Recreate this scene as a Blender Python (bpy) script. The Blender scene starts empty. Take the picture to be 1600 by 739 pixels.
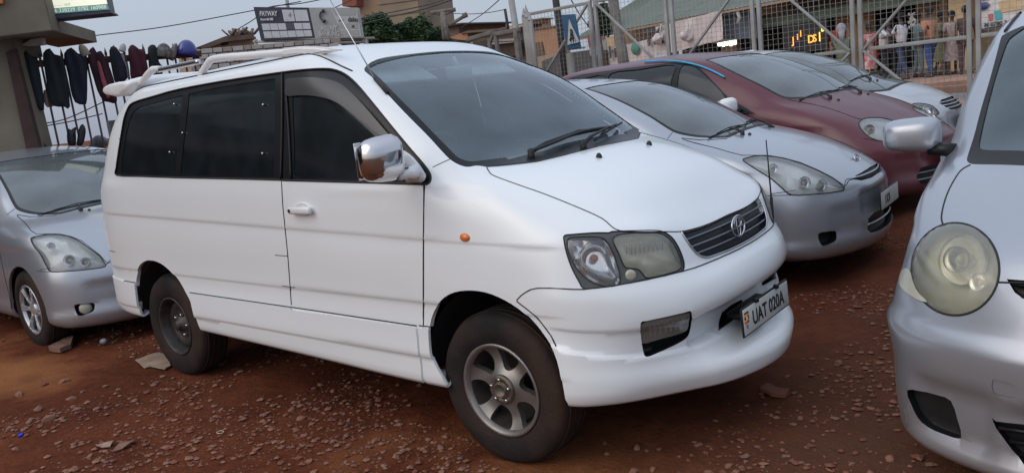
import bpy, bmesh, math, random
import numpy as np
from mathutils import Vector, Matrix, noise
from mathutils.bvhtree import BVHTree
from mathutils.kdtree import KDTree
random.seed(7)
rad = math.radians
SC = bpy.context.scene
COL = SC.collection

# ------------------------------------------------------------------ camera
CAM = Vector((2.1395, -3.1603, 1.54279)); YAW, PIT, ROL, FPX = 2.271945, -0.179309, -0.115658, 1248.735
Fd = Vector((math.cos(PIT)*math.cos(YAW), math.cos(PIT)*math.sin(YAW), math.sin(PIT)))
_r = Fd.cross(Vector((0, 0, 1))).normalized(); _u = _r.cross(Fd)
Rt = math.cos(ROL)*_r + math.sin(ROL)*_u
Up = -math.sin(ROL)*_r + math.cos(ROL)*_u
cd = bpy.data.cameras.new('camera'); cam = bpy.data.objects.new('camera', cd); COL.objects.link(cam)
cam.matrix_world = Matrix(((Rt.x, Up.x, -Fd.x, CAM.x), (Rt.y, Up.y, -Fd.y, CAM.y), (Rt.z, Up.z, -Fd.z, CAM.z), (0, 0, 0, 1)))
cd.sensor_width = 36; cd.sensor_fit = 'HORIZONTAL'; cd.lens = FPX/1600*36
cd.clip_start = 0.05; cd.clip_end = 3000
SC.camera = cam

# ------------------------------------------------------------------ light
SUN_EL, SUN_AZ = rad(38), rad(-112)      # soft light from behind the camera
w = bpy.data.worlds.new('World'); SC.world = w; w.use_nodes = True
nt = w.node_tree; nt.nodes.clear()
out = nt.nodes.new('ShaderNodeOutputWorld'); bg = nt.nodes.new('ShaderNodeBackground'); bg2 = nt.nodes.new('ShaderNodeBackground')
add = nt.nodes.new('ShaderNodeAddShader')
sk = nt.nodes.new('ShaderNodeTexSky'); sk.sky_type = 'NISHITA'; sk.sun_disc = False
sk.sun_elevation = SUN_EL; sk.sun_rotation = math.pi/2 - SUN_AZ; sk.dust_density = 4; sk.air_density = 1.2
bg.inputs['Strength'].default_value = 0.05
nt.links.new(sk.outputs[0], bg.inputs['Color'])
# overcast layer: horizon pale lavender grey, brighter towards the zenith all round
tc = nt.nodes.new('ShaderNodeTexCoord'); sp = nt.nodes.new('ShaderNodeSeparateXYZ')
mr = nt.nodes.new('ShaderNodeMapRange'); mr.inputs[1].default_value = 0.0; mr.inputs[2].default_value = 1.0
mr.inputs[3].default_value = 0.0; mr.inputs[4].default_value = 1.0
cr = nt.nodes.new('ShaderNodeMixRGB'); cr.inputs[1].default_value = (0.50, 0.56, 0.71, 1); cr.inputs[2].default_value = (1.18, 1.30, 1.50, 1)
nt.links.new(tc.outputs['Generated'], sp.inputs[0]); nt.links.new(sp.outputs['Z'], mr.inputs[0])
nt.links.new(mr.outputs[0], cr.inputs[0]); nt.links.new(cr.outputs[0], bg2.inputs['Color'])
bg2.inputs['Strength'].default_value = 0.62
nt.links.new(bg.outputs[0], add.inputs[0]); nt.links.new(bg2.outputs[0], add.inputs[1]); nt.links.new(add.outputs[0], out.inputs[0])
sl = bpy.data.lights.new('sun', 'SUN'); so = bpy.data.objects.new('sun', sl); COL.objects.link(so)
sl.energy = 0.5; sl.angle = rad(60); sl.color = (1.0, 0.98, 0.96)
so.rotation_euler = (math.pi/2 - SUN_EL, 0, SUN_AZ + math.pi/2)
SC.view_settings.view_transform = 'Standard'; SC.view_settings.look = 'None'
SC.view_settings.exposure = 0.0; SC.view_settings.gamma = 1
SC.render.engine = 'CYCLES'

# ------------------------------------------------------------------ helpers
def ray(u, v): return Fd + Rt*((u-800)/FPX) - Up*((v-369.5)/FPX)
def at(u, v, d): return CAM + ray(u, v)*d
def onplane(u, v, co, n):
    r = ray(u, v); n = Vector(n); return CAM + r*((Vector(co)-CAM).dot(n)/r.dot(n))

def tag(o, label=None, cat=None, group=None, kind=None):
    if label: o['label'] = label
    if cat: o['category'] = cat
    if group: o['group'] = group
    if kind: o['kind'] = kind
    return o
def empty(name, loc=(0, 0, 0), rz=0, **k):
    o = bpy.data.objects.new(name, None); COL.objects.link(o); o.location = loc; o.rotation_euler = (0, 0, rz)
    o.empty_display_size = .1
    return tag(o, **k)
def build(name, bm, mat, parent=None, smooth=True, **k):
    me = bpy.data.meshes.new(name)
    bm.to_mesh(me); bm.free()
    for m in (mat if isinstance(mat, (list, tuple)) else [mat]): me.materials.append(m)
    if smooth: me.polygons.foreach_set('use_smooth', [True]*len(me.polygons))
    o = bpy.data.objects.new(name, me); COL.objects.link(o)
    if parent: o.parent = parent
    return tag(o, **k)
def meshobj(name, me, parent=None, **k):
    o = bpy.data.objects.new(name, me); COL.objects.link(o)
    if parent: o.parent = parent
    return tag(o, **k)
def NB(): return bmesh.new()
def sharp(o, ang=35):
    try:
        bm = bmesh.new(); bm.from_mesh(o.data)
        for e in bm.edges:
            if len(e.link_faces) == 2 and e.calc_face_angle(0) > rad(ang): e.smooth = False
        bm.to_mesh(o.data); bm.free()
    except Exception as ex: print('sharp', ex)
    return o
def frame(d):
    d = d.normalized(); a = Vector((0, 0, 1)) if abs(d.z) < .9 else Vector((1, 0, 0))
    x = d.cross(a).normalized(); return x, d.cross(x).normalized()
def add_tube(bm, pts, r, n=6, closed=False, caps=True):
    pts = [Vector(p) for p in pts]; m = len(pts); rs = r if isinstance(r, (list, tuple)) else [r]*m
    rings = []; x = None
    for i, p in enumerate(pts):
        a = pts[(i-1) % m] if (closed or i > 0) else p; b = pts[(i+1) % m] if (closed or i < m-1) else p
        d = (b-a)
        if d.length < 1e-9: d = Vector((0, 0, 1))
        d.normalize()
        if x is None: x, y = frame(d)
        else:
            x = (x - d*x.dot(d))
            if x.length < 1e-6: x, y = frame(d)
            x.normalize(); y = d.cross(x)
        rings.append([bm.verts.new(p + (x*math.cos(t)+y*math.sin(t))*rs[i]) for t in [2*math.pi*k/n for k in range(n)]])
    for i in range(m if closed else m-1):
        A, B = rings[i], rings[(i+1) % m]
        for k in range(n):
            try: bm.faces.new((A[k], A[(k+1) % n], B[(k+1) % n], B[k]))
            except ValueError: pass
    if caps and not closed:
        try: bm.faces.new(rings[0][::-1]); bm.faces.new(rings[-1])
        except ValueError: pass
def add_box(bm, c, s, rot=None, bevel=0):
    c = Vector(c); vs = []
    R = rot if rot else Matrix.Identity(3)
    for i in (-1, 1):
        for j in (-1, 1):
            for k in (-1, 1): vs.append(bm.verts.new(c + R @ Vector((i*s[0]/2, j*s[1]/2, k*s[2]/2))))
    fs = [bm.faces.new([vs[a] for a in q]) for q in ((0, 1, 3, 2), (4, 6, 7, 5), (0, 4, 5, 1), (2, 3, 7, 6), (0, 2, 6, 4), (1, 5, 7, 3))]
    if bevel:
        es = list({e for f in fs for e in f.edges})
        bmesh.ops.bevel(bm, geom=es, offset=bevel, segments=2, affect='EDGES', profile=.5)
def bar_rot(a, b, up=Vector((0, 0, 1))):
    d = (b-a).normalized(); y = up.cross(d)
    if y.length < 1e-5: y = Vector((0, 1, 0))
    y.normalize(); z = d.cross(y)
    return Matrix((d, y, z)).transposed()
def add_bar(bm, a, b, wy, wz, bevel=0, up=Vector((0, 0, 1))):
    a, b = Vector(a), Vector(b); add_box(bm, (a+b)/2, ((b-a).length, wy, wz), bar_rot(a, b, up), bevel)
def add_lathe(bm, prof, n=32, M=None, close=False):
    """prof: (r, h) pairs; axis local z"""
    M = M or Matrix.Identity(4); rings = []
    for r, h in prof:
        if r < 1e-6: rings.append([bm.verts.new(M @ Vector((0, 0, h)))])
        else: rings.append([bm.verts.new(M @ Vector((r*math.cos(2*math.pi*k/n), r*math.sin(2*math.pi*k/n), h))) for k in range(n)])
    for A, B in zip(rings, rings[1:]):
        for k in range(n):
            a = [A[0]] if len(A) == 1 else [A[k], A[(k+1) % n]]; b = [B[0]] if len(B) == 1 else [B[(k+1) % n], B[k]]
            if len(a)+len(b) > 2:
                try: bm.faces.new(a+b)
                except ValueError: pass
def add_prism(bm, poly, ex):
    """poly: list of 3D points; extruded by vector ex"""
    ex = Vector(ex); A = [bm.verts.new(Vector(p)) for p in poly]; B = [bm.verts.new(Vector(p)+ex) for p in poly]
    n = len(A)
    bm.faces.new(A[::-1]); bm.faces.new(B)
    for i in range(n): bm.faces.new((A[i], A[(i+1) % n], B[(i+1) % n], B[i]))
    bmesh.ops.recalc_face_normals(bm, faces=bm.faces[:])
def crspline(P, n, closed=True):
    """catmull-rom through P"""
    P = [Vector(p) for p in P]; m = len(P); o = []
    for i in range(m if closed else m-1):
        p0 = P[(i-1) % m] if closed or i > 0 else P[i]; p1 = P[i]; p2 = P[(i+1) % m]
        p3 = P[(i+2) % m] if closed or i+2 < m else p2
        for k in range(n):
            t = k/n; o.append(.5*((2*p1)+(p2-p0)*t+(2*p0-5*p1+4*p2-p3)*t*t+(3*p1-p0-3*p2+p3)*t**3))
    if not closed: o.append(P[-1])
    return o
def dens(P, step, closed=True):
    P = [Vector(p) for p in P]; o = []; m = len(P)
    for i in range(m if closed else m-1):
        a, b = P[i], P[(i+1) % m]; n = max(1, int(math.ceil((b-a).length/step)))
        for k in range(n): o.append(a.lerp(b, k/n))
    if not closed: o.append(P[-1])
    return o
def text(name, s, size, mat, M, parent, align='LEFT', bold=0.0, extr=0.001, xs=1.0, **k):
    cu = bpy.data.curves.new('t', 'FONT'); cu.body = s; cu.size = size; cu.align_x = align; cu.extrude = extr; cu.offset = bold
    cu.resolution_u = 3
    o = bpy.data.objects.new('t', cu); COL.objects.link(o)
    me = bpy.data.meshes.new_from_object(o); bpy.data.objects.remove(o); bpy.data.curves.remove(cu)
    me.transform(M @ Matrix.Diagonal((xs, 1, 1, 1)))
    me.materials.clear(); me.materials.append(mat); me.name = name
    return meshobj(name, me, parent, **k)

# ------------------------------------------------------------------ materials
def N(nt, t, **k):
    n = nt.nodes.new(t)
    for a, b in k.items(): setattr(n, a, b)
    return n
def mat(name, col, rough=.6, metal=0, spec=.5, var=.12, vscale=6, bump=0, bscale=80, coat=0, coatr=.1, emis=None, es=1, trans=0, col2=None, detail=5, sheen=0, coord='Object', crough=None):
    m = bpy.data.materials.new(name); m.use_nodes = True; nt = m.node_tree; b = nt.nodes['Principled BSDF']
    L = nt.links.new
    tcn = N(nt, 'ShaderNodeTexCoord')
    nz = N(nt, 'ShaderNodeTexNoise'); nz.inputs['Scale'].default_value = vscale; nz.inputs['Detail'].default_value = detail
    L(tcn.outputs[coord], nz.inputs['Vector'])
    mx = N(nt, 'ShaderNodeMixRGB'); c = list(col)[:3]
    if col2 is None: c1 = [x*(1-var) for x in c]; c2 = [min(1, x*(1+var)) for x in c]
    else: c1, c2 = c, list(col2)[:3]
    mx.inputs[1].default_value = (*c1, 1); mx.inputs[2].default_value = (*c2, 1)
    rp = N(nt, 'ShaderNodeMapRange'); rp.inputs[1].default_value = .32; rp.inputs[2].default_value = .68
    L(nz.outputs['Fac'], rp.inputs[0]); L(rp.outputs[0], mx.inputs[0]); L(mx.outputs[0], b.inputs['Base Color'])
    b.inputs['Metallic'].default_value = metal; b.inputs['Specular IOR Level'].default_value = spec
    if crough:
        r2 = N(nt, 'ShaderNodeMapRange'); r2.inputs[1].default_value = .3; r2.inputs[2].default_value = .7
        r2.inputs[3].default_value = rough; r2.inputs[4].default_value = crough; L(nz.outputs['Fac'], r2.inputs[0]); L(r2.outputs[0], b.inputs['Roughness'])
    else: b.inputs['Roughness'].default_value = rough
    b.inputs['Coat Weight'].default_value = coat; b.inputs['Coat Roughness'].default_value = coatr
    b.inputs['Transmission Weight'].default_value = trans
    if emis: b.inputs['Emission Color'].default_value = (*emis, 1); b.inputs['Emission Strength'].default_value = es
    if bump:
        n2 = N(nt, 'ShaderNodeTexNoise'); n2.inputs['Scale'].default_value = bscale; n2.inputs['Detail'].default_value = 4
        L(tcn.outputs[coord], n2.inputs['Vector'])
        bp = N(nt, 'ShaderNodeBump'); bp.inputs['Strength'].default_value = bump; bp.inputs['Distance'].default_value = .01
        L(n2.outputs['Fac'], bp.inputs['Height']); L(bp.outputs[0], b.inputs['Normal'])
    return m
def paint(name, col, metal=0, rough=.35, coat=.7, dust=(.30, .21, .16), low=.42, dustamt=.5, flake=0):
    """car paint with road dust thickening towards the sills"""
    m = bpy.data.materials.new(name); m.use_nodes = True; nt = m.node_tree; b = nt.nodes['Principled BSDF']; L = nt.links.new
    tcn = N(nt, 'ShaderNodeTexCoord'); sx = N(nt, 'ShaderNodeSeparateXYZ'); L(tcn.outputs['Object'], sx.inputs[0])
    nz = N(nt, 'ShaderNodeTexNoise'); nz.inputs['Scale'].default_value = 3.5; nz.inputs['Detail'].default_value = 8; nz.inputs['Roughness'].default_value = .65
    L(tcn.outputs['Object'], nz.inputs['Vector'])
    a = N(nt, 'ShaderNodeMapRange'); a.inputs[1].default_value = low+.25; a.inputs[2].default_value = low-.2; a.inputs[3].default_value = 0; a.inputs[4].default_value = 1
    L(sx.outputs['Z'], a.inputs[0])
    mu = N(nt, 'ShaderNodeMath', operation='MULTIPLY'); L(a.outputs[0], mu.inputs[0]); L(nz.outputs['Fac'], mu.inputs[1])
    # thin overall film
    n2 = N(nt, 'ShaderNodeTexNoise'); n2.inputs['Scale'].default_value = 1.3; n2.inputs['Detail'].default_value = 6; L(tcn.outputs['Object'], n2.inputs['Vector'])
    r2 = N(nt, 'ShaderNodeMapRange'); r2.inputs[1].default_value = .35; r2.inputs[2].default_value = .8; r2.inputs[3].default_value = .01; r2.inputs[4].default_value = .08
    L(n2.outputs['Fac'], r2.inputs[0])
    ad = N(nt, 'ShaderNodeMath', operation='MULTIPLY_ADD'); ad.inputs[1].default_value = dustamt; L(mu.outputs[0], ad.inputs[0]); L(r2.outputs[0], ad.inputs[2]); ad.use_clamp = True
    mx = N(nt, 'ShaderNodeMixRGB'); mx.inputs[1].default_value = (*col, 1); mx.inputs[2].default_value = (*dust, 1)
    L(ad.outputs[0], mx.inputs[0]); L(mx.outputs[0], b.inputs['Base Color'])
    b.inputs['Metallic'].default_value = metal
    rr = N(nt, 'ShaderNodeMath', operation='MULTIPLY_ADD'); rr.inputs[1].default_value = .6; rr.inputs[2].default_value = rough; rr.use_clamp = True
    L(ad.outputs[0], rr.inputs[0]); L(rr.outputs[0], b.inputs['Roughness'])
    b.inputs['Coat Weight'].default_value = coat
    r3 = N(nt, 'ShaderNodeMath', operation='MULTIPLY_ADD'); r3.inputs[1].default_value = .8; r3.inputs[2].default_value = .08; L(ad.outputs[0], r3.inputs[0])
    L(r3.outputs[0], b.inputs['Coat Roughness'])
    # very faint panel waviness
    n4 = N(nt, 'ShaderNodeTexNoise'); n4.inputs['Scale'].default_value = 2.2; n4.inputs['Detail'].default_value = 2; L(tcn.outputs['Object'], n4.inputs['Vector'])
    bp = N(nt, 'ShaderNodeBump'); bp.inputs['Strength'].default_value = .25; bp.inputs['Distance'].default_value = .012
    L(n4.outputs['Fac'], bp.inputs['Height']); L(bp.outputs[0], b.inputs['Normal'])
    return m
def glassmat(name, tint=(.5, .55, .58), dust_veil=.25, dust_veil_col=(.42, .43, .43), rough=.04, see=.5):
    """thin glass: see-through share, sky reflection, film of dust and painted sky veil"""
    m = bpy.data.materials.new(name); m.use_nodes = True; nt = m.node_tree; nt.nodes.clear(); L = nt.links.new
    o = N(nt, 'ShaderNodeOutputMaterial'); tr = N(nt, 'ShaderNodeBsdfTransparent'); tr.inputs[0].default_value = (*[t*see for t in tint], 1)
    gl = N(nt, 'ShaderNodeBsdfGlossy'); gl.inputs['Roughness'].default_value = rough; gl.inputs['Color'].default_value = (.95, .97, 1, 1)
    fr = N(nt, 'ShaderNodeFresnel'); fr.inputs[0].default_value = 1.6
    df = N(nt, 'ShaderNodeBsdfDiffuse'); df.inputs[0].default_value = (*dust_veil_col, 1)
    tcn = N(nt, 'ShaderNodeTexCoord'); nz = N(nt, 'ShaderNodeTexNoise'); nz.inputs['Scale'].default_value = 3; nz.inputs['Detail'].default_value = 7
    L(tcn.outputs['Object'], nz.inputs['Vector'])
    rp = N(nt, 'ShaderNodeMapRange'); rp.inputs[1].default_value = .3; rp.inputs[2].default_value = .75; rp.inputs[3].default_value = dust_veil*.7; rp.inputs[4].default_value = min(1, dust_veil*1.35)
    L(nz.outputs['Fac'], rp.inputs[0])
    m1 = N(nt, 'ShaderNodeMixShader'); L(rp.outputs[0], m1.inputs[0]); L(tr.outputs[0], m1.inputs[1]); L(df.outputs[0], m1.inputs[2])
    m2 = N(nt, 'ShaderNodeMixShader'); L(fr.outputs[0], m2.inputs[0]); L(m1.outputs[0], m2.inputs[1]); L(gl.outputs[0], m2.inputs[2])
    L(m2.outputs[0], o.inputs[0])
    return m
M = {}
M['white'] = paint('white_paint', (.80, .835, .85), rough=.28, coat=.6, low=.30, dustamt=.35, dust=(.42, .33, .27))
M['whitetrim'] = mat('white_plastic', (.76, .76, .76), .4, coat=.3, var=.04)
M['silver'] = paint('silver_paint', (.38, .41, .46), metal=.55, rough=.30, coat=.9, low=.32)
M['silver2'] = paint('pale_silver_paint', (.48, .51, .55), metal=.35, rough=.34, coat=.7, low=.3)
M['maroon'] = paint('maroon_paint', (.085, .003, .014), metal=0, rough=.35, coat=.28, low=.3, dust=(.30, .20, .20), dustamt=.4)
M['black'] = mat('black_plastic', (.008, .009, .011), .35, spec=.3, var=.2)
M['rubber'] = mat('rubber', (.012, .012, .013), .6, var=.2)
M['tyre'] = mat('tyre_rubber', (.009, .009, .010), .8, spec=.3, col2=(.045, .026, .018), vscale=4, detail=8, bump=.3, bscale=60)
M['alloy'] = mat('alloy_metal', (.33, .32, .31), .42, metal=.75, col2=(.22, .19, .17), vscale=9)
M['alloy2'] = mat('bright_alloy', (.55, .56, .58), .35, metal=.7, var=.15)
M['steelblack'] = mat('black_steel', (.02, .02, .022), .5, metal=.2, col2=(.07, .055, .045), vscale=12)
M['chrome'] = mat('chrome', (.58, .57, .58), .09, metal=1, var=.03)
M['chromedull'] = mat('dull_chrome', (.55, .56, .58), .25, metal=1, var=.06)
M['tint'] = mat('tinted_glass', (.010, .014, .017), .05, spec=.5, var=.3, crough=.12)
M['tint2'] = mat('dark_glass', (.02, .024, .028), .06, spec=.5, var=.3, crough=.2)
M['visor'] = glassmat('smoked_visor', (.30, .28, .28), dust_veil=.35, dust_veil_col=(.06, .055, .06), see=.3, rough=.3)
M['screen'] = glassmat('windscreen_glass', (.75, .88, .92), dust_veil=.25, dust_veil_col=(.25, .36, .42), see=1.0)  # blue-grey film colour also stands in for the sky's veil on the glass
M['screen2'] = glassmat('dusty_windscreen_glass', (.6, .7, .72), dust_veil=.35, dust_veil_col=(.32, .37, .38), see=.45)
M['lens'] = glassmat('clear_lens', (.95, .95, .95), dust_veil=.06, dust_veil_col=(.6, .6, .55), see=.97)
M['lensold'] = glassmat('yellowed_lens', (.9, .88, .75), dust_veil=.22, dust_veil_col=(.60, .61, .54), see=.98, rough=.12)
M['interior'] = mat('grey_cabin_cloth', (.30, .32, .33), .9)
M['interiord'] = mat('dark_cabin_plastic', (.05, .055, .06), .8)
M['amber'] = mat('amber_lens', (.75, .20, .04), .25, coat=.6)
M['under'] = mat('dark_underbody', (.012, .011, .011), .9)
M['plate'] = mat('plate_white', (.52, .54, .52), .5, var=.08)
M['inkblack'] = mat('ink_black', (.01, .01, .01), .6)
M['inkwhite'] = mat('ink_white', (.8, .8, .8), .6)
M['cyan'] = mat('cyan_trim', (.04, .38, .62), .4)

# ------------------------------------------------------------------ ring-lofted shells and cutting
def pchip(t, Y, tq):
    t = np.asarray(t, float); Y = np.asarray(Y, float); h = np.diff(t); d = np.diff(Y, axis=0)/h[:, None]
    m = np.zeros_like(Y); m[0] = d[0]; m[-1] = d[-1]
    w1 = (2*h[1:]+h[:-1])[:, None]; w2 = (h[1:]+2*h[:-1])[:, None]
    same = (d[:-1]*d[1:]) > 0
    with np.errstate(divide='ignore', invalid='ignore'):
        hm = (w1+w2)/(w1/d[:-1]+w2/d[1:])
    # softened: part harmonic, part plain average, so that surfaces stay round
    av = (d[:-1]*h[1:, None]+d[1:]*h[:-1, None])/(h[1:]+h[:-1])[:, None]
    hm = np.where(same, np.nan_to_num(hm), 0)
    lim = 3*np.minimum(np.abs(d[:-1]), np.abs(d[1:]))
    av = np.where(same, np.sign(av)*np.minimum(np.abs(av), lim), av*.35)
    m[1:-1] = .3*hm+.7*av
    i = np.clip(np.searchsorted(t, tq, side='right')-1, 0, len(t)-2)
    s = ((tq-t[i])/h[i])[:, None]; H = h[i][:, None]
    return ((1+2*s)*(1-s)**2)*Y[i]+s*(1-s)**2*H*m[i]+s*s*(3-2*s)*Y[i+1]+s*s*(s-1)*H*m[i+1]

def ring_shell(rows, step=.03, smooth=3):
    """rows: rings bottom to top, each a half ring of (x, half width, z) from rear centre to front centre"""
    R = []
    for r in rows:
        a = [(x, -y, z) for x, y, z in r]; b = [(x, y, z) for x, y, z in r[-2:0:-1]]
        R.append(a+b)
    A = np.array(R, float); nr, nc = A.shape[:2]
    X = np.concatenate([A[:, -3:], A, A[:, :4]], axis=1)
    seg = np.linalg.norm(np.diff(X, axis=1), axis=2).mean(axis=0)+1e-3
    seg = seg**.8
    t = np.concatenate([[0], np.cumsum(seg)]); t -= t[3]
    ln = np.linalg.norm(np.diff(X, axis=1), axis=2).max(axis=0)
    tq = []
    for k in range(nc):
        n = max(2, int(math.ceil(ln[3+k]/step))); tq += list(t[3+k]+(t[4+k]-t[3+k])*np.arange(n)/n)
    tq = np.array(tq)
    B = np.array([pchip(t, X[i], tq) for i in range(nr)])
    segv = np.linalg.norm(np.diff(B, axis=0), axis=2); mv = segv.mean(axis=1)+1e-3; mv = mv**.8
    tv = np.concatenate([[0], np.cumsum(mv)]); tvq = []
    lv = np.percentile(segv, 85, axis=1)
    for k in range(nr-1):
        n = max(2, int(math.ceil(lv[k]/step))); tvq += list(tv[k]+(tv[k+1]-tv[k])*np.arange(n)/n)
    tvq.append(tv[-1]); tvq = np.array(tvq)
    G = np.zeros((len(tvq), len(tq), 3))
    for c in range(3): G[:, :, c] = pchip(tv, B[:, :, c], tvq)
    for _ in range(smooth):
        g = G.copy(); g[1:-1] = .5*G[1:-1]+.25*(G[2:]+G[:-2]); G = .5*g+.25*(np.roll(g, 1, 1)+np.roll(g, -1, 1))
    bm = bmesh.new(); nv, nu = G.shape[:2]
    V = [[bm.verts.new(G[i, j]) for j in range(nu)] for i in range(nv)]
    for i in range(nv-1):
        for j in range(nu): bm.faces.new((V[i][j], V[i][(j+1) % nu], V[i+1][(j+1) % nu], V[i+1][j]))
    bmesh.ops.remove_doubles(bm, verts=V[-1], dist=.004)
    bmesh.ops.recalc_face_normals(bm, faces=bm.faces[:])
    return bm

KD = None; KN = []
def snorm(p):
    n = Vector()
    for co, i, d in KD.find_n(p, 4): n += KN[i]/(d+.004)
    return n.normalized()
def inpoly(x, y, P):
    c = False; j = len(P)-1
    for i in range(len(P)):
        xi, yi = P[i]; xj, yj = P[j]
        if (yi > y) != (yj > y) and x < (xj-xi)*(y-yi)/(yj-yi)+xi: c = not c
        j = i
    return c

class Car:
    def __init__(s, rows, loc, rz, step=.03, smooth=3, relief=None, creases=None, **k):
        s.root = empty(k.pop('name'), loc, rz, **k)
        s.M = Matrix.Translation(loc) @ Matrix.Rotation(rz, 4, 'Z'); s.I = s.M.inverted(); s.I3 = s.I.to_3x3()
        s.bm = ring_shell(rows, step, smooth)
        for co, no, flt in (creases or ()):
            fs = [f for f in s.bm.faces if flt(f.verts[0].co)]; es = list({e for f in fs for e in f.edges}); vs = list({v for f in fs for v in f.verts})
            bmesh.ops.bisect_plane(s.bm, geom=fs+es+vs, dist=1e-4, plane_co=co, plane_no=Vector(no).normalized())
        if relief:
            for v in s.bm.verts: v.co += relief(v.co)
        s.bm.normal_update()
        s.bvh = BVHTree.FromBMesh(s.bm); s.body = s.bm; s.shell0 = s.bm.copy()
        s.seams = NB()
        global KD, KN
        KD = KDTree(len(s.bm.verts)); KN = [v.normal.copy() for v in s.bm.verts]
        for i, v in enumerate(s.bm.verts): KD.insert(v.co, i)
        KD.balance()
    def px(s, u, v, fallback=None):
        o = s.I @ CAM; d = (s.I3 @ ray(u, v)).normalized()
        h, n, i, ds = s.bvh.ray_cast(o, d)
        if h is None:
            h, n, i, ds = s.bvh.find_nearest(o+d*(((Vector((0, 0, .8))-o).dot(d)) if fallback is None else fallback))
        return h
    def pxl(s, L, n=4, closed=True, spl=True):
        """pixel loop -> loop on the shell"""
        P = [Vector((a, b, 0)) for a, b in L]
        if spl: P = crspline(P, n, closed)
        else: P = dens(P, 8, closed)
        return [s.px(p.x, p.y) for p in P]
    def cast(s, o, d):
        h, n, i, ds = s.bvh.ray_cast(Vector(o), Vector(d).normalized())
        if h is None: h, n, i, ds = s.bvh.find_nearest(Vector(o)+Vector(d).normalized()*1.5)
        return h
    def sidel(s, L, n=4, closed=True, spl=True, sgn=-1):
        P = [Vector((a, b, 0)) for a, b in L]
        P = crspline(P, n, closed) if spl else dens(P, .03, closed)
        return [s.cast((p.x, sgn*3, p.y), (0, -sgn, 0)) for p in P]
    def nrm(s, p): return s.bvh.find_nearest(p)[1]
    def lift(s, L, d): return [p+s.nrm(p)*d for p in L]

def mir(L): return [Vector((p.x, -p.y, p.z)) for p in L]
def mird(d): return Vector((d[0], -d[1], d[2]))

def cut(bm, loop, d, face=.15, ysign=0):
    d = Vector(d).normalized(); e1, e2 = frame(d)
    P = [(p.dot(e1), p.dot(e2)) for p in loop]; dep = [p.dot(d) for p in loop]
    x0, x1 = min(p[0] for p in P)-.01, max(p[0] for p in P)+.01; y0, y1 = min(p[1] for p in P)-.01, max(p[1] for p in P)+.01
    z0, z1 = min(dep)-.35, max(dep)+.35
    def bb(f):
        a = [v.co.dot(e1) for v in f.verts]; b = [v.co.dot(e2) for v in f.verts]
        return min(a), max(a), min(b), max(b)
    reg = {}
    for f in bm.faces:
        if f.normal.dot(d) > face: continue
        c = f.verts[0].co
        if z0-.05 < c.dot(d) < z1+.05 and x0-.1 < c.dot(e1) < x1+.1 and y0-.1 < c.dot(e2) < y1+.1 and c.y*ysign >= -1e-5:
            q = bb(f)
            if q[1] > x0 and q[0] < x1 and q[3] > y0 and q[2] < y1: reg[f] = q
    n = len(loop)
    for i in range(n):
        a, b = P[i], P[(i+1) % n]
        if abs(a[0]-b[0])+abs(a[1]-b[1]) < 1e-6: continue
        u0, u1 = min(a[0], b[0])-1e-4, max(a[0], b[0])+1e-4; w0, w1 = min(a[1], b[1])-1e-4, max(a[1], b[1])+1e-4
        cand = [f for f, q in reg.items() if f.is_valid and q[1] > u0 and q[0] < u1 and q[3] > w0 and q[2] < w1]
        if not cand: continue
        no = (loop[(i+1) % n]-loop[i]).cross(d)
        if no.length < 1e-9: continue
        es = list({e for f in cand for e in f.edges}); vs = list({v for f in cand for v in f.verts})
        for f in cand: reg.pop(f, None)
        r = bmesh.ops.bisect_plane(bm, geom=cand+es+vs, dist=2e-5, plane_co=loop[i], plane_no=no.normalized())
        for g in r['geom']:
            if isinstance(g, bmesh.types.BMFace) and g.is_valid: reg[g] = bb(g)
    out_ = []
    for f in reg:
        if not f.is_valid: continue
        c = f.calc_center_median()
        if c.y*ysign < 0: continue
        if inpoly(c.dot(e1), c.dot(e2), P): out_.append(f)
    return out_

def take(bm, loop, d, remove=True, offset=0, rim=0, push=0, face=.15, ysign=0):
    """cut the loop out of bm; return it as a bmesh of its own"""
    fs = cut(bm, loop, d, face, ysign)
    nb = bmesh.new(); mp = {}
    for f in fs:
        for v in f.verts:
            if v not in mp: mp[v] = nb.verts.new(v.co + (snorm(v.co)*offset if offset else Vector()) + Vector(d).normalized()*push)
        try: nb.faces.new([mp[v] for v in f.verts])
        except ValueError: pass
    if remove: bmesh.ops.delete(bm, geom=fs, context='FACES')
    bmesh.ops.remove_doubles(nb, verts=nb.verts[:], dist=.0006); nb.normal_update()
    if rim: rimit(nb, rim)
    return nb
def rimit(nb, rim, dirv=None):
    nb.normal_update()
    be = [e for e in nb.edges if e.is_boundary]
    nr = {v: (snorm(v.co) if dirv is None else v.normal.copy()) for e in be for v in e.verts}
    for e in be: e.smooth = False
    r = bmesh.ops.extrude_edge_only(nb, edges=be)
    for e in be: e.smooth = False
    nv = [g for g in r['geom'] if isinstance(g, bmesh.types.BMVert)]
    old = list(nr.keys())
    for v in nv:
        k = min((e.other_vert(v) for e in v.link_edges if e.other_vert(v) in nr), key=lambda q: (q.co-v.co).length, default=None)
        n = nr[k] if k else Vector((0, 0, 1))
        v.co = v.co + (dirv if dirv is not None else -n)*rim
    nb.normal_update()

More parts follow.
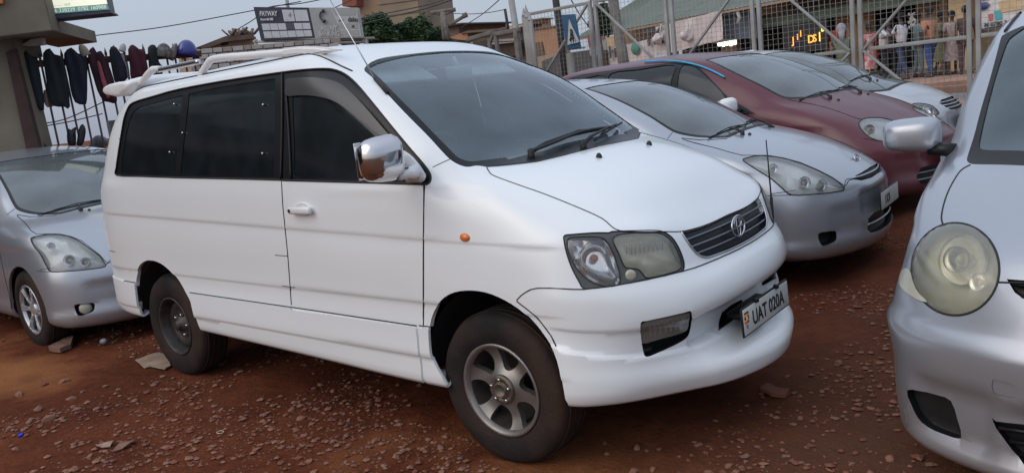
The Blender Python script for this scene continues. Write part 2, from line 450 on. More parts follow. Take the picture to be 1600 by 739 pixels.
# ------------------------------------------------------------------ wheels (axis local +y outwards is -y world for the right side)
def wheel(parent, loc, side, R=.33, W=.2, rim=.19, kind='six', steer=0, tm=None, rm=None, flat=0):
    """side=-1: outer face looks to -y"""
    hub = empty('wheel', loc); hub.parent = parent
    hub.rotation_euler = (0, 0, steer)
    # lathe axis z -> outward (side*y)
    MM = Matrix(((1, 0, 0, 0), (0, 0, side, 0), (0, -side, 0, 0), (0, 0, 0, 1)))
    bm = NB(); h = W/2
    prof = [(rim-.012, -h*.85), (rim+.01, -h*.95), (R-.06, -h*1.03), (R-.02, -h*.92), (R-.004, -h*.7), (R, -h*.35), (R, 0), (R, h*.35), (R-.004, h*.7), (R-.014, h*.88), (R-.035, h*1.0), (R-.07, h*1.04), (rim+.03, h*1.0), (rim+.012, h*.93), (rim, h*.86)]
    add_lathe(bm, prof, 64, MM)
    t = build('tyre', bm, M['tyre'], hub)
    # tread grooves: shallow ribs as real geometry
    bm = NB()
    for q in (-.55, -.18, .18, .55):
        add_tube(bm, [MM @ Vector(((R+.001)*math.cos(a), (R+.001)*math.sin(a), q*h)) for a in [2*math.pi*k/48 for k in range(48)]], .004, 4, closed=True)
    build('tread', bm, M['tyre'], t, kind='stuff')
    tr = tm
    if kind == 'six': alloy_six(hub, MM, rim, h, rm or M['alloy'])
    elif kind == 'steel': steel_wheel(hub, MM, rim, h)
    elif kind == 'multi': alloy_multi(hub, MM, rim, h)
    return hub
def rimbarrel(hub, MM, rim, h, m, lip=.012):
    bm = NB()
    add_lathe(bm, [(rim, h*.86), (rim+.002, h*.93), (rim-.004, h*.97), (rim-lip, h*.9), (rim-lip-.006, h*.70)], 48, MM)
    rb = build('rim', bm, m, hub); bm = NB(); add_lathe(bm, [(rim-lip-.004, h*.72), (rim-.03, h*.3), (rim-.035, -h*.8), (.05, -h*.8), (0, -h*.8)], 40, MM); build('wheel_back', bm, M['steelblack'], rb)
    return rb
def alloy_six(hub, MM, rim, h, m):
    rb = rimbarrel(hub, MM, rim, h, m, .016)
    # six broad spokes: a dished disc with six rounded openings cut out
    bm = NB(); ri, ro, n = .060, rim-.014, 72; V = {}
    rr = np.linspace(ri, ro, 9)
    for i, r in enumerate(rr):
        for k in range(n):
            a = 2*math.pi*k/n; t = (r-ri)/(ro-ri)
            V[i, k] = bm.verts.new((r*math.cos(a), r*math.sin(a), h*(.78-.30*math.sin(math.pi*t)**.8)))
    for i in range(8):
        for k in range(n): bm.faces.new((V[i, k], V[i, (k+1) % n], V[i+1, (k+1) % n], V[i+1, k]))
    bmesh.ops.recalc_face_normals(bm, faces=bm.faces[:])
    if sum(f.normal.z for f in bm.faces) < 0: bmesh.ops.reverse_faces(bm, faces=bm.faces[:])
    bm.normal_update()
    for k in range(6):
        a = 2*math.pi*(k+.25)/6; e = Vector((math.cos(a), math.sin(a), 0)); f_ = Vector((-e.y, e.x, 0))
        P = [(.076, 0), (.082, .018), (.102, .034), (.128, .047), (.150, .051), (.161, .040), (.165, .0), (.161, -.040), (.150, -.051), (.128, -.047), (.102, -.034), (.082, -.018)]
        sc_ = (rim-.014)/.171
        L = [e*(p.x*sc_)+f_*(p.y*sc_)+Vector((0, 0, h*.6)) for p in crspline([Vector((x, y, 0)) for x, y in P], 3)]
        fs = cut(bm, L, (0, 0, -1), face=.5); bmesh.ops.delete(bm, geom=fs, context='FACES'); bm.normal_update()
    rimit(bm, .03, Vector((0, 0, -1)))
    bm.transform(MM)
    sp_ = build('spokes', bm, m, rb); sharp(sp_, 50)
    bm = NB(); add_lathe(bm, [(.066, h*.70), (.064, h*.84), (.057, h*.88), (.044, h*.88), (.04, h*.84), (.034, h*.84), (.033, h*.95), (.026, h*.98), (.024, h*.5), (0, h*.5)], 32, MM)
    build('hub_cap', bm, mat('worn_hub_metal', (.20, .17, .14), .5, metal=.7, col2=(.10, .08, .06), vscale=30), rb)
    bm = NB()
    for k in range(5):
        a = 2*math.pi*k/5+.3; c = Vector((.048*math.cos(a), .048*math.sin(a), h*.90))
        add_lathe(bm, [(.008, -.01), (.008, .006), (.005, .009), (0, .009)], 6, MM @ Matrix.Translation(c))
    build('wheel_nuts', bm, M['chromedull'], rb)
def steel_wheel(hub, MM, rim, h):
    rb = rimbarrel(hub, MM, rim, h, M['steelblack'], .01)
    bm = NB(); add_lathe(bm, [(rim-.03, h*.1), (.155, h*.25), (.14, h*.42), (.115, h*.47), (.10, h*.36), (.075, h*.30), (.06, h*.38), (.045, h*.62), (.03, h*.64), (.03, h*.8), (.02, h*.84), (0, h*.84)], 40, MM)
    build('disc', bm, M['steelblack'], rb)
    bm = NB()
    for k in range(5):
        a = 2*math.pi*k/5; c = Vector((.068*math.cos(a), .068*math.sin(a), h*.36)); add_lathe(bm, [(.010, -.01), (.010, .016), (.006, .02), (0, .02)], 6, MM @ Matrix.Translation(c))
    build('wheel_nuts', bm, M['chromedull'], rb)
    bm = NB()
    for k in range(10):
        a = 2*math.pi*(k+.5)/10; c = Vector((.130*math.cos(a), .130*math.sin(a), h*.455)); add_lathe(bm, [(.013, 0), (.0, .002)], 12, MM @ Matrix.Translation(c))
    build('vent_holes', bm, M['inkblack'], rb)
def alloy_multi(hub, MM, rim, h):
    rb = rimbarrel(hub, MM, rim, h, M['alloy2'], .012)
    for k in range(6):
        bm = NB()
        for s in (-.09, .09):
            a = 2*math.pi*k/6+s
            P = [MM @ Vector((r*math.cos(a*1.0), r*math.sin(a), z)) for r, z in ((.05, h*.72), (.11, h*.80), (rim-.015, h*.86))]
            for p, q in zip(P, P[1:]): add_bar(bm, p, q, .017, .02, .003, up=MM.to_3x3() @ Vector((0, 0, 1)))
        build('spoke', bm, M['alloy2'], rb)
    bm = NB(); add_lathe(bm, [(.07, h*.5), (.068, h*.74), (.05, h*.8), (.03, h*.82), (0, h*.82)], 24, MM); build('hub_cap', bm, M['alloy2'], rb)
    bm = NB(); add_lathe(bm, [(.14, -h*.2), (.14, h*.1), (.05, h*.15), (0, h*.15)], 32, MM); build('brake_disc', bm, M['chromedull'], rb)

def arch_cut(bm, cx, cz, prof, sgn):
    """prof: closed loop (x,z) around wheel centre"""
    L = [Vector((cx+x, sgn*.85, cz+z)) for x, z in prof]
    fs = cut(bm, L, (0, -sgn, 0), face=2, ysign=sgn)
    bmesh.ops.delete(bm, geom=fs, context='FACES')
def arch_liner(parent, cx, cz, r, yo, yi, sgn, a0=2, a1=178, rl=.0, wide=1.0):
    bm = NB(); n = 28; A = []
    for k in range(n+1):
        a = rad(a0+(a1-a0)*k/n); x, z = cx+wide*r*math.cos(a), cz+r*math.sin(a)
        A.append((bm.verts.new((x, sgn*yo, z)), bm.verts.new((x, sgn*yi, z))))
    for p, q in zip(A, A[1:]): bm.faces.new((p[0], q[0], q[1], p[1]))
    bm.faces.new([p[1] for p in A])
    bmesh.ops.recalc_face_normals(bm, faces=bm.faces[:])
    build('arch_liner', bm, M['under'], parent)

def plate_obj(parent, c, nrm_, txt, w=.52, h=.11, size=.082):
    """number plate centred at c, facing nrm_"""
    nrm_ = Vector(nrm_).normalized(); x = Vector((0, 0, 1)).cross(nrm_).normalized(); z = nrm_.cross(x)
    R3 = Matrix((x, z, nrm_)).transposed(); MM = Matrix.Translation(c) @ R3.to_4x4()
    bm = NB(); add_box(bm, (0, 0, 0), (w+.016, h+.016, .008), bevel=.003); bm.transform(MM); fr = build('number_plate', bm, M['inkblack'], parent)
    bm = NB(); add_box(bm, (0, 0, .005), (w, h, .004), bevel=.001); bm.transform(MM); build('plate_face', bm, M['plate'], fr)
    return fr, MM
def uganda_flag(parent, MM, w):
    cols = [(.01, .01, .01), (.75, .50, .02), (.55, .02, .02)]
    for k in range(6):
        bm = NB(); add_box(bm, (-w/2+.035, .036-k*.0075, .0085), (.042, .0073, .001)); bm.transform(MM)
        build('flag_stripe', bm, mat('flag_%d' % (k % 3), cols[k % 3], .6, var=.02) if k < 3 else bpy.data.materials['flag_%d' % (k % 3)], parent)
    bm = NB(); add_lathe(bm, [(.007, 0), (0, .0005)], 12, Matrix.Translation((-w/2+.035, .017, .0095))); bm.transform(MM); build('flag_disc', bm, M['inkwhite'], parent)

def wiper(parent, a, b, arm, m=None):
    """a,b: blade ends; arm: pivot"""
    a, b, arm = Vector(a), Vector(b), Vector(arm)
    bm = NB(); add_tube(bm, dens([a, a.lerp(b, .5)+Vector((0, 0, .004)), b], .1, False), .006, 5)
    mid = a.lerp(b, .5)+Vector((0, 0, .02)); add_tube(bm, [arm, arm.lerp(mid, .3)+Vector((0, 0, .012)), mid], [.011, .008, .005], 6)
    add_tube(bm, [a.lerp(b, .2)+Vector((0, 0, .008)), mid, a.lerp(b, .8)+Vector((0, 0, .008))], .004, 4)
    add_lathe(bm, [(.016, -.02), (.016, .01), (.008, .018), (0, .018)], 10, Matrix.Translation(arm))
    build('wiper', bm, M['rubber'], parent)

def mirror_pod(parent, c, size, side, m, m2=None, yaw=0, stalk=None):
    """door mirror housing; c centre, size (depth,width,height)"""
    bm = NB(); dx, dy, dz = size
    bmesh.ops.create_cube(bm, size=1)
    bmesh.ops.subdivide_edges(bm, edges=bm.edges[:], cuts=5, use_grid_fill=True)
    for v in bm.verts:
        x, y, z = v.co*2
        p = 4.0; L = (abs(x)**p+abs(y)**p+abs(z)**p)**(1/p); x, y, z = x/L, y/L, z/L
        f = max(abs(x), abs(y), abs(z)); tap = 1-.22*max(0, x)   # narrower towards the front
        v.co = Vector((x*dx/2, y*dy/2*tap, z*dz/2*tap*(1-.08*y*side)))
    bm.transform(Matrix.Translation(c) @ Matrix.Rotation(yaw, 4, 'Z'))
    o = build('door_mirror', bm, m, parent)
    return o

# ================================================================== WHITE VAN (world frame = van frame)
def van():
    # rear part of each ring: (x rear centre, x corner, half width, z rear, z at the front door)
    def row(xr, xc, y, zr, zf, front, c2=None):
        fx = front[0][0]
        yc = y-.075; L = [(xr, 0, zr), (xr+.012, y*.6, zr), (xc, yc, zr)]
        for j, x in enumerate((-3.12, -2.7, -2.1, -1.2)):
            t = (x+3.4)/3.0; lo = xc+.12+.05*j; hi = fx-.16*(4-j); x = min(max(x, lo), max(hi, lo))
            L.append((x, y if x > xc+.25 else y-.012, zr+(zf-zr)*t))
        return L+front
    rows = [
     row(-3.50, -3.40, .80, .40, .36, [(-.4, .80, .36), (0, .80, .36), (.33, .80, .36), (.47, .73, .35), (.60, .55, .35), (.74, .28, .34), (.79, 0, .34)]),
     row(-3.58, -3.47, .85, .385, .31, [(-.42, .853, .31), (0, .855, .315), (.36, .853, .325), (.51, .78, .325), (.655, .57, .31), (.815, .27, .298), (.87, 0, .298)]),
     row(-3.60, -3.48, .858, .45, .42, [(-.42, .858, .42), (0, .858, .42), (.36, .86, .42), (.525, .785, .415), (.68, .575, .40), (.825, .28, .385), (.88, 0, .385)]),
     row(-3.60, -3.49, .852, .54, .50, [(-.42, .85, .50), (0, .85, .50), (.35, .852, .50), (.515, .775, .49), (.655, .565, .475), (.715, .32, .455), (.725, 0, .455)]),
     row(-3.60, -3.50, .848, .60, .58, [(-.42, .847, .58), (0, .85, .58), (.35, .85, .58), (.525, .77, .57), (.675, .565, .56), (.715, .32, .555), (.725, 0, .555)]),
     row(-3.605, -3.50, .848, .68, .66, [(-.42, .848, .66), (0, .852, .67), (.34, .852, .67), (.545, .765, .655), (.715, .555, .645), (.80, .28, .64), (.82, 0, .64)]),
     row(-3.60, -3.50, .848, .78, .745, [(-.41, .85, .745), (0, .854, .75), (.33, .852, .75), (.54, .762, .742), (.70, .54, .738), (.778, .28, .735), (.797, 0, .735)]),
     row(-3.59, -3.495, .850, .85, .80, [(-.41, .852, .80), (0, .853, .80), (.32, .845, .795), (.50, .772, .79), (.67, .535, .785), (.735, .28, .78), (.752, 0, .78)]),
     row(-3.58, -3.48, .853, .97, .90, [(-.41, .854, .90), (0, .85, .90), (.30, .835, .89), (.46, .772, .88), (.64, .545, .87), (.705, .29, .86), (.722, 0, .86)]),
     row(-3.56, -3.46, .849, 1.06, .965, [(-.41, .849, .965), (0, .842, .965), (.27, .822, .965), (.415, .775, .968), (.605, .555, .962), (.668, .30, .925), (.684, 0, .918)]),
     row(-3.54, -3.45, .848, 1.12, 1.07, [(-.41, .848, 1.07), (0, .828, 1.06), (.22, .79, 1.05), (.36, .715, 1.04), (.54, .52, 1.015), (.605, .27, .99), (.62, 0, .982)]),
     row(-3.52, -3.43, .846, 1.19, 1.135, [(-.41, .845, 1.135), (0, .803, 1.13), (.15, .755, 1.12), (.27, .66, 1.112), (.40, .48, 1.113), (.45, .25, 1.118), (.465, 0, 1.12)]),
     row(-3.50, -3.40, .842, 1.24, 1.175, [(-.40, .842, 1.175), (-.03, .775, 1.178), (.06, .73, 1.172), (.13, .62, 1.18), (.18, .45, 1.198), (.20, .24, 1.215), (.21, 0, 1.222)]),
     row(-3.47, -3.36, .835, 1.305, 1.22, [(-.40, .832, 1.212), (-.17, .775, 1.228), (-.10, .715, 1.236), (-.075, .60, 1.242), (-.06, .45, 1.248), (-.05, .24, 1.252), (-.045, 0, 1.255)]),
     row(-3.42, -3.31, .812, 1.42, 1.36, [(-.52, .80, 1.34), (-.35, .75, 1.365), (-.29, .69, 1.375), (-.255, .60, 1.38), (-.23, .45, 1.385), (-.215, .24, 1.39), (-.21, 0, 1.39)]),
     row(-3.35, -3.23, .775, 1.57, 1.54, [(-.72, .752, 1.54), (-.60, .705, 1.56), (-.545, .645, 1.57), (-.51, .565, 1.575), (-.475, .43, 1.58), (-.455, .23, 1.585), (-.45, 0, 1.587)]),
     row(-3.25, -3.10, .722, 1.735, 1.735, [(-1.02, .705, 1.735), (-.955, .66, 1.745), (-.93, .60, 1.755), (-.91, .52, 1.765), (-.885, .40, 1.777), (-.87, .22, 1.787), (-.865, 0, 1.79)]),
     row(-3.16, -3.02, .675, 1.805, 1.808, [(-1.12, .662, 1.81), (-1.08, .62, 1.815), (-1.06, .56, 1.82), (-1.03, .48, 1.825), (-1.01, .36, 1.832), (-.99, .2, 1.838), (-.985, 0, 1.84)]),
     row(-3.04, -2.95, .56, 1.85, 1.862, [(-1.25, .55, 1.86), (-1.22, .50, 1.862), (-1.2, .44, 1.865), (-1.18, .38, 1.867), (-1.16, .28, 1.868), (-1.15, .15, 1.869), (-1.15, 0, 1.87)]),
     row(-2.9, -2.85, .32, 1.872, 1.885, [(-1.5, .30, 1.885), (-1.46, .27, 1.885), (-1.45, .24, 1.885), (-1.44, .2, 1.885), (-1.43, .15, 1.886), (-1.42, .08, 1.886), (-1.42, 0, 1.886)]),
    ]
    rows.append([(-2.2+(x+2.2)*.72, 0, z+.008) for x, y, z in rows[-1]])
    c = Car(rows, (0, 0, 0), 0, step=.027, smooth=2, relief=van_relief, creases=van_creases(), name='white_van', label='white people carrier van with roof rails and front lip skirt parked in the middle', cat='van')
    R = c.root; bm = c.body
    Y = Vector((0, 1, 0))
    # ---- wheel arches
    fa = [(-.27, .0), (-.335, .10), (-.345, .20), (-.325, .29), (-.27, .36), (-.19, .412), (-.09, .436), (.02, .436), (.12, .41), (.21, .365), (.285, .295), (.335, .22), (.362, .12), (.372, 0), (.372, -.1), (-.27, -.1)]
    ra = [(-.32, .0), (-.32, .25), (-.285, .33), (-.22, .395), (-.13, .430), (-.04, .438), (.06, .425), (.15, .39), (.23, .335), (.295, .27), (.35, .20), (.385, .12), (.41, .03), (.435, -.1), (-.32, -.1)]
    for sgn in (-1, 1):
        arch_cut(bm, 0, .325, [(x, z) for x, z in crs2(fa)], sgn)
        arch_cut(bm, -2.715, .325, [(x, z) for x, z in crs2(ra)], sgn)
        arch_liner(R, 0.015, .325, .445, .80, .30, sgn); arch_liner(R, -2.665, .325, .46, .80, .30, sgn)
    # ---- windscreen area (outer outline incl. black border and cowl)
    wsd = Vector((-.76, 0, -.65))
    near = [(566, 103), (566, 100), (590, 93), (640, 85), (690, 80)]
    left = [(745, 259), (730, 261), (716, 257), (703, 249), (690, 236), (668, 212), (640, 184), (615, 158), (596, 137), (580, 120), (569, 108)]
    Lp = c.pxl([(760, 261)]+left+near[2:], n=3, closed=False)
    def fullloop(Lh):
        """near half open line (ending at the centreline) -> closed symmetric loop"""
        a = [p for p in Lh if p.y < -.002]
        e = Vector(((Lh[-1].x+a[-1].x)/2, 0, (Lh[-1].z+a[-1].z)/2)); s0 = Lh[0]
        return a, mir(a)[::-1]
    half = [p for p in Lp if p.y < -.01]
    # lower edge: cowl line along the bonnet rear edge, local coordinates
    low = [c.cast((x, y, 3), (0, 0, -1)) for x, y in ((.03, -.42), (.055, -.28), (.07, -.12))]
    # bonnet rear edge starts where the outline starts (first point); order: centre -> near corner -> up -> top centre
    loopn = low[::-1]+half
    ws_loop = loopn+mir(loopn)[::-1]
    wsb = take(bm, ws_loop, wsd, rim=.012)
    # glass inside the black border, border (frit) remains as 'windscreen_surround'
    gl = c.pxl([(790, 246), (752, 251), (733, 252), (716, 246), (701, 232), (660, 190), (622, 152), (598, 127), (578, 108), (579, 104), (598, 96.5), (640, 87.5), (690, 82)], n=3, closed=False)
    gl = [p for p in gl if p.y < -.01]
    lowg = [c.cast((x, y, 3), (0, 0, -1)) for x, y in ((-.075, -.50), (-.07, -.36), (-.062, -.22), (-.06, -.1))]
    gloop = lowg[::-1]+gl; gloop = gloop+mir(gloop)[::-1]
    gb = take(wsb, gloop, wsd, offset=-.004)
    fr = build('windscreen_surround', wsb, M['black'], R)
    build('windscreen', gb, M['screen'], R)
    # ---- side window band, both sides
    band = [(183, 274), (182, 262), (185, 240), (190, 208), (194, 186), (199, 172), (208, 161), (240, 151), (280, 140), (350, 127), (430, 115), (470, 110), (500, 108), (520, 109), (538, 116), (556, 131), (580, 159), (610, 196), (640, 232), (660, 255), (671, 270), (673, 280), (669, 287), (655, 288), (600, 286), (530, 284), (430, 281), (350, 279), (275, 277.5), (220, 275.5)]
    B = c.pxl(band, n=3)
    wins = {'rear_quarter_window': [(190, 270), (190, 250), (194, 220), (200, 192), (206, 176), (216, 168), (245, 160), (284, 149), (282, 180), (277, 230), (272, 273), (230, 271.5)],
            'sliding_door_window': [(281, 273), (286, 220), (292, 170), (294, 147), (340, 137), (400, 127), (429, 123), (429, 170), (427, 230), (426, 277), (350, 275.5)],
            'front_door_window': [(461, 276), (459, 240), (457, 190), (456, 156), (462, 150), (490, 149), (515, 153), (535, 161), (560, 180), (590, 209), (625, 240), (650, 262), (655, 272), (640, 282), (560, 280), (500, 278)]}
    visor = [(450, 149), (449, 133), (452, 123), (490, 121), (515, 124), (535, 131), (555, 147), (580, 173), (605, 202), (625, 224), (632, 236), (626, 237), (608, 219), (585, 200), (560, 181), (535, 163), (515, 154), (490, 149.5), (470, 149)]
    W3 = {k: c.pxl(v, n=3, spl=(k[0] == 'f')) for k, v in wins.items()}
    V3 = c.pxl(visor, n=3)
    for sgn in (-1, 1):
        f = (lambda L: L) if sgn < 0 else mir
        d = (0, -sgn, 0)
        bb = take(bm, f(B), d, offset=-.004, rim=.015)
        vis = take(bb, f(V3), d, remove=False, push=0)
        for k, L in W3.items():
            g = take(bb, f(L), d, offset=-.003)
            build('side_window', g, M['tint'], R, label=k.replace('_', ' ')+' with dark tint')
        build('window_surround', bb, M['black'], R)
        for v in vis.verts:
            t = max(0, min(1, (v.co.z-1.50)/.2)); v.co += Vector((0, sgn*(.022-.006*t), 0))
        rimit(vis, .006); build('rain_visor', vis, M['visor'], R)
        bm2 = NB(); add_tube(bm2, c.lift(f(B), .001) if False else [p+c.nrm(p)*.001 for p in f(B)], .005, 5, closed=True); build('window_seal', bm2, M['rubber'], R)
        # rubber strips between the panes
        bm2 = NB()
        for P in ([(441, 116), (441, 200), (439, 282)], [(448, 150), (452, 210), (455, 280)]):
            add_tube(bm2, [q+c.nrm(q)*.002 for q in f(c.pxl(P, 4, closed=False))], .006, 5)
        build('door_frame_seal', bm2, M['rubber'], R)
    for u, v in ((188, 216), (266, 238), (273, 163), (286, 208), (412, 164), (411, 240)):
        p = c.px(u, v); b2 = NB(); bmesh.ops.create_uvsphere(b2, u_segments=8, v_segments=6, radius=.007, matrix=Matrix.Translation(p+Vector((0, -.003, 0)))); build('window_clip', b2, M['chromedull'], R)
    # ---- front doors
    door = [(440, 282.5), (442, 320), (446, 360), (450, 400), (453, 440), (456, 483.5), (520, 492), (600, 504), (661.5, 513), (661.5, 450), (661.5, 400), (662, 340), (663, 300), (664, 289), (600, 287), (530, 285)]
    D = c.pxl(door, spl=False)
    for sgn in (-1, 1):
        f = (lambda L: L) if sgn < 0 else mir
        g = take(bm, f(D), (0, -sgn, 0), rim=.02)
        dr = build('front_door', g, M['white'], R)
        k0 = max(i for i, p in enumerate(D) if p.z < .592); DS = [p for p in D[k0:]+D[:k0] if p.z > .592]; add_seam(c, f(DS), .0028, closed=False)
        # handle
        H = f([c.px(474, 328)])[0]; n = c.nrm(H); mm = Matrix.Translation(H+n*.004)
        hb = NB(); add_lathe(hb, [(.052, -.012), (.054, .003), (.048, .005), (.03, -.002), (0, -.006)], 28, Matrix.Translation(H+n*.001+Vector((0, 0, .004))) @ Matrix.Rotation(-sgn*math.pi/2, 4, 'X') @ Matrix.Diagonal((1.25, .62, 1, 1)))
        hh = build('handle_recess', hb, M['whitetrim'], dr)
        hb = NB(); add_box(hb, H+n*.024, (.175, .022, .036), bevel=.010); build('door_handle', hb, M['whitetrim'], dr)
        hb = NB(); add_lathe(hb, [(.009, 0), (.009, .004), (0, .004)], 14, Matrix.Translation(H+n*.034+Vector((-.068, 0, 0))) @ Matrix.Rotation(-sgn*math.pi/2, 4, 'X')); build('key_lock', hb, M['inkblack'], dr)
    # ---- bonnet
    bn = c.pxl([(760, 261), (764, 268), (772, 275), (810, 289), (850, 303), (900, 323), (940, 341), (958, 356), (975, 361.5), (1010, 362.5), (1040, 362), (1063, 361.8), (1085, 357.3), (1110, 348.8), (1135, 336.8)], n=3, closed=False)
    bn = [p for p in bn if p.y < -.01]
    hloop = low[::-1]+bn; hloop = hloop+mir(hloop)[::-1]
    g = take(bm, hloop, (-.25, 0, -1), rim=.015)
    build('bonnet', g, M['white'], R)
    add_seam(c, hloop, .0024)
    # ---- bumper: everything ahead of the wheel below the lamp line
    bl = [(884, 660), (880, 600), (869, 541), (852, 512), (835, 492), (812, 474), (808, 468), (822, 456), (840, 450), (880, 451), (912, 452), (960, 446), (1010, 437), (1066, 424), (1100, 413), (1140, 396), (1165, 384)]
    P = c.pxl(bl, n=2, closed=False, spl=True); P = [p for p in P if p.y < -.01]
    P.append(Vector((P[-1].x+.015, -.12, P[-1].z-.004)))
    lowb = [Vector((.6, -.75, .2)), Vector((.37, -.9, .2))]
    bmesh.ops.bisect_plane(bm, geom=bm.verts[:]+bm.edges[:]+bm.faces[:], dist=1e-4, plane_co=(0, 0, 0), plane_no=(0, 1, 0))
    dd = Vector((-.62, .78, 0))
    def beyond(p): return Vector((p.x+.02, .35, p.z))
    hl = lowb+P+[Vector((.8, .4, P[-1].z-.002)), Vector((.9, .4, .2))]
    halves = []
    for sgn in (-1, 1):
        f = (lambda L: L) if sgn < 0 else mir
        d = dd if sgn < 0 else mird(dd)
        g = take(bm, f(hl), d, face=.9, ysign=sgn)
        halves.append((g,))
    def join(a_, b_):
        me = bpy.data.meshes.new('x'); b_.to_mesh(me); b_.free(); a_.from_mesh(me); bpy.data.meshes.remove(me)
        for v in a_.verts:
            if abs(v.co.y) < .0004: v.co.y = 0
        bmesh.ops.remove_doubles(a_, verts=[v for v in a_.verts if abs(v.co.y) < .001], dist=.003); a_.normal_update(); return a_
    g = join(halves[0][0], halves[1][0])
    PS = [p for p in P[:-1] if p.z > .56]; add_seam(c, PS+mir(PS)[::-1], .0026, closed=False)
    # fog lamps and the slot behind the plate
    fogo = [(1001, 505), (1012, 501), (1040, 495), (1070, 488), (1079, 486), (1081, 495), (1079, 512), (1074, 526), (1060, 536), (1030, 550), (1012, 557), (1006, 552), (1002, 530)]
    fogl = [(1003, 507), (1040, 497.5), (1076, 489.5), (1079, 492), (1077, 508), (1074, 517), (1060, 523), (1030, 531), (1008, 537), (1003, 533)]
    F = c.pxl(fogo, 3); FL = c.pxl(fogl, 3)
    df = Vector((-.85, .5, 0))
    for sgn in (-1, 1):
        f = (lambda L: L) if sgn < 0 else mir
        d = df if sgn < 0 else mird(df)
        pc = take(g, f(F), d); bmesh.ops.delete(lp_del(lp, f(F), d), geom=[], context='FACES') if False else None
        for v in pc.verts: v.co += d*.045
        fg = build('fog_lamp_recess', pc, M['black'], R)
        wl = NB(); loop_wall(wl, f(F), d, .05); build('recess_wall', wl, M['black'], fg)
        pl = take(c.body0.copy(), f(FL), d, remove=False, push=.006) if False else None
        lens = patch(c, f(FL), d, .006); le = build('fog_lamp_lens', lens, M['lensold'], fg)
        b2 = NB(); cc = sum(f(FL), Vector())/len(FL); ax = (Vector((0, 0, 1)).cross(d)).normalized()
        for q in range(7): add_bar(b2, cc+d*.03+ax*(.022*(q-3))+Vector((0, 0, -.022)), cc+d*.03+ax*(.022*(q-3))+Vector((0, 0, .022)), .012, .006, .002)
        build('fog_reflector', b2, M['chromedull'], fg)
    # slot behind the plate
    slot = c.pxl([(1122, 517), (1124, 500), (1128, 488), (1140, 478), (1155, 467), (1180, 452), (1193, 444)], n=2, closed=False, spl=False)
    slot = [p for p in slot if p.y < -.005]; sb = [Vector((.8, -.01, slot[0].z+.0)), Vector((.8, -.2, slot[0].z))]
    sl_ = slot+[Vector((.8, -.005, slot[-1].z))]; sl_ = [Vector((.8, p.y, p.z)) for p in sl_]
    sloop = [p for p in sl_]+mir(sl_)[::-1]
    pc = take(g, sloop, (-1, 0, 0))
    for v in pc.verts: v.co.x -= .09
    sp_ = build('bumper_slot', pc, M['black'], R)
    wl = NB(); loop_wall(wl, [c.cast((3, p.y, p.z), (-1, 0, 0)) for p in dens(sloop, .02)], Vector((-1, 0, 0)), .1); build('slot_wall', wl, M['black'], sp_)
    bo = build('front_bumper', g, M['white'], R)
    # crease seams of the lip skirt
    # ---- headlights
    hlo = [(882, 368), (895, 366), (930, 363.5), (952, 363.5), (957, 361.5), (990, 360.5), (1020, 360), (1036, 362), (1050, 371), (1060, 386), (1067, 403), (1069, 415), (1065, 423.5), (1040, 430), (1000, 438), (960, 446.5), (930, 450), (912, 450.5), (905, 441), (893, 418), (885, 395), (881, 376)]
    corner = [(886.5, 374), (903, 370.5), (930, 370), (945, 374), (957, 393), (965, 416), (969, 433), (966, 444), (950, 447.5), (926, 441), (904, 423), (889, 397)]
    main_ = [(958, 371), (985, 364.5), (1010, 363.5), (1031, 364.5), (1047, 374), (1058, 391), (1065, 410), (1062, 421), (1040, 428.5), (1012, 434), (1005, 428), (998, 421), (985, 419), (976, 416), (967, 396)]
    H = c.pxl(hlo, 3); HC = c.pxl(corner, 3); HM = c.pxl(main_, 3)
    dh = Vector((-.75, .66, 0)).normalized()
    for sgn in (-1, 1):
        f = (lambda L: L) if sgn < 0 else mir
        d = dh if sgn < 0 else mird(dh)
        t = take(bm, f(H), d, offset=-.002)
        cpc = take(t, f(HC), d); mpc = take(t, f(HM), d)
        rimit(t, .03)
        h = build('headlight', t, M['lampframe'], R)
        # bulging lens, then housing behind
        for nm, pc, L, lm, depth in (('corner_lamp', cpc, HC, 'lens', .05), ('main_lamp', mpc, HM, 'lensold', .07)):
            bulge(pc, .012); build(nm+'_lens', pc, M[lm], h); b2 = NB(); add_tube(b2, f(L), .0022, 4, closed=True); build('lens_rim', b2, M['rubber'], h)
            hb = NB(); reflector_bowl(hb, c, f(L), d, depth); ro = build(nm+'_reflector', hb, M['reflector'] if nm[0] == 'c' else M['reflectorold'], h)
        # bulb and inner ring of the corner lamp
        cc = sum(f(HC), Vector())/len(HC)+d*.035
        q4 = (-d).to_track_quat('Z', 'Y').to_matrix().to_4x4()
        b2 = NB(); add_lathe(b2, [(.052, -.012), (.056, .0), (.052, .002), (.036, -.012), (.012, -.03), (0, -.03)], 28, Matrix.Translation(cc) @ q4)
        build('corner_lamp_dish', b2, M['chrome'], h)
        b2 = NB(); bmesh.ops.create_uvsphere(b2, u_segments=14, v_segments=10, radius=.016, matrix=Matrix.Translation(cc+d*.004)); build('bulb', b2, M['amberdull'], h)
        # small round lamp at the foot of the main lamp
        cs = (f([c.px(985.5, 430)])[0])
        b2 = NB(); add_lathe(b2, [(.021, -.01), (.021, .001), (.016, .004), (.008, .005), (0, .005)], 24, Matrix.Translation(cs-d*0.001) @ q4); build('side_lamp', b2, M['lensold2'], h)
        # fluting across the main reflector
        cm = sum(f(HM), Vector())/len(HM)+d*.05; ax = Vector((0, 0, 1)).cross(d).normalized()
        b2 = NB()
        for k in range(9):
            p = cm+ax*(.012*(k-4))*1.5+Vector((0, 0, .022)); add_bar(b2, p-Vector((0, 0, .02)), p+Vector((0, 0, .02)), .010, .008, .003)
        build('reflector_fluting', b2, M['chromedull'], h)
        add_seam(c, f(H), .0022)
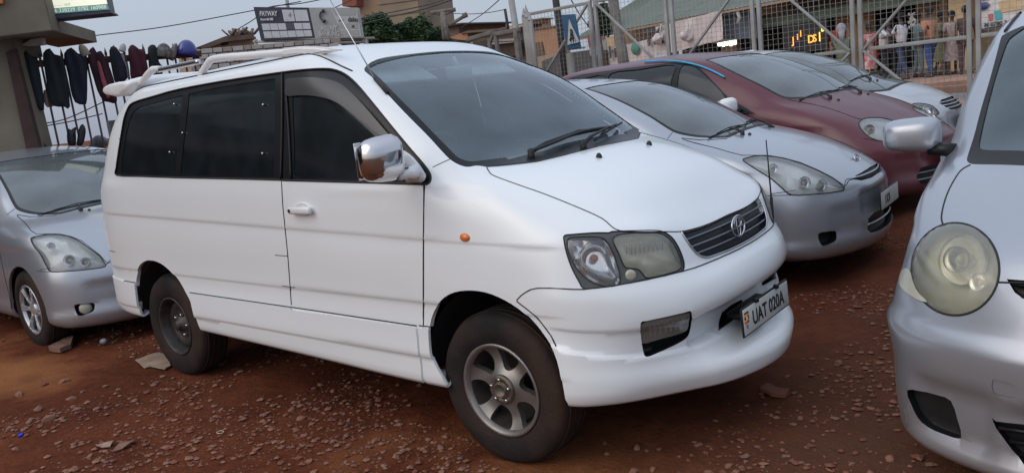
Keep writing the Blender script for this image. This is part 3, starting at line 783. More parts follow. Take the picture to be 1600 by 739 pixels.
    # ---- grille
    gn = c.pxl([(1063, 362), (1072, 376), (1082, 390), (1092, 399), (1104, 402), (1120, 397), (1140, 389.5), (1160, 380)], n=3, closed=False, spl=True)
    gtop = c.pxl([(1063, 361), (1085, 356.3), (1110, 347.6), (1135, 335.5)], n=3, closed=False)
    gn = [p for p in gn if p.y < -.005]; gtop = [p for p in gtop if p.y < -.005]
    gl2 = gn+mir(gn)[::-1]+mir(gtop)[1:]+gtop[::-1][:-1]
    g = take(bm, gl2, (-1, 0, 0))
    zc = [p.z for p in gl2]; z0, z1 = min(zc), max(zc)
    for v in g.verts: v.co.x -= .022
    gr = build('grille', g, M['black'], R)
    wl = NB(); loop_wall(wl, gl2, Vector((-1, 0, 0)), .025); build('grille_wall', wl, M['black'], gr)
    for k in range(3):
        z = z0+(z1-z0)*(.25+.235*k)
        hw = max([abs(p.y) for p in gn if abs(p.z-z) < .02] or [.3])-.008
        P = [c.cast((3, y, z), (-1, 0, 0))+Vector((-.006, 0, 0)) for y in np.linspace(-hw, hw, 22)]
        b2 = NB(); add_tube(b2, P, .0042, 6); build('grille_bar', b2, M['grillebar'], gr)
    b2 = NB(); add_tube(b2, [p+Vector((.003, 0, 0)) for p in gn+mir(gn)[::-1]], .004, 6); build('grille_rim', b2, M['chromedull'], gr)
    # emblem: three ovals
    ec = c.px(1153.5, 351); ec = Vector((ec.x+.012, 0, ec.z)); b2 = NB()
    en = Vector((1, 0, .12)).normalized(); ex = Vector((0, 1, 0)); ez = en.cross(ex)
    def oval(b, cx, cz, a, bb_, r): add_tube(b, [ec+ex*(cx+a*math.cos(t))+ez*(cz+bb_*math.sin(t)) for t in [2*math.pi*k/36 for k in range(36)]], r, 6, closed=True)
    oval(b2, 0, 0, .062, .043, .0045); oval(b2, 0, .016, .036, .0135*1.4, .0038); oval(b2, 0, 0, .015, .042, .0036)
    build('emblem', b2, M['chromedull'], gr)
    # ---- side skirts with step line, both sides
    SK = [(-.42, .20), (-.42, .572), (-1.2, .578), (-2.36, .583), (-2.33, .45), (-2.28, .2)]
    SR = [(-3.035, .2), (-3.035, .60), (-3.2, .602), (-3.44, .606), (-3.52, .608), (-3.52, .2)]
    SF = [(-.405, .18), (-.405, .575), (-.335, .577), (-.31, .5), (-.25, .3), (-.25, .18)]
    for sgn in (-1, 1):
        for nm, L in (('side_skirt', SK), ('rear_skirt', SR), ('front_skirt', SF)):
            P = [Vector((x, sgn*.85, z)) for x, z in L]; P = dens(P, .08)
            g = take(bm, P, (0, -sgn, 0), offset=.010, rim=.014, face=.75)
            build(nm, g, M['white'], R)
            add_seam(c, [Vector((p.x, sgn*.848, p.z+.002)) for p in dens([Vector((x, 0, z)) for x, z in L[1:3+(nm == 'side_skirt')]], .1, False)], .003, closed=False)
    # amber repeater
    for sgn in (-1, 1):
        p = c.px(726.5, 371); p = p if sgn < 0 else mir([p])[0]
        b2 = NB(); add_lathe(b2, [(.026, -.004), (.026, .004), (.018, .010), (0, .013)], 20, Matrix.Translation(p) @ Matrix.Rotation(-sgn*math.pi/2, 4, 'X') @ Matrix.Diagonal((1, .68, 1, 1)))
        build('indicator', b2, M['amber'], R)
    # visible pull marks of the sliding door
    for P in ([(430, 398.5), (449, 400)], [(441, 446.5), (461, 449)]): add_seam(c, c.pxl(P, closed=False, spl=False), .002, closed=False)
    add_seam(c, c.pxl([(703, 249), (692, 254), (676, 261.5)], 3, closed=False), .0018, closed=False)
    add_seam(c, c.pxl([(171, 391.5), (180, 393.5)], 3, closed=False), .0022, closed=False)
    add_seam(c, c.pxl([(662.3, 290), (662, 400), (661.8, 512)], 6, closed=False), .003, closed=False)
    # ---- roof rails and rear spoiler
    for sgn in (-1, 1):
        def rp(x, y, z): return Vector((x-(.06 if sgn > 0 else 0), sgn*y, z-(.036 if sgn > 0 else 0)))
        b2 = NB()
        add_tube(b2, crspline([rp(-2.20, .62, 1.825), rp(-2.12, .615, 1.885), rp(-2.04, .605, 1.908), rp(-1.7, .605, 1.886), rp(-1.38, .60, 1.864), rp(-1.25, .60, 1.852)], 5, False), [.024]*3+[.020]*23, 10)
        rl = build('roof_rail', b2, M['whitetrim'], R)
        b2 = NB()   # front foot: long wedge
        add_prism(b2, [rp(-1.40, .575, 1.889), rp(-1.25, .575, 1.880), rp(-1.12, .575, 1.862), rp(-1.03, .575, 1.843), rp(-.94, .575, 1.824), rp(-1.17, .575, 1.822), rp(-1.22, .575, 1.828), rp(-1.27, .575, 1.837), rp(-1.40, .575, 1.842)], (0, sgn*.046, 0))
        bmesh.ops.bevel(b2, geom=b2.edges[:], offset=.012, segments=3, affect='EDGES')
        sharp(build('rail_foot', b2, M['whitetrim'], rl), 60)
        RP = lambda u, v: (lambda p: Vector((p.x, sgn*.62, p.z)))(onplane(u, v, (0, -.62, 0), (0, 1, 0)))
        b2 = NB(); add_tube(b2, crspline([RP(246, 110), RP(262, 107), RP(290, 101), RP(312, 96.5)], 4, False), .016, 8); build('rear_rail', b2, M['chromedull'], R)
        b2 = NB(); add_tube(b2, crspline([RP(216, 134), RP(224, 126), RP(232, 116), RP(240, 109), RP(250, 108)], 4, False), [.010]*2+[.020]*5+[.022]*6+[.019]*4, 10)
        build('rail_foot', b2, M['whitetrim'], rl)
        b2 = NB(); add_tube(b2, [c.cast((x, sgn*y, 3), (0, 0, -1))+Vector((0, 0, .001)) for x, y in zip(np.linspace(-3.05, -.86, 30), [.63]*30)], .0045, 5); build('roof_gutter', b2, M['rubber'], R)
    b2 = NB()
    sec = [(-2.92, 1.872), (-3.04, 1.893), (-3.22, 1.897), (-3.34, 1.887), (-3.38, 1.865), (-3.37, 1.84), (-3.30, 1.822), (-3.1, 1.80)]
    ys = [-.69, -.68, -.64, -.5, -.25, 0, .25, .5, .64, .68, .69]; rg = []
    for y in ys:
        k = abs(y)/.69; sc_ = 1 if k < .9 else (.93 if k < .97 else (.82 if k < .99 else .55)); cx, cz = -3.20, 1.85
        rg.append([b2.verts.new((cx+(x-cx)*sc_+.03*k*k, y, cz+(z-cz)*sc_-.012*k*k)) for x, z in sec])
    for A, B2 in zip(rg, rg[1:]):
        for k in range(len(sec)): b2.faces.new((A[k], A[(k+1) % len(sec)], B2[(k+1) % len(sec)], B2[k]))
    b2.faces.new(rg[0][::-1]); b2.faces.new(rg[-1]); bmesh.ops.recalc_face_normals(b2, faces=b2.faces[:])
    bmesh.ops.subdivide_edges(b2, edges=b2.edges[:], cuts=1, smooth=.6, use_grid_fill=True)
    build('rear_spoiler', b2, M['whitetrim'], R)
    # ---- aerial, nozzles, wipers
    a0 = c.px(595, 140); b2 = NB(); n = c.nrm(a0)
    A, B1 = c.px(586, 125)+n*.008, c.px(606, 148)+n*.008
    add_tube(b2, [A, B1], .009, 8); ah = build('aerial_base', b2, M['rubber'], R)
    b2 = NB(); T = onplane(505, -18, A, (0, 1, 0)); add_tube(b2, [A, A.lerp(T, .4), T], [.0035, .003, .0022], 6); build('aerial_rod', b2, M['chromedull'], ah)
    for sgn in (-1, 1):
        p = c.px(936, 246); p = p if sgn < 0 else mir([p])[0]
        b2 = NB(); add_lathe(b2, [(.014, -.004), (.013, .008), (.007, .018), (0, .02)], 12, Matrix.Translation(p)); build('washer_nozzle', b2, M['rubber'], R)
    W = lambda u, v, l=.02: c.px(u, v)+Vector((.76, 0, .65))*l
    wiper(R, W(849, 227), W(948, 204), W(826, 243)) ; wiper(R, W(925, 224), W(968, 196), c.px(912, 232)+Vector((0, 0, .02)))
    b2 = NB(); add_tube(b2, crspline([W(826, 243, .03), W(860, 231, .04), W(905, 212, .03), W(950, 203, .02)], 3, False), .008, 6)
    build('wiper_arm', b2, M['rubber'], R)
    # bonnet-corner aerial stalk on the far front corner
    q = c.px(1205, 333) if False else onplane(1206, 338, (0, .74, 0), (0, 1, 0))
    b2 = NB(); t1 = onplane(1205, 308, q, (1, 0, 0)); t2 = onplane(1197, 219, q, (1, 0, 0))
    add_tube(b2, [q+Vector((-.0, 0, -.03)), q, t1], [.012, .012, .008], 8); add_tube(b2, [t1, t2], [.004, .003], 6)
    build('corner_marker_rod', b2, M['rubber'], R)
    # ---- door mirrors
    for sgn in (-1,):
        cc = onplane(598, 248.5, (0, -1.0, 0), (0, 1, 0)); cc = Vector((cc.x, sgn*1.0, cc.z))
        mo = mirror_pod(R, cc, (.12, .20, .185), sgn, M['chrome'], yaw=0)
        b2 = NB()
        p0 = onplane(622, 273, (0, -.95, 0), (0, 1, 0)); p1 = onplane(652, 268, (0, -.85, 0), (0, 1, 0))
        p0, p1 = (Vector((p.x, sgn*abs(p.y), p.z)) for p in (p0, p1))
        add_tube(b2, [p0+Vector((.0, 0, -.01)), p0.lerp(p1, .5), p1], [.016, .022, .034], 8); ar = build('mirror_arm', b2, M['whitetrim'], R)
        tri = [onplane(u, v, (0, -.83, 0), (0, 1, 0)) for u, v in ((632, 234), (645, 243), (658, 258), (668, 274), (664, 284), (640, 284), (636, 262))]
        tri = [Vector((p.x, sgn*abs(p.y), p.z)) for p in tri]
        b2 = NB(); add_prism(b2, tri, (0, sgn*.028, 0)); bmesh.ops.bevel(b2, geom=b2.edges[:], offset=.006, segments=2, affect='EDGES'); build('mirror_base', b2, M['whitetrim'], ar)
        b2 = NB(); add_box(b2, cc+Vector((-.066, 0, 0)), (.006, .17, .15), bevel=.002); build('mirror_glass', b2, M['chrome'], mo)
        b2 = NB(); add_tube(b2, [cc+Vector((.035, sgn*y, -.052)) for y in (-.1, .0, .1)], .003, 4); build('mirror_seam', b2, M['inkblack'], mo)
    # ---- plate
    fr, MM = plate_obj(R, Vector((.826, 0, .524)), (1, 0, .05), '', .48, .106)
    text('plate_lettering', 'UAT 020A', .084, M['inkblack'], MM @ Matrix.Translation((-.158, -.031, .0075)), fr, bold=.0016, xs=.92)
    uganda_flag(fr, MM, .50)
    text('plate_small_lettering', 'U', .022, M['inkblack'], MM @ Matrix.Translation((-.222, -.028, .0075)), fr, bold=.0005)
    b2 = NB()
    for y in (-.11, .11): add_box(b2, (.832, y, .585), (.02, .022, .018), bevel=.003)
    add_box(b2, (.765, 0, .52), (.09, .3, .03)); build('plate_bracket', b2, M['black'], fr)
    # ---- wheels
    for sgn in (-1, 1):
        wheel(R, (0, sgn*.725, .325), sgn, .330, .20, .203, 'six')
        wheel(R, (-2.715, sgn*.715, .325), sgn, .330, .195, .188, 'steel')
    # ---- cabin seen through the windscreen
    b2 = NB(); add_prism(b2, [Vector((x, -.66, z)) for x, z in ((-.08, 1.0), (-.10, 1.19), (-.16, 1.215), (-.5, 1.21), (-.62, 1.16), (-.6, .9))], (0, 1.32, 0)); bmesh.ops.bevel(b2, geom=b2.edges[:], offset=.02, segments=2, affect='EDGES')
    build('dashboard', b2, M['interior'], R)
    b2 = NB(); ctr = Vector((-.72, -.34, 1.22)); ax = Vector((-.85, 0, .5)).normalized(); e1, e2 = frame(ax)
    add_tube(b2, [ctr+e1*.18*math.cos(t)+e2*.18*math.sin(t) for t in [2*math.pi*k/32 for k in range(32)]], .014, 6, closed=True); add_tube(b2, [ctr-e1*.18, ctr+e1*.18], .014, 6); add_tube(b2, [ctr, ctr-ax*.3], .03, 8)
    build('steering_wheel', b2, M['interiord'], R)
    for y in (-.36, .36):
        b2 = NB(); add_box(b2, (-1.45, y, 1.18), (.16, .50, .62), Matrix.Rotation(-.22, 3, 'Y'), bevel=.05); s = build('seat', b2, M['interior'], R)
        b2 = NB(); add_box(b2, (-1.54, y, 1.60), (.10, .27, .20), Matrix.Rotation(-.2, 3, 'Y'), bevel=.045); build('headrest', b2, M['interior'], s)
        b2 = NB(); add_box(b2, (-1.2, y, .88), (.5, .5, .14), bevel=.04); build('seat_base', b2, M['interior'], s)
        b2 = NB(); add_box(b2, (-.86, y*.9, 1.685), (.17, .38, .02), Matrix.Rotation(.55, 3, 'Y'), bevel=.008); build('sun_visor', b2, mat('visor_cloth%d' % (y > 0), (.75, .74, .70), .9), R)
    b2 = NB(); add_box(b2, (-.76, 0, 1.665), (.03, .19, .07), bevel=.012); add_tube(b2, [(-.76, 0, 1.69), (-.79, 0, 1.745)], .012, 6); build('rear_view_mirror', b2, mat('mirror_back', (.6, .6, .58), .5), R)
    b2 = NB(); add_box(b2, (-1.9, 0, .95), (3.0, 1.5, .04)); add_box(b2, (-3.3, 0, 1.3), (.04, 1.4, .7)); add_box(b2, (-1.9, 0, 1.79), (1.6, 1.15, .02))
    build('cabin_floor', b2, M['interiord'], R)
    b2 = NB(); add_tube(b2, crspline([(-.60, -.02, 1.64), (-.5, .02, 1.45), (-.38, .06, 1.25)], 4, False), .004, 4); build('phone_charger_cable', b2, M['rubber'], R)
    underbody(R, -3.45, .62, .70, .40)
    rimit(bm, .022)
    build('body', bm, M['white'], R)
    build('panel_gap', c.seams, M['inkblack'], R, kind='stuff')
    return c

def sst(a, b, t):
    t = max(0., min(1., (t-a)/(b-a))); return t*t*(3-2*t)
W8 = .009
def van_creases():
    """edge pairs laid on the shell where the body steps: (point, normal, where)"""
    sf = lambda z0, z1: (lambda p: abs(p.y) > .6 and p.x < .45 and z0 < p.z < z1)
    ff = lambda z0, z1: (lambda p: p.x > .25 and z0 < p.z < z1)
    L = []
    for k in (0, 1):
        L += [((.18, 0, .955-k*W8), (.0305, 0, 1), sf(.9, 1.12)), ((0, 0, .688-k*W8), (0, 0, 1), sf(.62, .75)), ((0, 0, .445-k*W8), (0, 0, 1), sf(.38, .5)),
              ((.36, 0, .567-k*W8), (.245, 0, 1), ff(.38, .66)), ((.36, 0, .640-k*W8), (.1, 0, 1), lambda p: p.x > .25 and .52 < p.z < .7 and abs(p.y) > .38),
              ((0, 0, .605-k*W8), (0, 0, 1), lambda p: p.x > .55 and .54 < p.z < .66 and abs(p.y) < .52)]
        for s in (-1, 1): L.append(((0, s*(.43+k*.018), 0), (.15, s, 0), lambda p: p.x > .5 and .42 < p.z < .64 and .35 < abs(p.y) < .52))
    return L
def van_relief(p):
    x, ay, z = p.x, abs(p.y), p.z; s = 1 if p.y > 0 else -1; d = Vector((0, 0, 0))
    if z > 1.2 or x < -3.45: return d
    step = lambda zc: max(0., min(1., (zc+.0005-z)/W8))      # 0 above the line, 1 just below it
    side = sst(.62, .76, ay)*(1-sst(.30, .42, x))
    if side > 0:
        zc = .955-(x-.18)*.0305
        k = -.0045*step(zc)*(1-sst(.03, .22, zc-z)) - .006*step(.688)*(1-sst(.03, .12, .688-z)) - .009*step(.445)*(1-sst(.04, .13, .445-z))
        d.y += s*k*side
    if x > .3:
        r = Vector((x-.1, p.y, 0)).normalized(); fx = sst(.3, .36, x)
        inm = max(0., min(1., ((.448-.15*(x-.7))-ay)/.018))
        zl = .567-(x-.36)*.245
        d.x -= .050*inm*step(.605)*(1-step(zl))
        d += r*(.011+.006*(1-sst(.3, .6, ay)))*step(zl)*fx
        za = .640-(x-.36)*.1
        d -= r*.010*step(za)*(1-step(zl)*.0)*sst(.40, .44, ay)*fx*(1-.6*sst(.03, .12, za-z))
        d -= r*.010*(1-sst(.352, .366, z))*fx*step(zl)
    return d
def crs2(L): return [(p.x, p.y) for p in crspline([Vector((a, b, 0)) for a, b in L], 3)]
def add_seam(c, L, r, closed=True):
    P = [p+c.nrm(p)*(r*.15) for p in L]
    Q = [P[0]]
    for p in P[1:]:
        if (p-Q[-1]).length > .006: Q.append(p)
    if len(Q) > 1: add_tube(c.seams, Q, r, 5, closed=closed)
def patch(c, L, d, push=0):
    """copy of the shell's surface inside loop L, moved by d*push"""
    b = c.shell0.copy(); g = take(b, L, d, remove=False, push=push, face=.8); b.free(); return g
def loop_wall(bm, L, d, depth):
    d = Vector(d).normalized()
    A = [bm.verts.new(p) for p in L]; B = [bm.verts.new(p+d*depth) for p in L]
    for i in range(len(L)): bm.faces.new((A[i], A[(i+1) % len(L)], B[(i+1) % len(L)], B[i]))
    bmesh.ops.recalc_face_normals(bm, faces=bm.faces[:])
def bulge(bm, h):
    cc = sum((v.co for v in bm.verts), Vector())/len(bm.verts); R_ = max((v.co-cc).length for v in bm.verts); bm.normal_update()
    # distance to border
    bd = [v.co.copy() for v in bm.verts if v.is_boundary]
    for v in bm.verts:
        q = min((v.co-b).length for b in bd) if bd else 0; v.co += v.normal*h*min(1, q/(R_*.5))**.6
def reflector_bowl(bm, c, L, d, depth):
    cc = sum(L, Vector())/len(L); prev = None; n = len(L)
    for k in range(7):
        t = k/6; s = math.cos(t*math.pi/2*.96); ring = [bm.verts.new(cc+(p-cc)*s+d*(depth*math.sin(t*math.pi/2)+.003)) for p in L]
        if prev:
            for i in range(n): bm.faces.new((prev[i], prev[(i+1) % n], ring[(i+1) % n], ring[i]))
        prev = ring
    bm.faces.new(prev); bmesh.ops.recalc_face_normals(bm, faces=bm.faces[:])
def underbody(R, x0, x1, hw, z):
    b2 = NB(); add_box(b2, ((x0+x1)/2, 0, z), (x1-x0, hw*2-.5, .12)); add_box(b2, (0, 0, .30), (.1, 1.3, .08)); add_box(b2, (-2.7, 0, .32), (.1, 1.3, .1))
    build('underbody', b2, M['under'], R)
M['lampframe'] = mat('lamp_frame_grey', (.06, .065, .06), .35, coat=.4)
M['reflector'] = mat('lamp_reflector', (.97, .97, .97), .16, metal=.8, var=.15, vscale=30)
M['reflectorold'] = mat('aged_lamp_reflector', (.96, .96, .88), .4, metal=.3, var=.2, vscale=20)
M['amberdull'] = mat('bulb_amber', (.55, .22, .12), .3, coat=.5)
M['lensold2'] = mat('small_lamp_lens', (.42, .42, .34), .2, coat=.6)
M['grillebar'] = mat('grille_bar_grey', (.16, .18, .21), .4, metal=.3)

# ================================================================== OTHER CARS
def halfloop(c, px_pts, locals_bottom=(), n=3, lim=-.012):
    """near half traced as pixels from one centreline end to the other -> closed symmetric loop on the shell"""
    L = [p for p in c.pxl(px_pts, n=n, closed=False) if p.y < lim]
    L += [c.cast((x, y, 3), (0, 0, -1)) for x, y in locals_bottom]
    return L+mir(L)[::-1]
def car_relief(p):
    x, ay, z = p.x, abs(p.y), p.z; s = 1 if p.y > 0 else -1; d = Vector((0, 0, 0))
    if z > 1.0 or x < -3.4: return d
    side = sst(.62, .76, ay)*(1-sst(.2, .45, x))
    if side > 0:
        zc = .80-.03*x; k = 0
        if z < zc+.02: k -= .010*sst(0, .04, zc+.02-z)*(1-sst(.05, .25, zc-z))
        if z < .36: k += .012*sst(0, .04, .36-z)
        d.y += s*k*side
    if x > .4:
        r = Vector((x-.1, p.y, 0)).normalized()
        d -= r*.022*(1-sst(.36, .42, ay))*sst(.42, .46, z)*(1-sst(.57, .61, z))
        d += r*.014*(1-sst(.29, .33, z)); d -= r*.012*sst(.33, .36, z)*(1-sst(.50, .56, z))*sst(.40, .46, ay)*(1-sst(.62, .68, ay))
    return d
def sienta_relief(p):
    x, ay, z = p.x, abs(p.y), p.z; d = Vector((0, 0, 0))
    if x > .3 and z < .9:
        r = Vector((x-.1, p.y, 0)).normalized()
        d += r*.022*(1-sst(.575, .615, z))*sst(.40, .60, z)
        d -= r*.030*sst(.19, .23, z)*(1-sst(.40, .44, z))*sst(.47, .50, ay)*(1-sst(.72, .76, ay))
        d -= r*.035*(1-sst(.44, .47, ay))*sst(.19, .23, z)*(1-sst(.38, .42, z))
        d += r*.012*(1-sst(.17, .20, z))
    if x < .5 and .3 < z < 1.0 and ay > .6:
        s = 1 if p.y > 0 else -1; d.y -= s*.008*sst(0, .03, .90-z)*(1-sst(.05, .25, .87-z))*(1-sst(.2, .4, x))
    return d
def car(name, label, rows, loc, rz, pm, F, rear=-3.71, wb=-2.75, wr=.315, hw=.845, step=.045, kind='multi', ztop=1.3, archr=.355):
    c = Car(rows, loc, rz, step=step, smooth=2, relief=F.get('relief', car_relief), name=name, label=label, cat='car')
    R = c.root; bm = c.body
    for sgn in (-1, 1):
        A = [(archr*math.cos(rad(a))*1.02, archr*math.sin(rad(a))) for a in range(-10, 191, 8)]; A += [(-archr, -.2), (archr, -.2)]
        for cx in (0, wb):
            arch_cut(bm, cx, wr, A, sgn); arch_liner(R, cx, wr, archr+.015, hw-.05, .3, sgn)
            wheel(R, (cx, sgn*(hw-.105), wr), sgn, wr, .19, .20 if wr > .31 else .18, kind, rm=M['alloy2'])
    rimit(bm, .02)
    if 'ws' in F:
        L = halfloop(c, *F['ws']); d = Vector(F.get('wsd', (-.6, 0, -.8)))
        t = take(bm, L, d, rim=.01)
        cen = sum(L, Vector())/len(L)
        G = [cen+(p-cen)*F.get('wsg', .965)+Vector(F.get('wsoff', (-.012, 0, .01))) for p in L]
        if 'glass' in F: G = halfloop(c, F['glass'], F['glasstop'], 3)
        g = take(t, G, d, offset=-.004)
        build('windscreen_surround', t, M['rubber'], R); build('windscreen', g, M[F.get('screen', 'screen2')], R)
        b2 = NB(); add_box(b2, (-1.6, 0, .85), (2.9, 1.3, .05)); add_box(b2, (-.35, 0, .93), (.5, 1.25, .1), bevel=.03); add_box(b2, (-2.9, 0, 1.1), (.05, 1.0, .5))
        build('cabin_floor', b2, M['interiord'], R)
        b2 = NB()
        for y in (-.35, .35): add_box(b2, (-1.35, y, 1.05), (.14, .46, .5), Matrix.Rotation(-.25, 3, 'Y'), bevel=.05); add_box(b2, (-1.44, y, 1.33), (.09, .24, .14), bevel=.04)
        build('seats', b2, M['interior'], R)
        b2 = NB(); m0 = cen+Vector((-.25, 0, .14)); add_box(b2, m0, (.03, .22, .07), bevel=.012); build('rear_view_mirror', b2, M['interiord'], R)
    bands = {-1: bm, 1: bm}
    if 'band' in F:
        BL = [c.cast((q.x, -3, q.y), (0, 1, 0)) for q in crspline([Vector((a, b, 0)) for a, b in F['band']], 3)]
        for sgn in (-1, 1): bands[sgn] = take(bm, BL if sgn < 0 else mir(BL), (0, -sgn, 0), offset=-.002, rim=.008)
    for k, (P, col) in enumerate(F.get('side', [])):
        for sgn in (-1, 1):
            f = (lambda L: L) if sgn < 0 else mir
            L = [q if isinstance(q, Vector) else None for q in P] if isinstance(P[0], Vector) else None
            L3 = []
            for q in crspline([Vector((a, b, 0)) for a, b in P], 3): L3.append(c.cast((q.x, -3, q.y), (0, 1, 0)))
            t = take(bands[sgn], f(L3), (0, -sgn, 0), offset=-.003)
            w_ = build('side_window', t, M[col], R)
            b2 = NB(); add_tube(b2, f(L3), .006, 5, closed=True); build('window_seal', b2, M['rubber'], w_)
    if 'band' in F:
        for sgn in (-1, 1): build('window_surround', bands[sgn], M['black'], R)
    for P, col, nm, dep, d in F.get('holes', []):
        L = c.pxl(P, 2) if len(P[0]) == 2 else [c.cast((3, y, z), (-1, 0, 0)) for _, y, z in P]
        for sgn in (-1, 1):
            f = (lambda L: L) if sgn < 0 else mir
            dv = Vector(d) if sgn < 0 else mird(d); dv.normalize()
            t = take(bm, f(L), dv)
            for v in t.verts: v.co += dv*dep
            o = build(nm, t, M[col], R); b2 = NB(); loop_wall(b2, f(L), dv, dep); build('recess_wall', b2, M['black'], o)
    for P, col, nm, dep in F.get('mid', []):   # openings across the centreline: half outline as (y,z)
        L = [c.cast((3, p.x, p.y), (-1, 0, 0)) for p in dens([Vector((a, b, 0)) for a, b in P], .03, False)]
        L = L+mir(L)[::-1]
        t = take(bm, L, (-1, 0, 0))
        for v in t.verts: v.co.x -= dep
        o = build(nm, t, M[col], R); b2 = NB(); loop_wall(b2, L, Vector((-1, 0, 0)), dep); build('recess_wall', b2, M['black'], o)
        if nm in ('grille', 'lower_grille'):
            zs = [p.z for p in L]; z0, z1 = min(zs), max(zs)
            for k in range(F.get('bars', 2)):
                z = z0+(z1-z0)*(k+1)/(F.get('bars', 2)+1); hw2 = max([abs(p.y) for p in L if abs(p.z-z) < .03] or [.2])-.02
                b2 = NB(); add_tube(b2, [c.cast((3, y, z), (-1, 0, 0))+Vector((-.008, 0, 0)) for y in np.linspace(-hw2, hw2, 14)], .008, 6); build('grille_bar', b2, M[F.get('barm', 'grillebar')], o)
    if 'lamp' in F:
        lampsets = F['lamp']
        for P, lens, refl, depth, d0, bowls in lampsets:
            L = c.pxl(P, 3)
            for sgn in (-1, 1):
                f = (lambda L: L) if sgn < 0 else mir
                d = (Vector(d0) if sgn < 0 else mird(d0)).normalized()
                t = take(bm, f(L), d); bulge(t, F.get('bulge', .010))
                h = build('headlight', t, M[lens], R)
                b2 = NB(); reflector_bowl(b2, c, f(L), d, depth); build('lamp_housing', b2, M[refl], h)
                b2 = NB(); add_tube(b2, f(L), .0045, 5, closed=True); build('lamp_seal', b2, M['rubber'], h)
                q4 = (-d).to_track_quat('Z', 'Y').to_matrix().to_4x4()
                for (u, v, r, dp, mm_) in bowls:
                    p = f([c.px(u, v)])[0]+d*dp
                    b2 = NB(); add_lathe(b2, [(r, .014), (r*1.04, .0), (r*.93, .004), (r*.75, -.016), (r*.4, -.032), (0, -.036)], 24, Matrix.Translation(p) @ q4); build('lamp_bowl', b2, M[mm_], h)
                    b2 = NB(); bmesh.ops.create_uvsphere(b2, u_segments=12, v_segments=8, radius=r*.36, matrix=Matrix.Translation(p-d*.0+d*.014)); build('bulb', b2, M['lensold2'] if mm_ != 'amberdull' else M['amberdull'], h)
    for P, r in F.get('seams', []):
        L = c.pxl(P, 3, closed=False); add_seam(c, L, r, False); add_seam(c, mir(L), r, False)
    for P, r in F.get('seaml', []):
        for sgn in (-1, 1): add_seam(c, [c.cast((x, sgn*3, z), (0, -sgn, 0)) for x, z in [(p.x, p.y) for p in dens([Vector((a, b, 0)) for a, b in P], .06, False)]], r, False)
    if 'hood' in F:
        L = halfloop(c, *F['hood']); add_seam(c, L, .003, True)
    if 'mirror' in F:
        cx, cy, cz, sx, sy, sz, mm_ = F['mirror']
        for sgn in (-1, 1):
            mo = mirror_pod(R, Vector((cx, sgn*cy, cz)), (sx, sy, sz), sgn, M[mm_])
            b2 = NB(); add_tube(b2, [(cx, sgn*(cy-sy*.3), cz-sz*.42), (cx+.02, sgn*(hw-.1), cz-sz*.5)], [.03, .03], 8); build('mirror_arm', b2, M['black'], mo)
            b2 = NB(); add_box(b2, (cx-sx*.49, sgn*cy, cz), (.006, sy*.85, sz*.75), bevel=.002); build('mirror_glass', b2, M['chrome'], mo)
    for sgn in (-1, 1):
        p = c.cast((-1.28, sgn*3, .86), (0, -sgn, 0)); b2 = NB(); add_box(b2, p+Vector((0, sgn*.02, 0)), (.16, .02, .028), bevel=.008); build('door_handle', b2, pm, R)
    if 'wipers' in F:
        for a, b, e in F['wipers']:
            up = Vector((.55, 0, .8))*.012
            q = lambda t: c.cast((t[0], t[1], 3), (0, 0, -1))+up
            wiper(R, q(a), q(b), q(e))
    for x, y in F.get('nozzles', []):
        for sgn in (-1, 1):
            p = c.cast((x, sgn*y, 3), (0, 0, -1)); b2 = NB(); add_lathe(b2, [(.014, -.004), (.012, .008), (0, .016)], 10, Matrix.Translation(p)); build('washer_nozzle', b2, M['rubber'], R)
    underbody(R, rear+.3, .55, .65, .30)
    build('body', bm, pm, R); build('panel_gap', c.seams, M['inkblack'], R, kind='stuff')
    return c

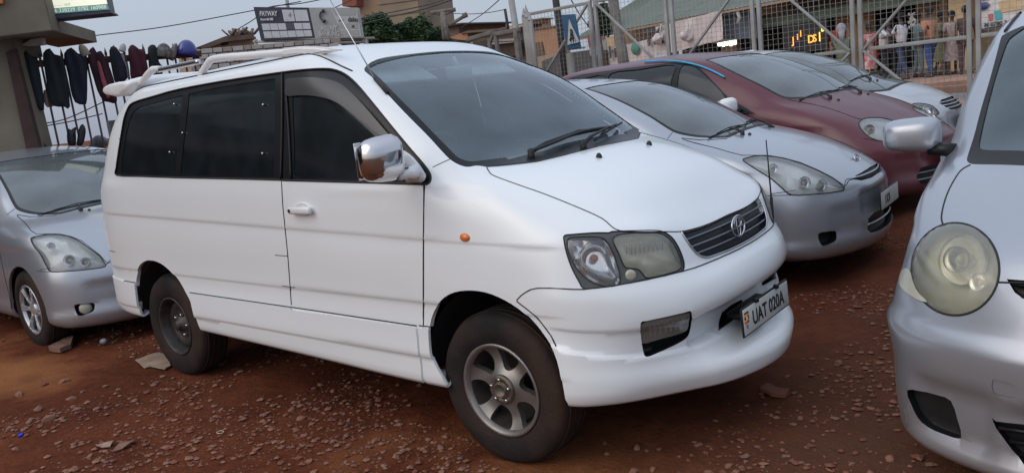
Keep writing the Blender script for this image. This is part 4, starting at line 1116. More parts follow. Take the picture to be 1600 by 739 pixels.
def wrow(xr, xc, y, zr, zf, front, xs=(-3.0, -2.3, -1.3)):
    L = [(xr, 0, zr), (xr+.02, y*.6, zr), (xc, y-.07, zr)]; fx = front[0][0]
    for k, x in enumerate(xs):
        lo = xc+.15+.05*k; hi = fx-.2*(3-k); L.append((min(max(x, lo), max(hi, lo)), y, zr+(zf-zr)*(k+1)/4))
    return L+front
def close_top(R, cx, dz=.006): return R+[[(cx+(x-cx)*.72, 0, z+dz) for x, y, z in R[-1]]]
def wish_rows():
    return close_top([
     wrow(-3.62, -3.5, .78, .22, .20, [(-.42, .78, .2), (0, .78, .2), (.34, .78, .2), (.52, .70, .19), (.66, .49, .18), (.76, .25, .18), (.79, 0, .18)]),
     wrow(-3.68, -3.55, .83, .26, .25, [(-.42, .835, .25), (0, .838, .25), (.35, .838, .25), (.56, .75, .215), (.74, .51, .205), (.82, .26, .205), (.84, 0, .205)]),
     wrow(-3.70, -3.57, .84, .38, .36, [(-.42, .842, .36), (0, .845, .36), (.35, .842, .36), (.585, .76, .34), (.765, .52, .33), (.845, .26, .32), (.865, 0, .32)]),
     wrow(-3.71, -3.58, .845, .52, .50, [(-.42, .845, .50), (0, .848, .50), (.35, .842, .50), (.58, .762, .48), (.76, .52, .47), (.845, .26, .46), (.865, 0, .46)]),
     wrow(-3.70, -3.57, .846, .64, .60, [(-.42, .846, .60), (0, .848, .60), (.34, .838, .60), (.565, .758, .60), (.75, .51, .58), (.835, .26, .58), (.855, 0, .58)]),
     wrow(-3.68, -3.55, .845, .74, .69, [(-.42, .845, .69), (0, .845, .69), (.32, .825, .69), (.53, .74, .685), (.715, .49, .655), (.80, .25, .655), (.82, 0, .66)]),
     wrow(-3.66, -3.53, .84, .84, .79, [(-.42, .84, .79), (0, .835, .80), (.26, .800, .795), (.44, .70, .785), (.62, .46, .745), (.71, .24, .735), (.735, 0, .735)]),
     wrow(-3.64, -3.5, .833, .92, .88, [(-.42, .832, .875), (0, .808, .885), (.16, .765, .885), (.28, .65, .875), (.42, .43, .855), (.50, .22, .85), (.52, 0, .85)]),
     wrow(-3.62, -3.47, .82, .99, .95, [(-.44, .812, .945), (-.12, .765, .955), (-.02, .71, .955), (.07, .59, .955), (.15, .40, .955), (.19, .2, .958), (.20, 0, .96)]),
     wrow(-3.58, -3.43, .80, 1.05, 1.0, [(-.55, .785, 1.0), (-.33, .735, 1.012), (-.24, .675, 1.015), (-.16, .57, 1.02), (-.09, .40, 1.025), (-.055, .2, 1.03), (-.045, 0, 1.032)]),
     wrow(-3.50, -3.36, .74, 1.22, 1.2, [(-.82, .72, 1.19), (-.68, .68, 1.205), (-.60, .625, 1.215), (-.535, .53, 1.225), (-.48, .37, 1.235), (-.45, .19, 1.24), (-.44, 0, 1.242)]),
     wrow(-3.36, -3.22, .665, 1.39, 1.38, [(-1.18, .635, 1.375), (-1.08, .605, 1.39), (-1.02, .56, 1.405), (-.97, .475, 1.415), (-.93, .34, 1.425), (-.91, .17, 1.43), (-.90, 0, 1.432)]),
     wrow(-3.26, -3.10, .60, 1.46, 1.46, [(-1.38, .585, 1.452), (-1.30, .56, 1.462), (-1.26, .52, 1.468), (-1.22, .44, 1.476), (-1.19, .32, 1.483), (-1.17, .16, 1.487), (-1.165, 0, 1.488)]),
     wrow(-3.1, -2.95, .46, 1.505, 1.52, [(-1.62, .45, 1.515), (-1.56, .42, 1.518), (-1.54, .38, 1.52), (-1.52, .32, 1.523), (-1.50, .24, 1.527), (-1.49, .12, 1.53), (-1.49, 0, 1.53)]),
     wrow(-2.95, -2.85, .28, 1.525, 1.55, [(-1.85, .26, 1.55), (-1.82, .24, 1.55), (-1.81, .21, 1.55), (-1.8, .17, 1.55), (-1.79, .13, 1.551), (-1.78, .07, 1.552), (-1.78, 0, 1.552)]),
    ], -2.4)
BAND = [(-3.14, 1.06), (-3.02, 1.28), (-2.85, 1.385), (-2.3, 1.405), (-1.6, 1.405), (-1.3, 1.395), (-1.05, 1.30), (-.75, 1.11), (-.48, .965), (-.46, .945), (-.7, .95), (-1.3, .975), (-2.2, 1.02), (-2.8, 1.05)]
SIDEW = [([(-3.05, 1.09), (-2.93, 1.28), (-2.7, 1.365), (-2.34, 1.38), (-2.32, 1.2), (-2.34, 1.05), (-2.7, 1.07)], 'tint'),
         ([(-2.27, 1.04), (-2.26, 1.3), (-2.26, 1.385), (-1.9, 1.39), (-1.44, 1.39), (-1.42, 1.3), (-1.42, 1.0), (-1.8, 1.015)], 'tint'),
         ([(-1.35, .995), (-1.35, 1.25), (-1.34, 1.375), (-1.2, 1.35), (-.95, 1.21), (-.62, 1.01), (-.55, .97), (-.7, .97), (-1.0, .98)], 'tint2')]
def wish():
    F = dict(
      ws=([(1140, 215), (1120, 216), (1093, 215), (1077, 213), (1062, 210), (1049, 205), (1030, 193), (1011, 181), (968, 159), (928, 143.5), (909, 138.5)], [(-1.19, -.50), (-1.165, -.40), (-1.13, -.26), (-1.115, -.12)], 3),
      side=SIDEW, band=BAND,
      lamp=[([(1161, 251), (1167, 247), (1184, 243.6), (1200, 244.5), (1221, 247), (1249, 255), (1278, 267), (1300, 278), (1313, 288), (1319, 294.5), (1316, 298), (1298, 301), (1278, 303), (1238, 305), (1222, 294), (1207, 281), (1192, 271), (1178, 262.6)], 'lens', 'wishhouse', .055, (-.8, .55, -.25),
             [(1262, 284, .040, .035, 'chrome'), (1288, 288, .036, .03, 'chrome'), (1212, 262, .030, .03, 'reflector')])],
      holes=[([(1278.5, 365), (1292, 362), (1305, 361), (1307, 368), (1306, 376), (1297, 381), (1286, 384), (1281, 379)], 'inkblack', 'fog_lamp_hole', .06, (-.85, .5, 0))],
      mid=[([(0, .655), (-.15, .65), (-.30, .655), (-.36, .672), (-.30, .69), (-.15, .70), (0, .705)], 'inkblack', 'grille', .03),
           ([(0, .29), (-.20, .29), (-.32, .30), (-.35, .33), (-.33, .40), (-.25, .425), (0, .425)], 'inkblack', 'lower_grille', .05)],
      bars=1, barm='silver',
      seams=[([(1195, 306), (1215, 305.5), (1238, 305)], .0025), ([(1319, 294), (1322, 281), (1332, 279), (1345, 277)], .0025), ([(1051, 207), (1043, 217)], .0022)],
      seaml=[([(-.36, .3), (-.36, .6), (-.42, .9)], .003), ([(-1.36, .3), (-1.38, .95)], .003), ([(-2.28, .55), (-2.28, 1.0)], .003), ([(.36, .66), (.5, .672)], .0025)],
      hood=([(1135, 217), (1095, 219), (1065, 216), (1080, 222), (1120, 232), (1160, 243), (1200, 243), (1250, 254), (1300, 277), (1320, 291), (1326, 282), (1340, 279), (1352, 276)], [], 2),
      mirror=(-.50, .93, 1.0, .11, .19, .14, 'silver'),
      nozzles=[(.02, .25)],
      wipers=[((-.16, -.58), (-.10, .02), (-.02, -.30)), ((-.12, .05), (-.18, .52), (0, .22))])
    M['wishhouse'] = mat('lamp_housing_silver', (.78, .79, .76), .3, metal=.4, var=.12)
    c = car('silver_estate_car', 'silver estate car with pointed headlights and number plate beside the white van front', wish_rows(), (-.265, 2.696, .03), rad(2.23), M['silver'], F, step=.037)
    R = c.root
    # emblem on the bonnet tip
    ec = c.cast((3, 0, .765), (-1, 0, 0)); b2 = NB(); en = Vector((.8, 0, .55)).normalized(); ex = Vector((0, 1, 0)); ez = en.cross(ex)
    for cx, cz, a, b in ((0, 0, .055, .038), (0, .012, .032, .016), (0, 0, .014, .036)):
        add_tube(b2, [ec+en*.008+ex*(cx+a*math.cos(t))+ez*(cz+b*math.sin(t)) for t in [2*math.pi*k/28 for k in range(28)]], .0045, 6, closed=True)
    build('emblem', b2, M['chromedull'], R)
    own = []
    fr, MM = plate_obj(R, Vector((.892, 0, .50)), (1, 0, .03), '', .50, .115)
    own.append(fr)
    text('plate_lettering', 'UOI', .085, M['inkblack'], MM @ Matrix.Translation((-.15, -.03, .0075)), fr, bold=.0016, xs=.9)
    # ---- second one of the same kind, parked behind the van
    def copy_tree(o, parent):
        n = o.copy(); COL.objects.link(n)
        if parent: n.parent = parent
        for ch in list(o.children):
            if ch not in own: copy_tree(ch, n)
        return n
    r2 = copy_tree(R, None); r2.name = 'silver_estate_car'
    r2.location = (-4.76, -.089, -.03); r2.rotation_euler = (0, 0, rad(-.66))
    r2['label'] = 'silver estate car behind the rear of the white van, below the clothes rail'
    for sgn in (-1, 1):
        L = c.pxl([(1278.5, 365), (1305, 361), (1307, 376), (1286, 384)]); p = sum(L, Vector())/len(L)
        if sgn > 0: p = mir([p])[0]
        d = Vector((.85, sgn*.5, 0)).normalized()
        b2 = NB(); add_lathe(b2, [(.045, -.02), (.045, .0), (.036, .006), (.02, .012), (0, .014)], 22, Matrix.Translation(p-d*.018) @ d.to_track_quat('Z', 'Y').to_matrix().to_4x4())
        build('fog_lamp', b2, M['lensold2'], r2)
    return c
def mod(rows, fn): return [[fn(*p) for p in r] for r in rows]
def maroon():
    rows = mod(wish_rows(), lambda x, y, z: (x*(1 if x < .3 else .97) - (.0), y, z + (.012 if x < -.3 else -.045*max(0, min(1, (x+.1)/.6)))*max(0, min(1, (z-.5)/.2))))
    F = dict(
      ws=([(1275, 153), (1250, 155), (1229, 155), (1215, 150), (1200, 142), (1175, 129), (1150, 117), (1125, 104), (1108, 96.5)], [(-1.16, -.50), (-1.135, -.40), (-1.10, -.26), (-1.085, -.12)], 3),
      side=[([(x, z+(.05 if z > 1.3 else 0)) for x, z in SIDEW[0][0]], 'tint'), ([(x, z+(.065 if z > 1.37 else 0)) for x, z in SIDEW[1][0]], 'tint'), ([(-1.34, 1.01), (-1.34, 1.25), (-1.34, 1.45), (-1.2, 1.42), (-.95, 1.26), (-.78, 1.11), (-.76, .97), (-1.0, .98)], 'tint2'), ([(-.70, .97), (-.70, 1.045), (-.60, 1.0), (-.52, .96), (-.6, .96)], 'tint2')], band=[(x, z+(.075 if z > 1.3 else .04 if z > 1.2 else 0)) for x, z in BAND],
      lamp=[([(1342, 194), (1346, 188), (1354, 185), (1370, 184), (1388, 186.5), (1403, 194), (1412, 206), (1409, 217), (1395, 221), (1375, 220.5), (1358, 214), (1347, 204)], 'lens', 'wishhouse', .06, (-.7, .7, -.15),
             [(1360, 203, .045, .035, 'reflector'), (1362, 206, .022, .02, 'amberdull'), (1392, 205, .04, .04, 'reflector')])],
      mid=[([(0, .25), (-.25, .25), (-.42, .27), (-.45, .33), (-.40, .40), (0, .41)], 'inkblack', 'lower_grille', .05), ([(0, .70), (-.25, .705), (-.33, .72), (-.25, .745), (0, .75)], 'inkblack', 'grille', .03)],
      seams=[([(1349, 217), (1360, 218), (1375, 221)], .003), ([(1232, 156), (1290, 168), (1342, 186), (1352, 184)], .003), ([(1395, 221), (1410, 228), (1425, 232)], .003)],
      seaml=[([(-.36, .3), (-.36, .6), (-.42, .9)], .003), ([(-1.36, .3), (-1.38, .95)], .003)],
      mirror=(-.62, .95, 1.04, .11, .19, .14, 'whitetrim'), nozzles=[(.05, .28)], wipers=[((-.16, -.58), (-.10, .02), (-.02, -.30)), ((-.12, .05), (-.18, .52), (0, .22))])
    c = car('maroon_car', 'maroon estate car with blue lined window visors and round cornered headlight', rows, (-.139, 4.46, .15), rad(-9.9), M['maroon'], F)
    for sgn in (-1, 1):
        L = c.pxl([(1008, 98.5), (1030, 97.2), (1053, 97.5), (1075, 100), (1095, 105), (1115, 113), (1133, 122.5)], 3, closed=False)
        L = c.lift(L, .012); L = L if sgn < 0 else mir(L)
        b2 = NB(); add_tube(b2, L, .009, 6); build('blue_visor_trim', b2, M['cyan'], c.root)
    fr, MM = plate_obj(c.root, Vector((.875, 0, .47)), (1, 0, .03), '', .50, .115)
    return c
def saloon():
    rows = mod(wish_rows(), lambda x, y, z: (x*(.98 if x > 0 else 1), y, z-.03*max(0, min(1, (z-1.2)/.3))))
    F = dict(
      ws=([(1390, 142), (1340, 148), (1300, 148), (1270, 140), (1240, 118), (1220, 100), (1206, 90)], [(-1.18, -.50), (-1.16, -.40), (-1.125, -.26), (-1.11, -.12)], 3),
      side=[([(x, z-.04*(z > 1.2)) for x, z in P], q) for P, q in SIDEW], band=[(x, z-.05*(z > 1.2)) for x, z in BAND],
      lamp=[([(1425, 164), (1433, 161.5), (1445, 162.5), (1456, 165.5), (1464, 172), (1467, 178), (1460, 181), (1448, 178), (1436, 171)], 'lens', 'wishhouse', .05, (-.8, .55, -.25), [(1457, 174, .035, .02, 'chrome'), (1442, 169, .03, .02, 'reflector')])],
      mid=[([(0, .60), (-.28, .61), (-.34, .64), (-.37, .70), (-.25, .725), (0, .73)], 'inkblack', 'grille', .03), ([(0, .26), (-.3, .27), (-.36, .33), (-.3, .37), (0, .37)], 'inkblack', 'lower_grille', .05)],
      holes=[([(0, -.50, .34), (0, -.66, .35), (0, -.66, .42), (0, -.52, .42)], 'inkblack', 'fog_lamp_hole', .05, (-.9, .3, 0))],
      bars=3, barm='chromedull', seaml=[([(-.36, .3), (-.36, .6), (-.42, .9)], .003), ([(-1.36, .3), (-1.38, .95)], .003)],
      mirror=(-.50, .93, 1.0, .11, .19, .14, 'silver2'), nozzles=[(.05, .25)], wipers=[((-.16, -.58), (-.10, .02), (-.02, -.30)), ((-.12, .05), (-.18, .52), (0, .22))])
    c = car('pale_silver_car', 'pale silver car with four bar grille, farthest of the row by the mesh fence', rows, (-.528, 6.95, .185), rad(-.7), M['silver2'], F)
    for sgn in (-1, 1):
        b2 = NB(); add_tube(b2, [c.cast((x, sgn*.50, 3), (0, 0, -1))+Vector((0, 0, .035 if 0 < k < 11 else .0)) for k, x in enumerate(np.linspace(-1.6, -3.0, 12))], .014, 7); build('roof_rail', b2, M['alloy2'], c.root)
    fr, MM = plate_obj(c.root, Vector((.875, 0, .48)), (1, 0, .03), '', .50, .115)
    return c
def sienta():
    rows = close_top([
     wrow(-3.2, -3.08, .78, .20, .15, [(-.42, .78, .15), (0, .78, .15), (.32, .79, .14), (.49, .71, .115), (.62, .50, .105), (.70, .25, .105), (.72, 0, .105)]),
     wrow(-3.27, -3.14, .83, .26, .22, [(-.42, .83, .22), (0, .835, .22), (.35, .845, .20), (.56, .765, .16), (.72, .53, .145), (.80, .26, .145), (.82, 0, .145)]),
     wrow(-3.29, -3.16, .84, .40, .37, [(-.42, .84, .37), (0, .845, .37), (.35, .858, .36), (.58, .785, .34), (.745, .54, .325), (.825, .27, .33), (.845, 0, .33)]),
     wrow(-3.30, -3.17, .845, .54, .50, [(-.42, .845, .50), (0, .848, .50), (.34, .862, .50), (.57, .79, .49), (.74, .54, .48), (.82, .27, .475), (.84, 0, .475)]),
     wrow(-3.29, -3.17, .845, .68, .62, [(-.42, .845, .62), (0, .848, .62), (.33, .862, .62), (.535, .795, .61), (.715, .54, .60), (.80, .27, .60), (.82, 0, .60)]),
     wrow(-3.29, -3.16, .845, .80, .73, [(-.42, .845, .73), (0, .848, .73), (.28, .842, .73), (.47, .775, .725), (.665, .54, .72), (.765, .27, .715), (.785, 0, .715)]),
     wrow(-3.28, -3.15, .84, .92, .85, [(-.42, .84, .85), (0, .838, .85), (.22, .822, .86), (.395, .755, .865), (.585, .53, .86), (.68, .27, .85), (.70, 0, .85)]),
     wrow(-3.27, -3.14, .835, 1.0, .96, [(-.42, .835, .955), (-.02, .815, .97), (.14, .785, .975), (.275, .70, .975), (.44, .50, .965), (.53, .25, .96), (.55, 0, .96)]),
     wrow(-3.26, -3.12, .825, 1.06, 1.03, [(-.44, .822, 1.03), (-.14, .775, 1.045), (-.0, .725, 1.05), (.10, .63, 1.05), (.20, .45, 1.05), (.26, .23, 1.055), (.28, 0, 1.058)]),
     wrow(-3.24, -3.10, .81, 1.12, 1.08, [(-.50, .80, 1.075), (-.28, .745, 1.085), (-.17, .69, 1.09), (-.09, .60, 1.095), (-.01, .43, 1.10), (.025, .21, 1.105), (.035, 0, 1.107)]),
     wrow(-3.20, -3.06, .79, 1.30, 1.28, [(-.72, .765, 1.28), (-.56, .733, 1.29), (-.48, .688, 1.30), (-.42, .60, 1.31), (-.365, .41, 1.32), (-.34, .2, 1.325), (-.335, 0, 1.327)]),
     wrow(-3.12, -2.98, .715, 1.49, 1.50, [(-1.0, .70, 1.505), (-.90, .672, 1.515), (-.84, .635, 1.53), (-.79, .555, 1.545), (-.74, .365, 1.555), (-.72, .18, 1.56), (-.715, 0, 1.562)]),
     wrow(-3.02, -2.88, .67, 1.60, 1.61, [(-1.22, .66, 1.60), (-1.12, .635, 1.607), (-1.08, .59, 1.612), (-1.04, .50, 1.617), (-1.01, .33, 1.603), (-.99, .16, 1.607), (-.985, 0, 1.608)]),
     wrow(-2.9, -2.75, .52, 1.67, 1.69, [(-1.45, .52, 1.682), (-1.40, .49, 1.685), (-1.38, .45, 1.687), (-1.36, .38, 1.69), (-1.34, .28, 1.692), (-1.33, .15, 1.694), (-1.33, 0, 1.694)]),
    ], -2.1)
    F = dict(relief=sienta_relief, screen='screen',
      ws=([(1700, 268), (1640, 262), (1600, 259), (1560, 257.5), (1530, 257), (1517, 256), (1511, 251), (1513, 240), (1522, 212), (1533, 170), (1545, 130), (1556, 90), (1564, 60), (1568, 55)], [(-.93, -.56), (-.91, -.45), (-.88, -.28), (-.87, -.12)], 3),
      glass=[(1700, 243), (1640, 239), (1600, 236), (1560, 235), (1537, 234), (1530, 228), (1532, 212), (1543, 165), (1556, 118), (1570, 75), (1577, 61)],
      glasstop=[(-.905, -.53), (-.885, -.44), (-.855, -.28), (-.84, -.12)],
      side=[([(-2.9, 1.14), (-2.85, 1.40), (-2.7, 1.47), (-2.2, 1.50), (-2.2, 1.12)], 'tint'), ([(-2.14, 1.12), (-2.14, 1.50), (-1.4, 1.505), (-1.3, 1.48), (-1.3, 1.09), (-1.7, 1.1)], 'tint'), ([(-1.24, 1.09), (-1.24, 1.3), (-1.24, 1.48), (-1.1, 1.43), (-.85, 1.26), (-.62, 1.08), (-.60, 1.04), (-.9, 1.06)], 'tint2')],
      lamp=[([(1493+68.5*math.cos(rad(a)), 420.5-72*math.sin(rad(a))) for a in range(0, 360, 20)], 'lensold', 'siehouse', .07, (-.85, .45, -.25),
             [(1490, 405, .085, .05, 'reflectorold'), (1490, 405, .045, .02, 'chromedull'), (1520, 440, .03, .03, 'reflector')])],
      bulge=.03,
      holes=[([(1417, 609), (1440, 611), (1465, 617), (1486, 626), (1496, 655), (1502, 684), (1475, 678), (1450, 667), (1434, 652), (1424, 632)], 'inkblack', 'fog_lamp_hole', .035, (-.9, .4, 0)),
             ([(1551, 593), (1568, 597), (1585, 601), (1586, 621), (1568, 618), (1552, 613)], 'silver', 'towing_cover', .003, (-1, .1, 0))],
      mid=[([(0, .20), (-.22, .205), (-.40, .215), (-.43, .25), (-.49, .345), (0, .36)], 'inkblack', 'lower_grille', .05), ([(0, .68), (-.2, .685), (-.36, .72), (-.43, .76), (-.455, .795), (-.2, .81), (0, .815)], 'inkblack', 'grille', .03)],
      bars=3, barm='black',
      seams=[([(1516, 258), (1500, 268), (1484, 294), (1475, 318), (1471, 340), (1474, 352)], .003), ([(1561, 441), (1580, 441.5), (1600, 442), (1620, 443)], .0035)],
      seaml=[([(-.40, .3), (-.38, .7), (-.42, .95)], .003), ([(-1.27, .3), (-1.27, 1.0)], .003)],
      mirror=(-.37, .925, 1.165, .13, .24, .15, 'silver'), nozzles=[(.02, .28)], wipers=[])
    M['siehouse'] = mat('aged_lamp_housing', (.50, .52, .47), .45, metal=.25, var=.12)
    c = car('round_lamp_car', 'silver compact people carrier with large round headlight at the right edge', rows, (2.175, .401, -.02), rad(-88.08), M['silver'], F, rear=-3.3, wb=-2.70, wr=.30, step=.034)
    # side marker lamp wrapped round the corner beside the headlight
    L = c.pxl([(1414, 421), (1424, 424), (1428, 440), (1436, 458), (1450, 473), (1436, 470), (1420, 460), (1408, 447), (1408, 432)], 3)
    d = Vector((-.6, .8, 0))
    for sgn in (-1, 1):
        t = patch(c, L if sgn < 0 else mir(L), d if sgn < 0 else mird(d), .006)
        for v in t.verts: v.co += v.normal*.012
        build('corner_lamp', t, M['lensold2'], c.root)
    for sgn in (-1, 1):
        b2 = NB(); add_tube(b2, c.lift([q if sgn < 0 else mir([q])[0] for q in c.pxl([(1571, 50), (1582, 35), (1592, 24), (1600, 16), (1612, 6)], 3, closed=False)], .002), .008, 5); build('roof_gutter', b2, M['rubber'], c.root)
    return c

# ================================================================== GROUND
def gz(x, y):
    def ss(a, b, t): t = max(0, min(1, (t-a)/(b-a))); return t*t*(3-2*t)
    z = .16*ss(1.6, 4.2, y) + .05*ss(5.5, 8, y) + .16*ss(8.6, 12.5, y)
    z -= 2.2*ss(-8.6, -13, x)*ss(14, 6, y)      # the land drops behind the clothes railing
    return z
def gnoise(x, y):
    v = Vector((x, y, 0)); z = .018*noise.noise(v*1.1)+.011*noise.noise(v*3.1+Vector((5, 1, 0)))+.006*noise.noise(v*9)
    # ruts
    z -= .012*max(0, 1-abs(y+2.1+.15*noise.noise(v*.7))/.22)
    return z
def groundmat():
    m = bpy.data.materials.new('red_murram_earth'); m.use_nodes = True; nt = m.node_tree; b = nt.nodes['Principled BSDF']; L = nt.links.new
    tcn = N(nt, 'ShaderNodeTexCoord')
    def nz(s, det=6, r=.6):
        n = N(nt, 'ShaderNodeTexNoise'); n.inputs['Scale'].default_value = s; n.inputs['Detail'].default_value = det; n.inputs['Roughness'].default_value = r; L(tcn.outputs['Object'], n.inputs['Vector']); return n
    r1 = N(nt, 'ShaderNodeValToRGB'); e = r1.color_ramp.elements
    e[0].position = .30; e[0].color = (.080, .022, .011, 1); e[1].position = .72; e[1].color = (.235, .074, .033, 1)
    q = r1.color_ramp.elements.new(.5); q.color = (.142, .040, .018, 1)
    n1 = nz(.9, 8, .65); L(n1.outputs['Fac'], r1.inputs[0])
    n2 = nz(14, 6, .7); mx = N(nt, 'ShaderNodeMixRGB', blend_type='MULTIPLY'); mx.inputs[0].default_value = .8
    r2 = N(nt, 'ShaderNodeMapRange'); r2.inputs[1].default_value = .3; r2.inputs[2].default_value = .7; r2.inputs[3].default_value = .6; r2.inputs[4].default_value = 1.25
    L(n2.outputs['Fac'], r2.inputs[0]); L(r1.outputs[0], mx.inputs[1]); L(r2.outputs[0], mx.inputs[2])
    # patches of paler orange soil and grey grit
    vd = N(nt, 'ShaderNodeVectorMath', operation='DISTANCE'); vd.inputs[1].default_value = (-3.95, -1.35, 0); vs_ = N(nt, 'ShaderNodeVectorMath', operation='MULTIPLY'); vs_.inputs[1].default_value = (1, 1.7, 0); L(tcn.outputs['Object'], vs_.inputs[0]); vd.inputs[1].default_value = (-3.95, -2.3, 0); L(vs_.outputs[0], vd.inputs[0])
    rd = N(nt, 'ShaderNodeMapRange'); rd.inputs[1].default_value = 1.3; rd.inputs[2].default_value = .3; rd.inputs[4].default_value = .17; L(vd.outputs['Value'], rd.inputs[0])
    n3 = nz(.45, 5); r3 = N(nt, 'ShaderNodeMapRange'); r3.inputs[1].default_value = .55; r3.inputs[2].default_value = .72; pa = N(nt, 'ShaderNodeMath', operation='ADD'); L(n3.outputs['Fac'], pa.inputs[0]); L(rd.outputs[0], pa.inputs[1]); L(pa.outputs[0], r3.inputs[0])
    m2 = N(nt, 'ShaderNodeMixRGB'); m2.inputs[2].default_value = (.31, .125, .048, 1); L(r3.outputs[0], m2.inputs[0]); L(mx.outputs[0], m2.inputs[1])
    n5 = nz(60, 4, .7); r5 = N(nt, 'ShaderNodeMapRange'); r5.inputs[1].default_value = .62; r5.inputs[2].default_value = .70; L(n5.outputs['Fac'], r5.inputs[0])
    m3 = N(nt, 'ShaderNodeMixRGB'); m3.inputs[2].default_value = (.30, .15, .095, 1); mu = N(nt, 'ShaderNodeMath', operation='MULTIPLY'); mu.inputs[1].default_value = .5
    L(r5.outputs[0], mu.inputs[0]); L(mu.outputs[0], m3.inputs[0]); L(m2.outputs[0], m3.inputs[1]); L(m3.outputs[0], b.inputs['Base Color'])
    b.inputs['Roughness'].default_value = .95; b.inputs['Specular IOR Level'].default_value = .12
    # greyer trodden soil on the open ground ahead of the cars
    sx = N(nt, 'ShaderNodeSeparateXYZ'); L(tcn.outputs['Object'], sx.inputs[0]); n6 = nz(1.4, 4); ma = N(nt, 'ShaderNodeMath', operation='MULTIPLY_ADD'); ma.inputs[1].default_value = 1.6; L(n6.outputs['Fac'], ma.inputs[0]); L(sx.outputs['X'], ma.inputs[2])
    r6 = N(nt, 'ShaderNodeMapRange'); r6.inputs[1].default_value = 1.0; r6.inputs[2].default_value = 2.2; r6.inputs[4].default_value = .75; L(ma.outputs[0], r6.inputs[0])
    m6 = N(nt, 'ShaderNodeMixRGB'); m6.inputs[2].default_value = (.120, .060, .036, 1); L(r6.outputs[0], m6.inputs[0]); L(m3.outputs[0], m6.inputs[1]); L(m6.outputs[0], b.inputs['Base Color'])
    n4 = nz(35, 8, .7); bp = N(nt, 'ShaderNodeBump'); bp.inputs['Strength'].default_value = .9; bp.inputs['Distance'].default_value = .02; L(n4.outputs['Fac'], bp.inputs['Height']); L(bp.outputs[0], b.inputs['Normal'])
    return m
GM = groundmat()
def sheet(name, xs, ys, zf, m, **k):
    nx, ny = len(xs), len(ys); V = [(x, y, zf(x, y)) for y in ys for x in xs]
    F = [(j*nx+i, j*nx+i+1, (j+1)*nx+i+1, (j+1)*nx+i) for j in range(ny-1) for i in range(nx-1)]
    me = bpy.data.meshes.new(name); me.from_pydata(V, [], F); me.polygons.foreach_set('use_smooth', [True]*len(F)); me.materials.append(m)
    return meshobj(name, me, None, **k)
def axis(a, lo, hi, step, far):
    mid = list(np.arange(lo, hi+step/2, step)); L = []; d = step; x = lo
    while x > -far: d *= 1.25; x -= d; L.append(x)
    R = []; d = step; x = mid[-1]
    while x < far: d *= 1.25; x += d; R.append(x)
    return L[::-1]+mid+R
def ground():
    xs = axis(0, -6.5, 3.5, .035, 900); ys = axis(0, -2.9, 2.2, .035, 900)
    sheet('ground', xs, ys, lambda x, y: gz(x, y)+(gnoise(x, y) if -12 < x < 9 and -7 < y < 12 else 0), GM, kind='structure')
def hgt(x, y): return gz(x, y)+gnoise(x, y)

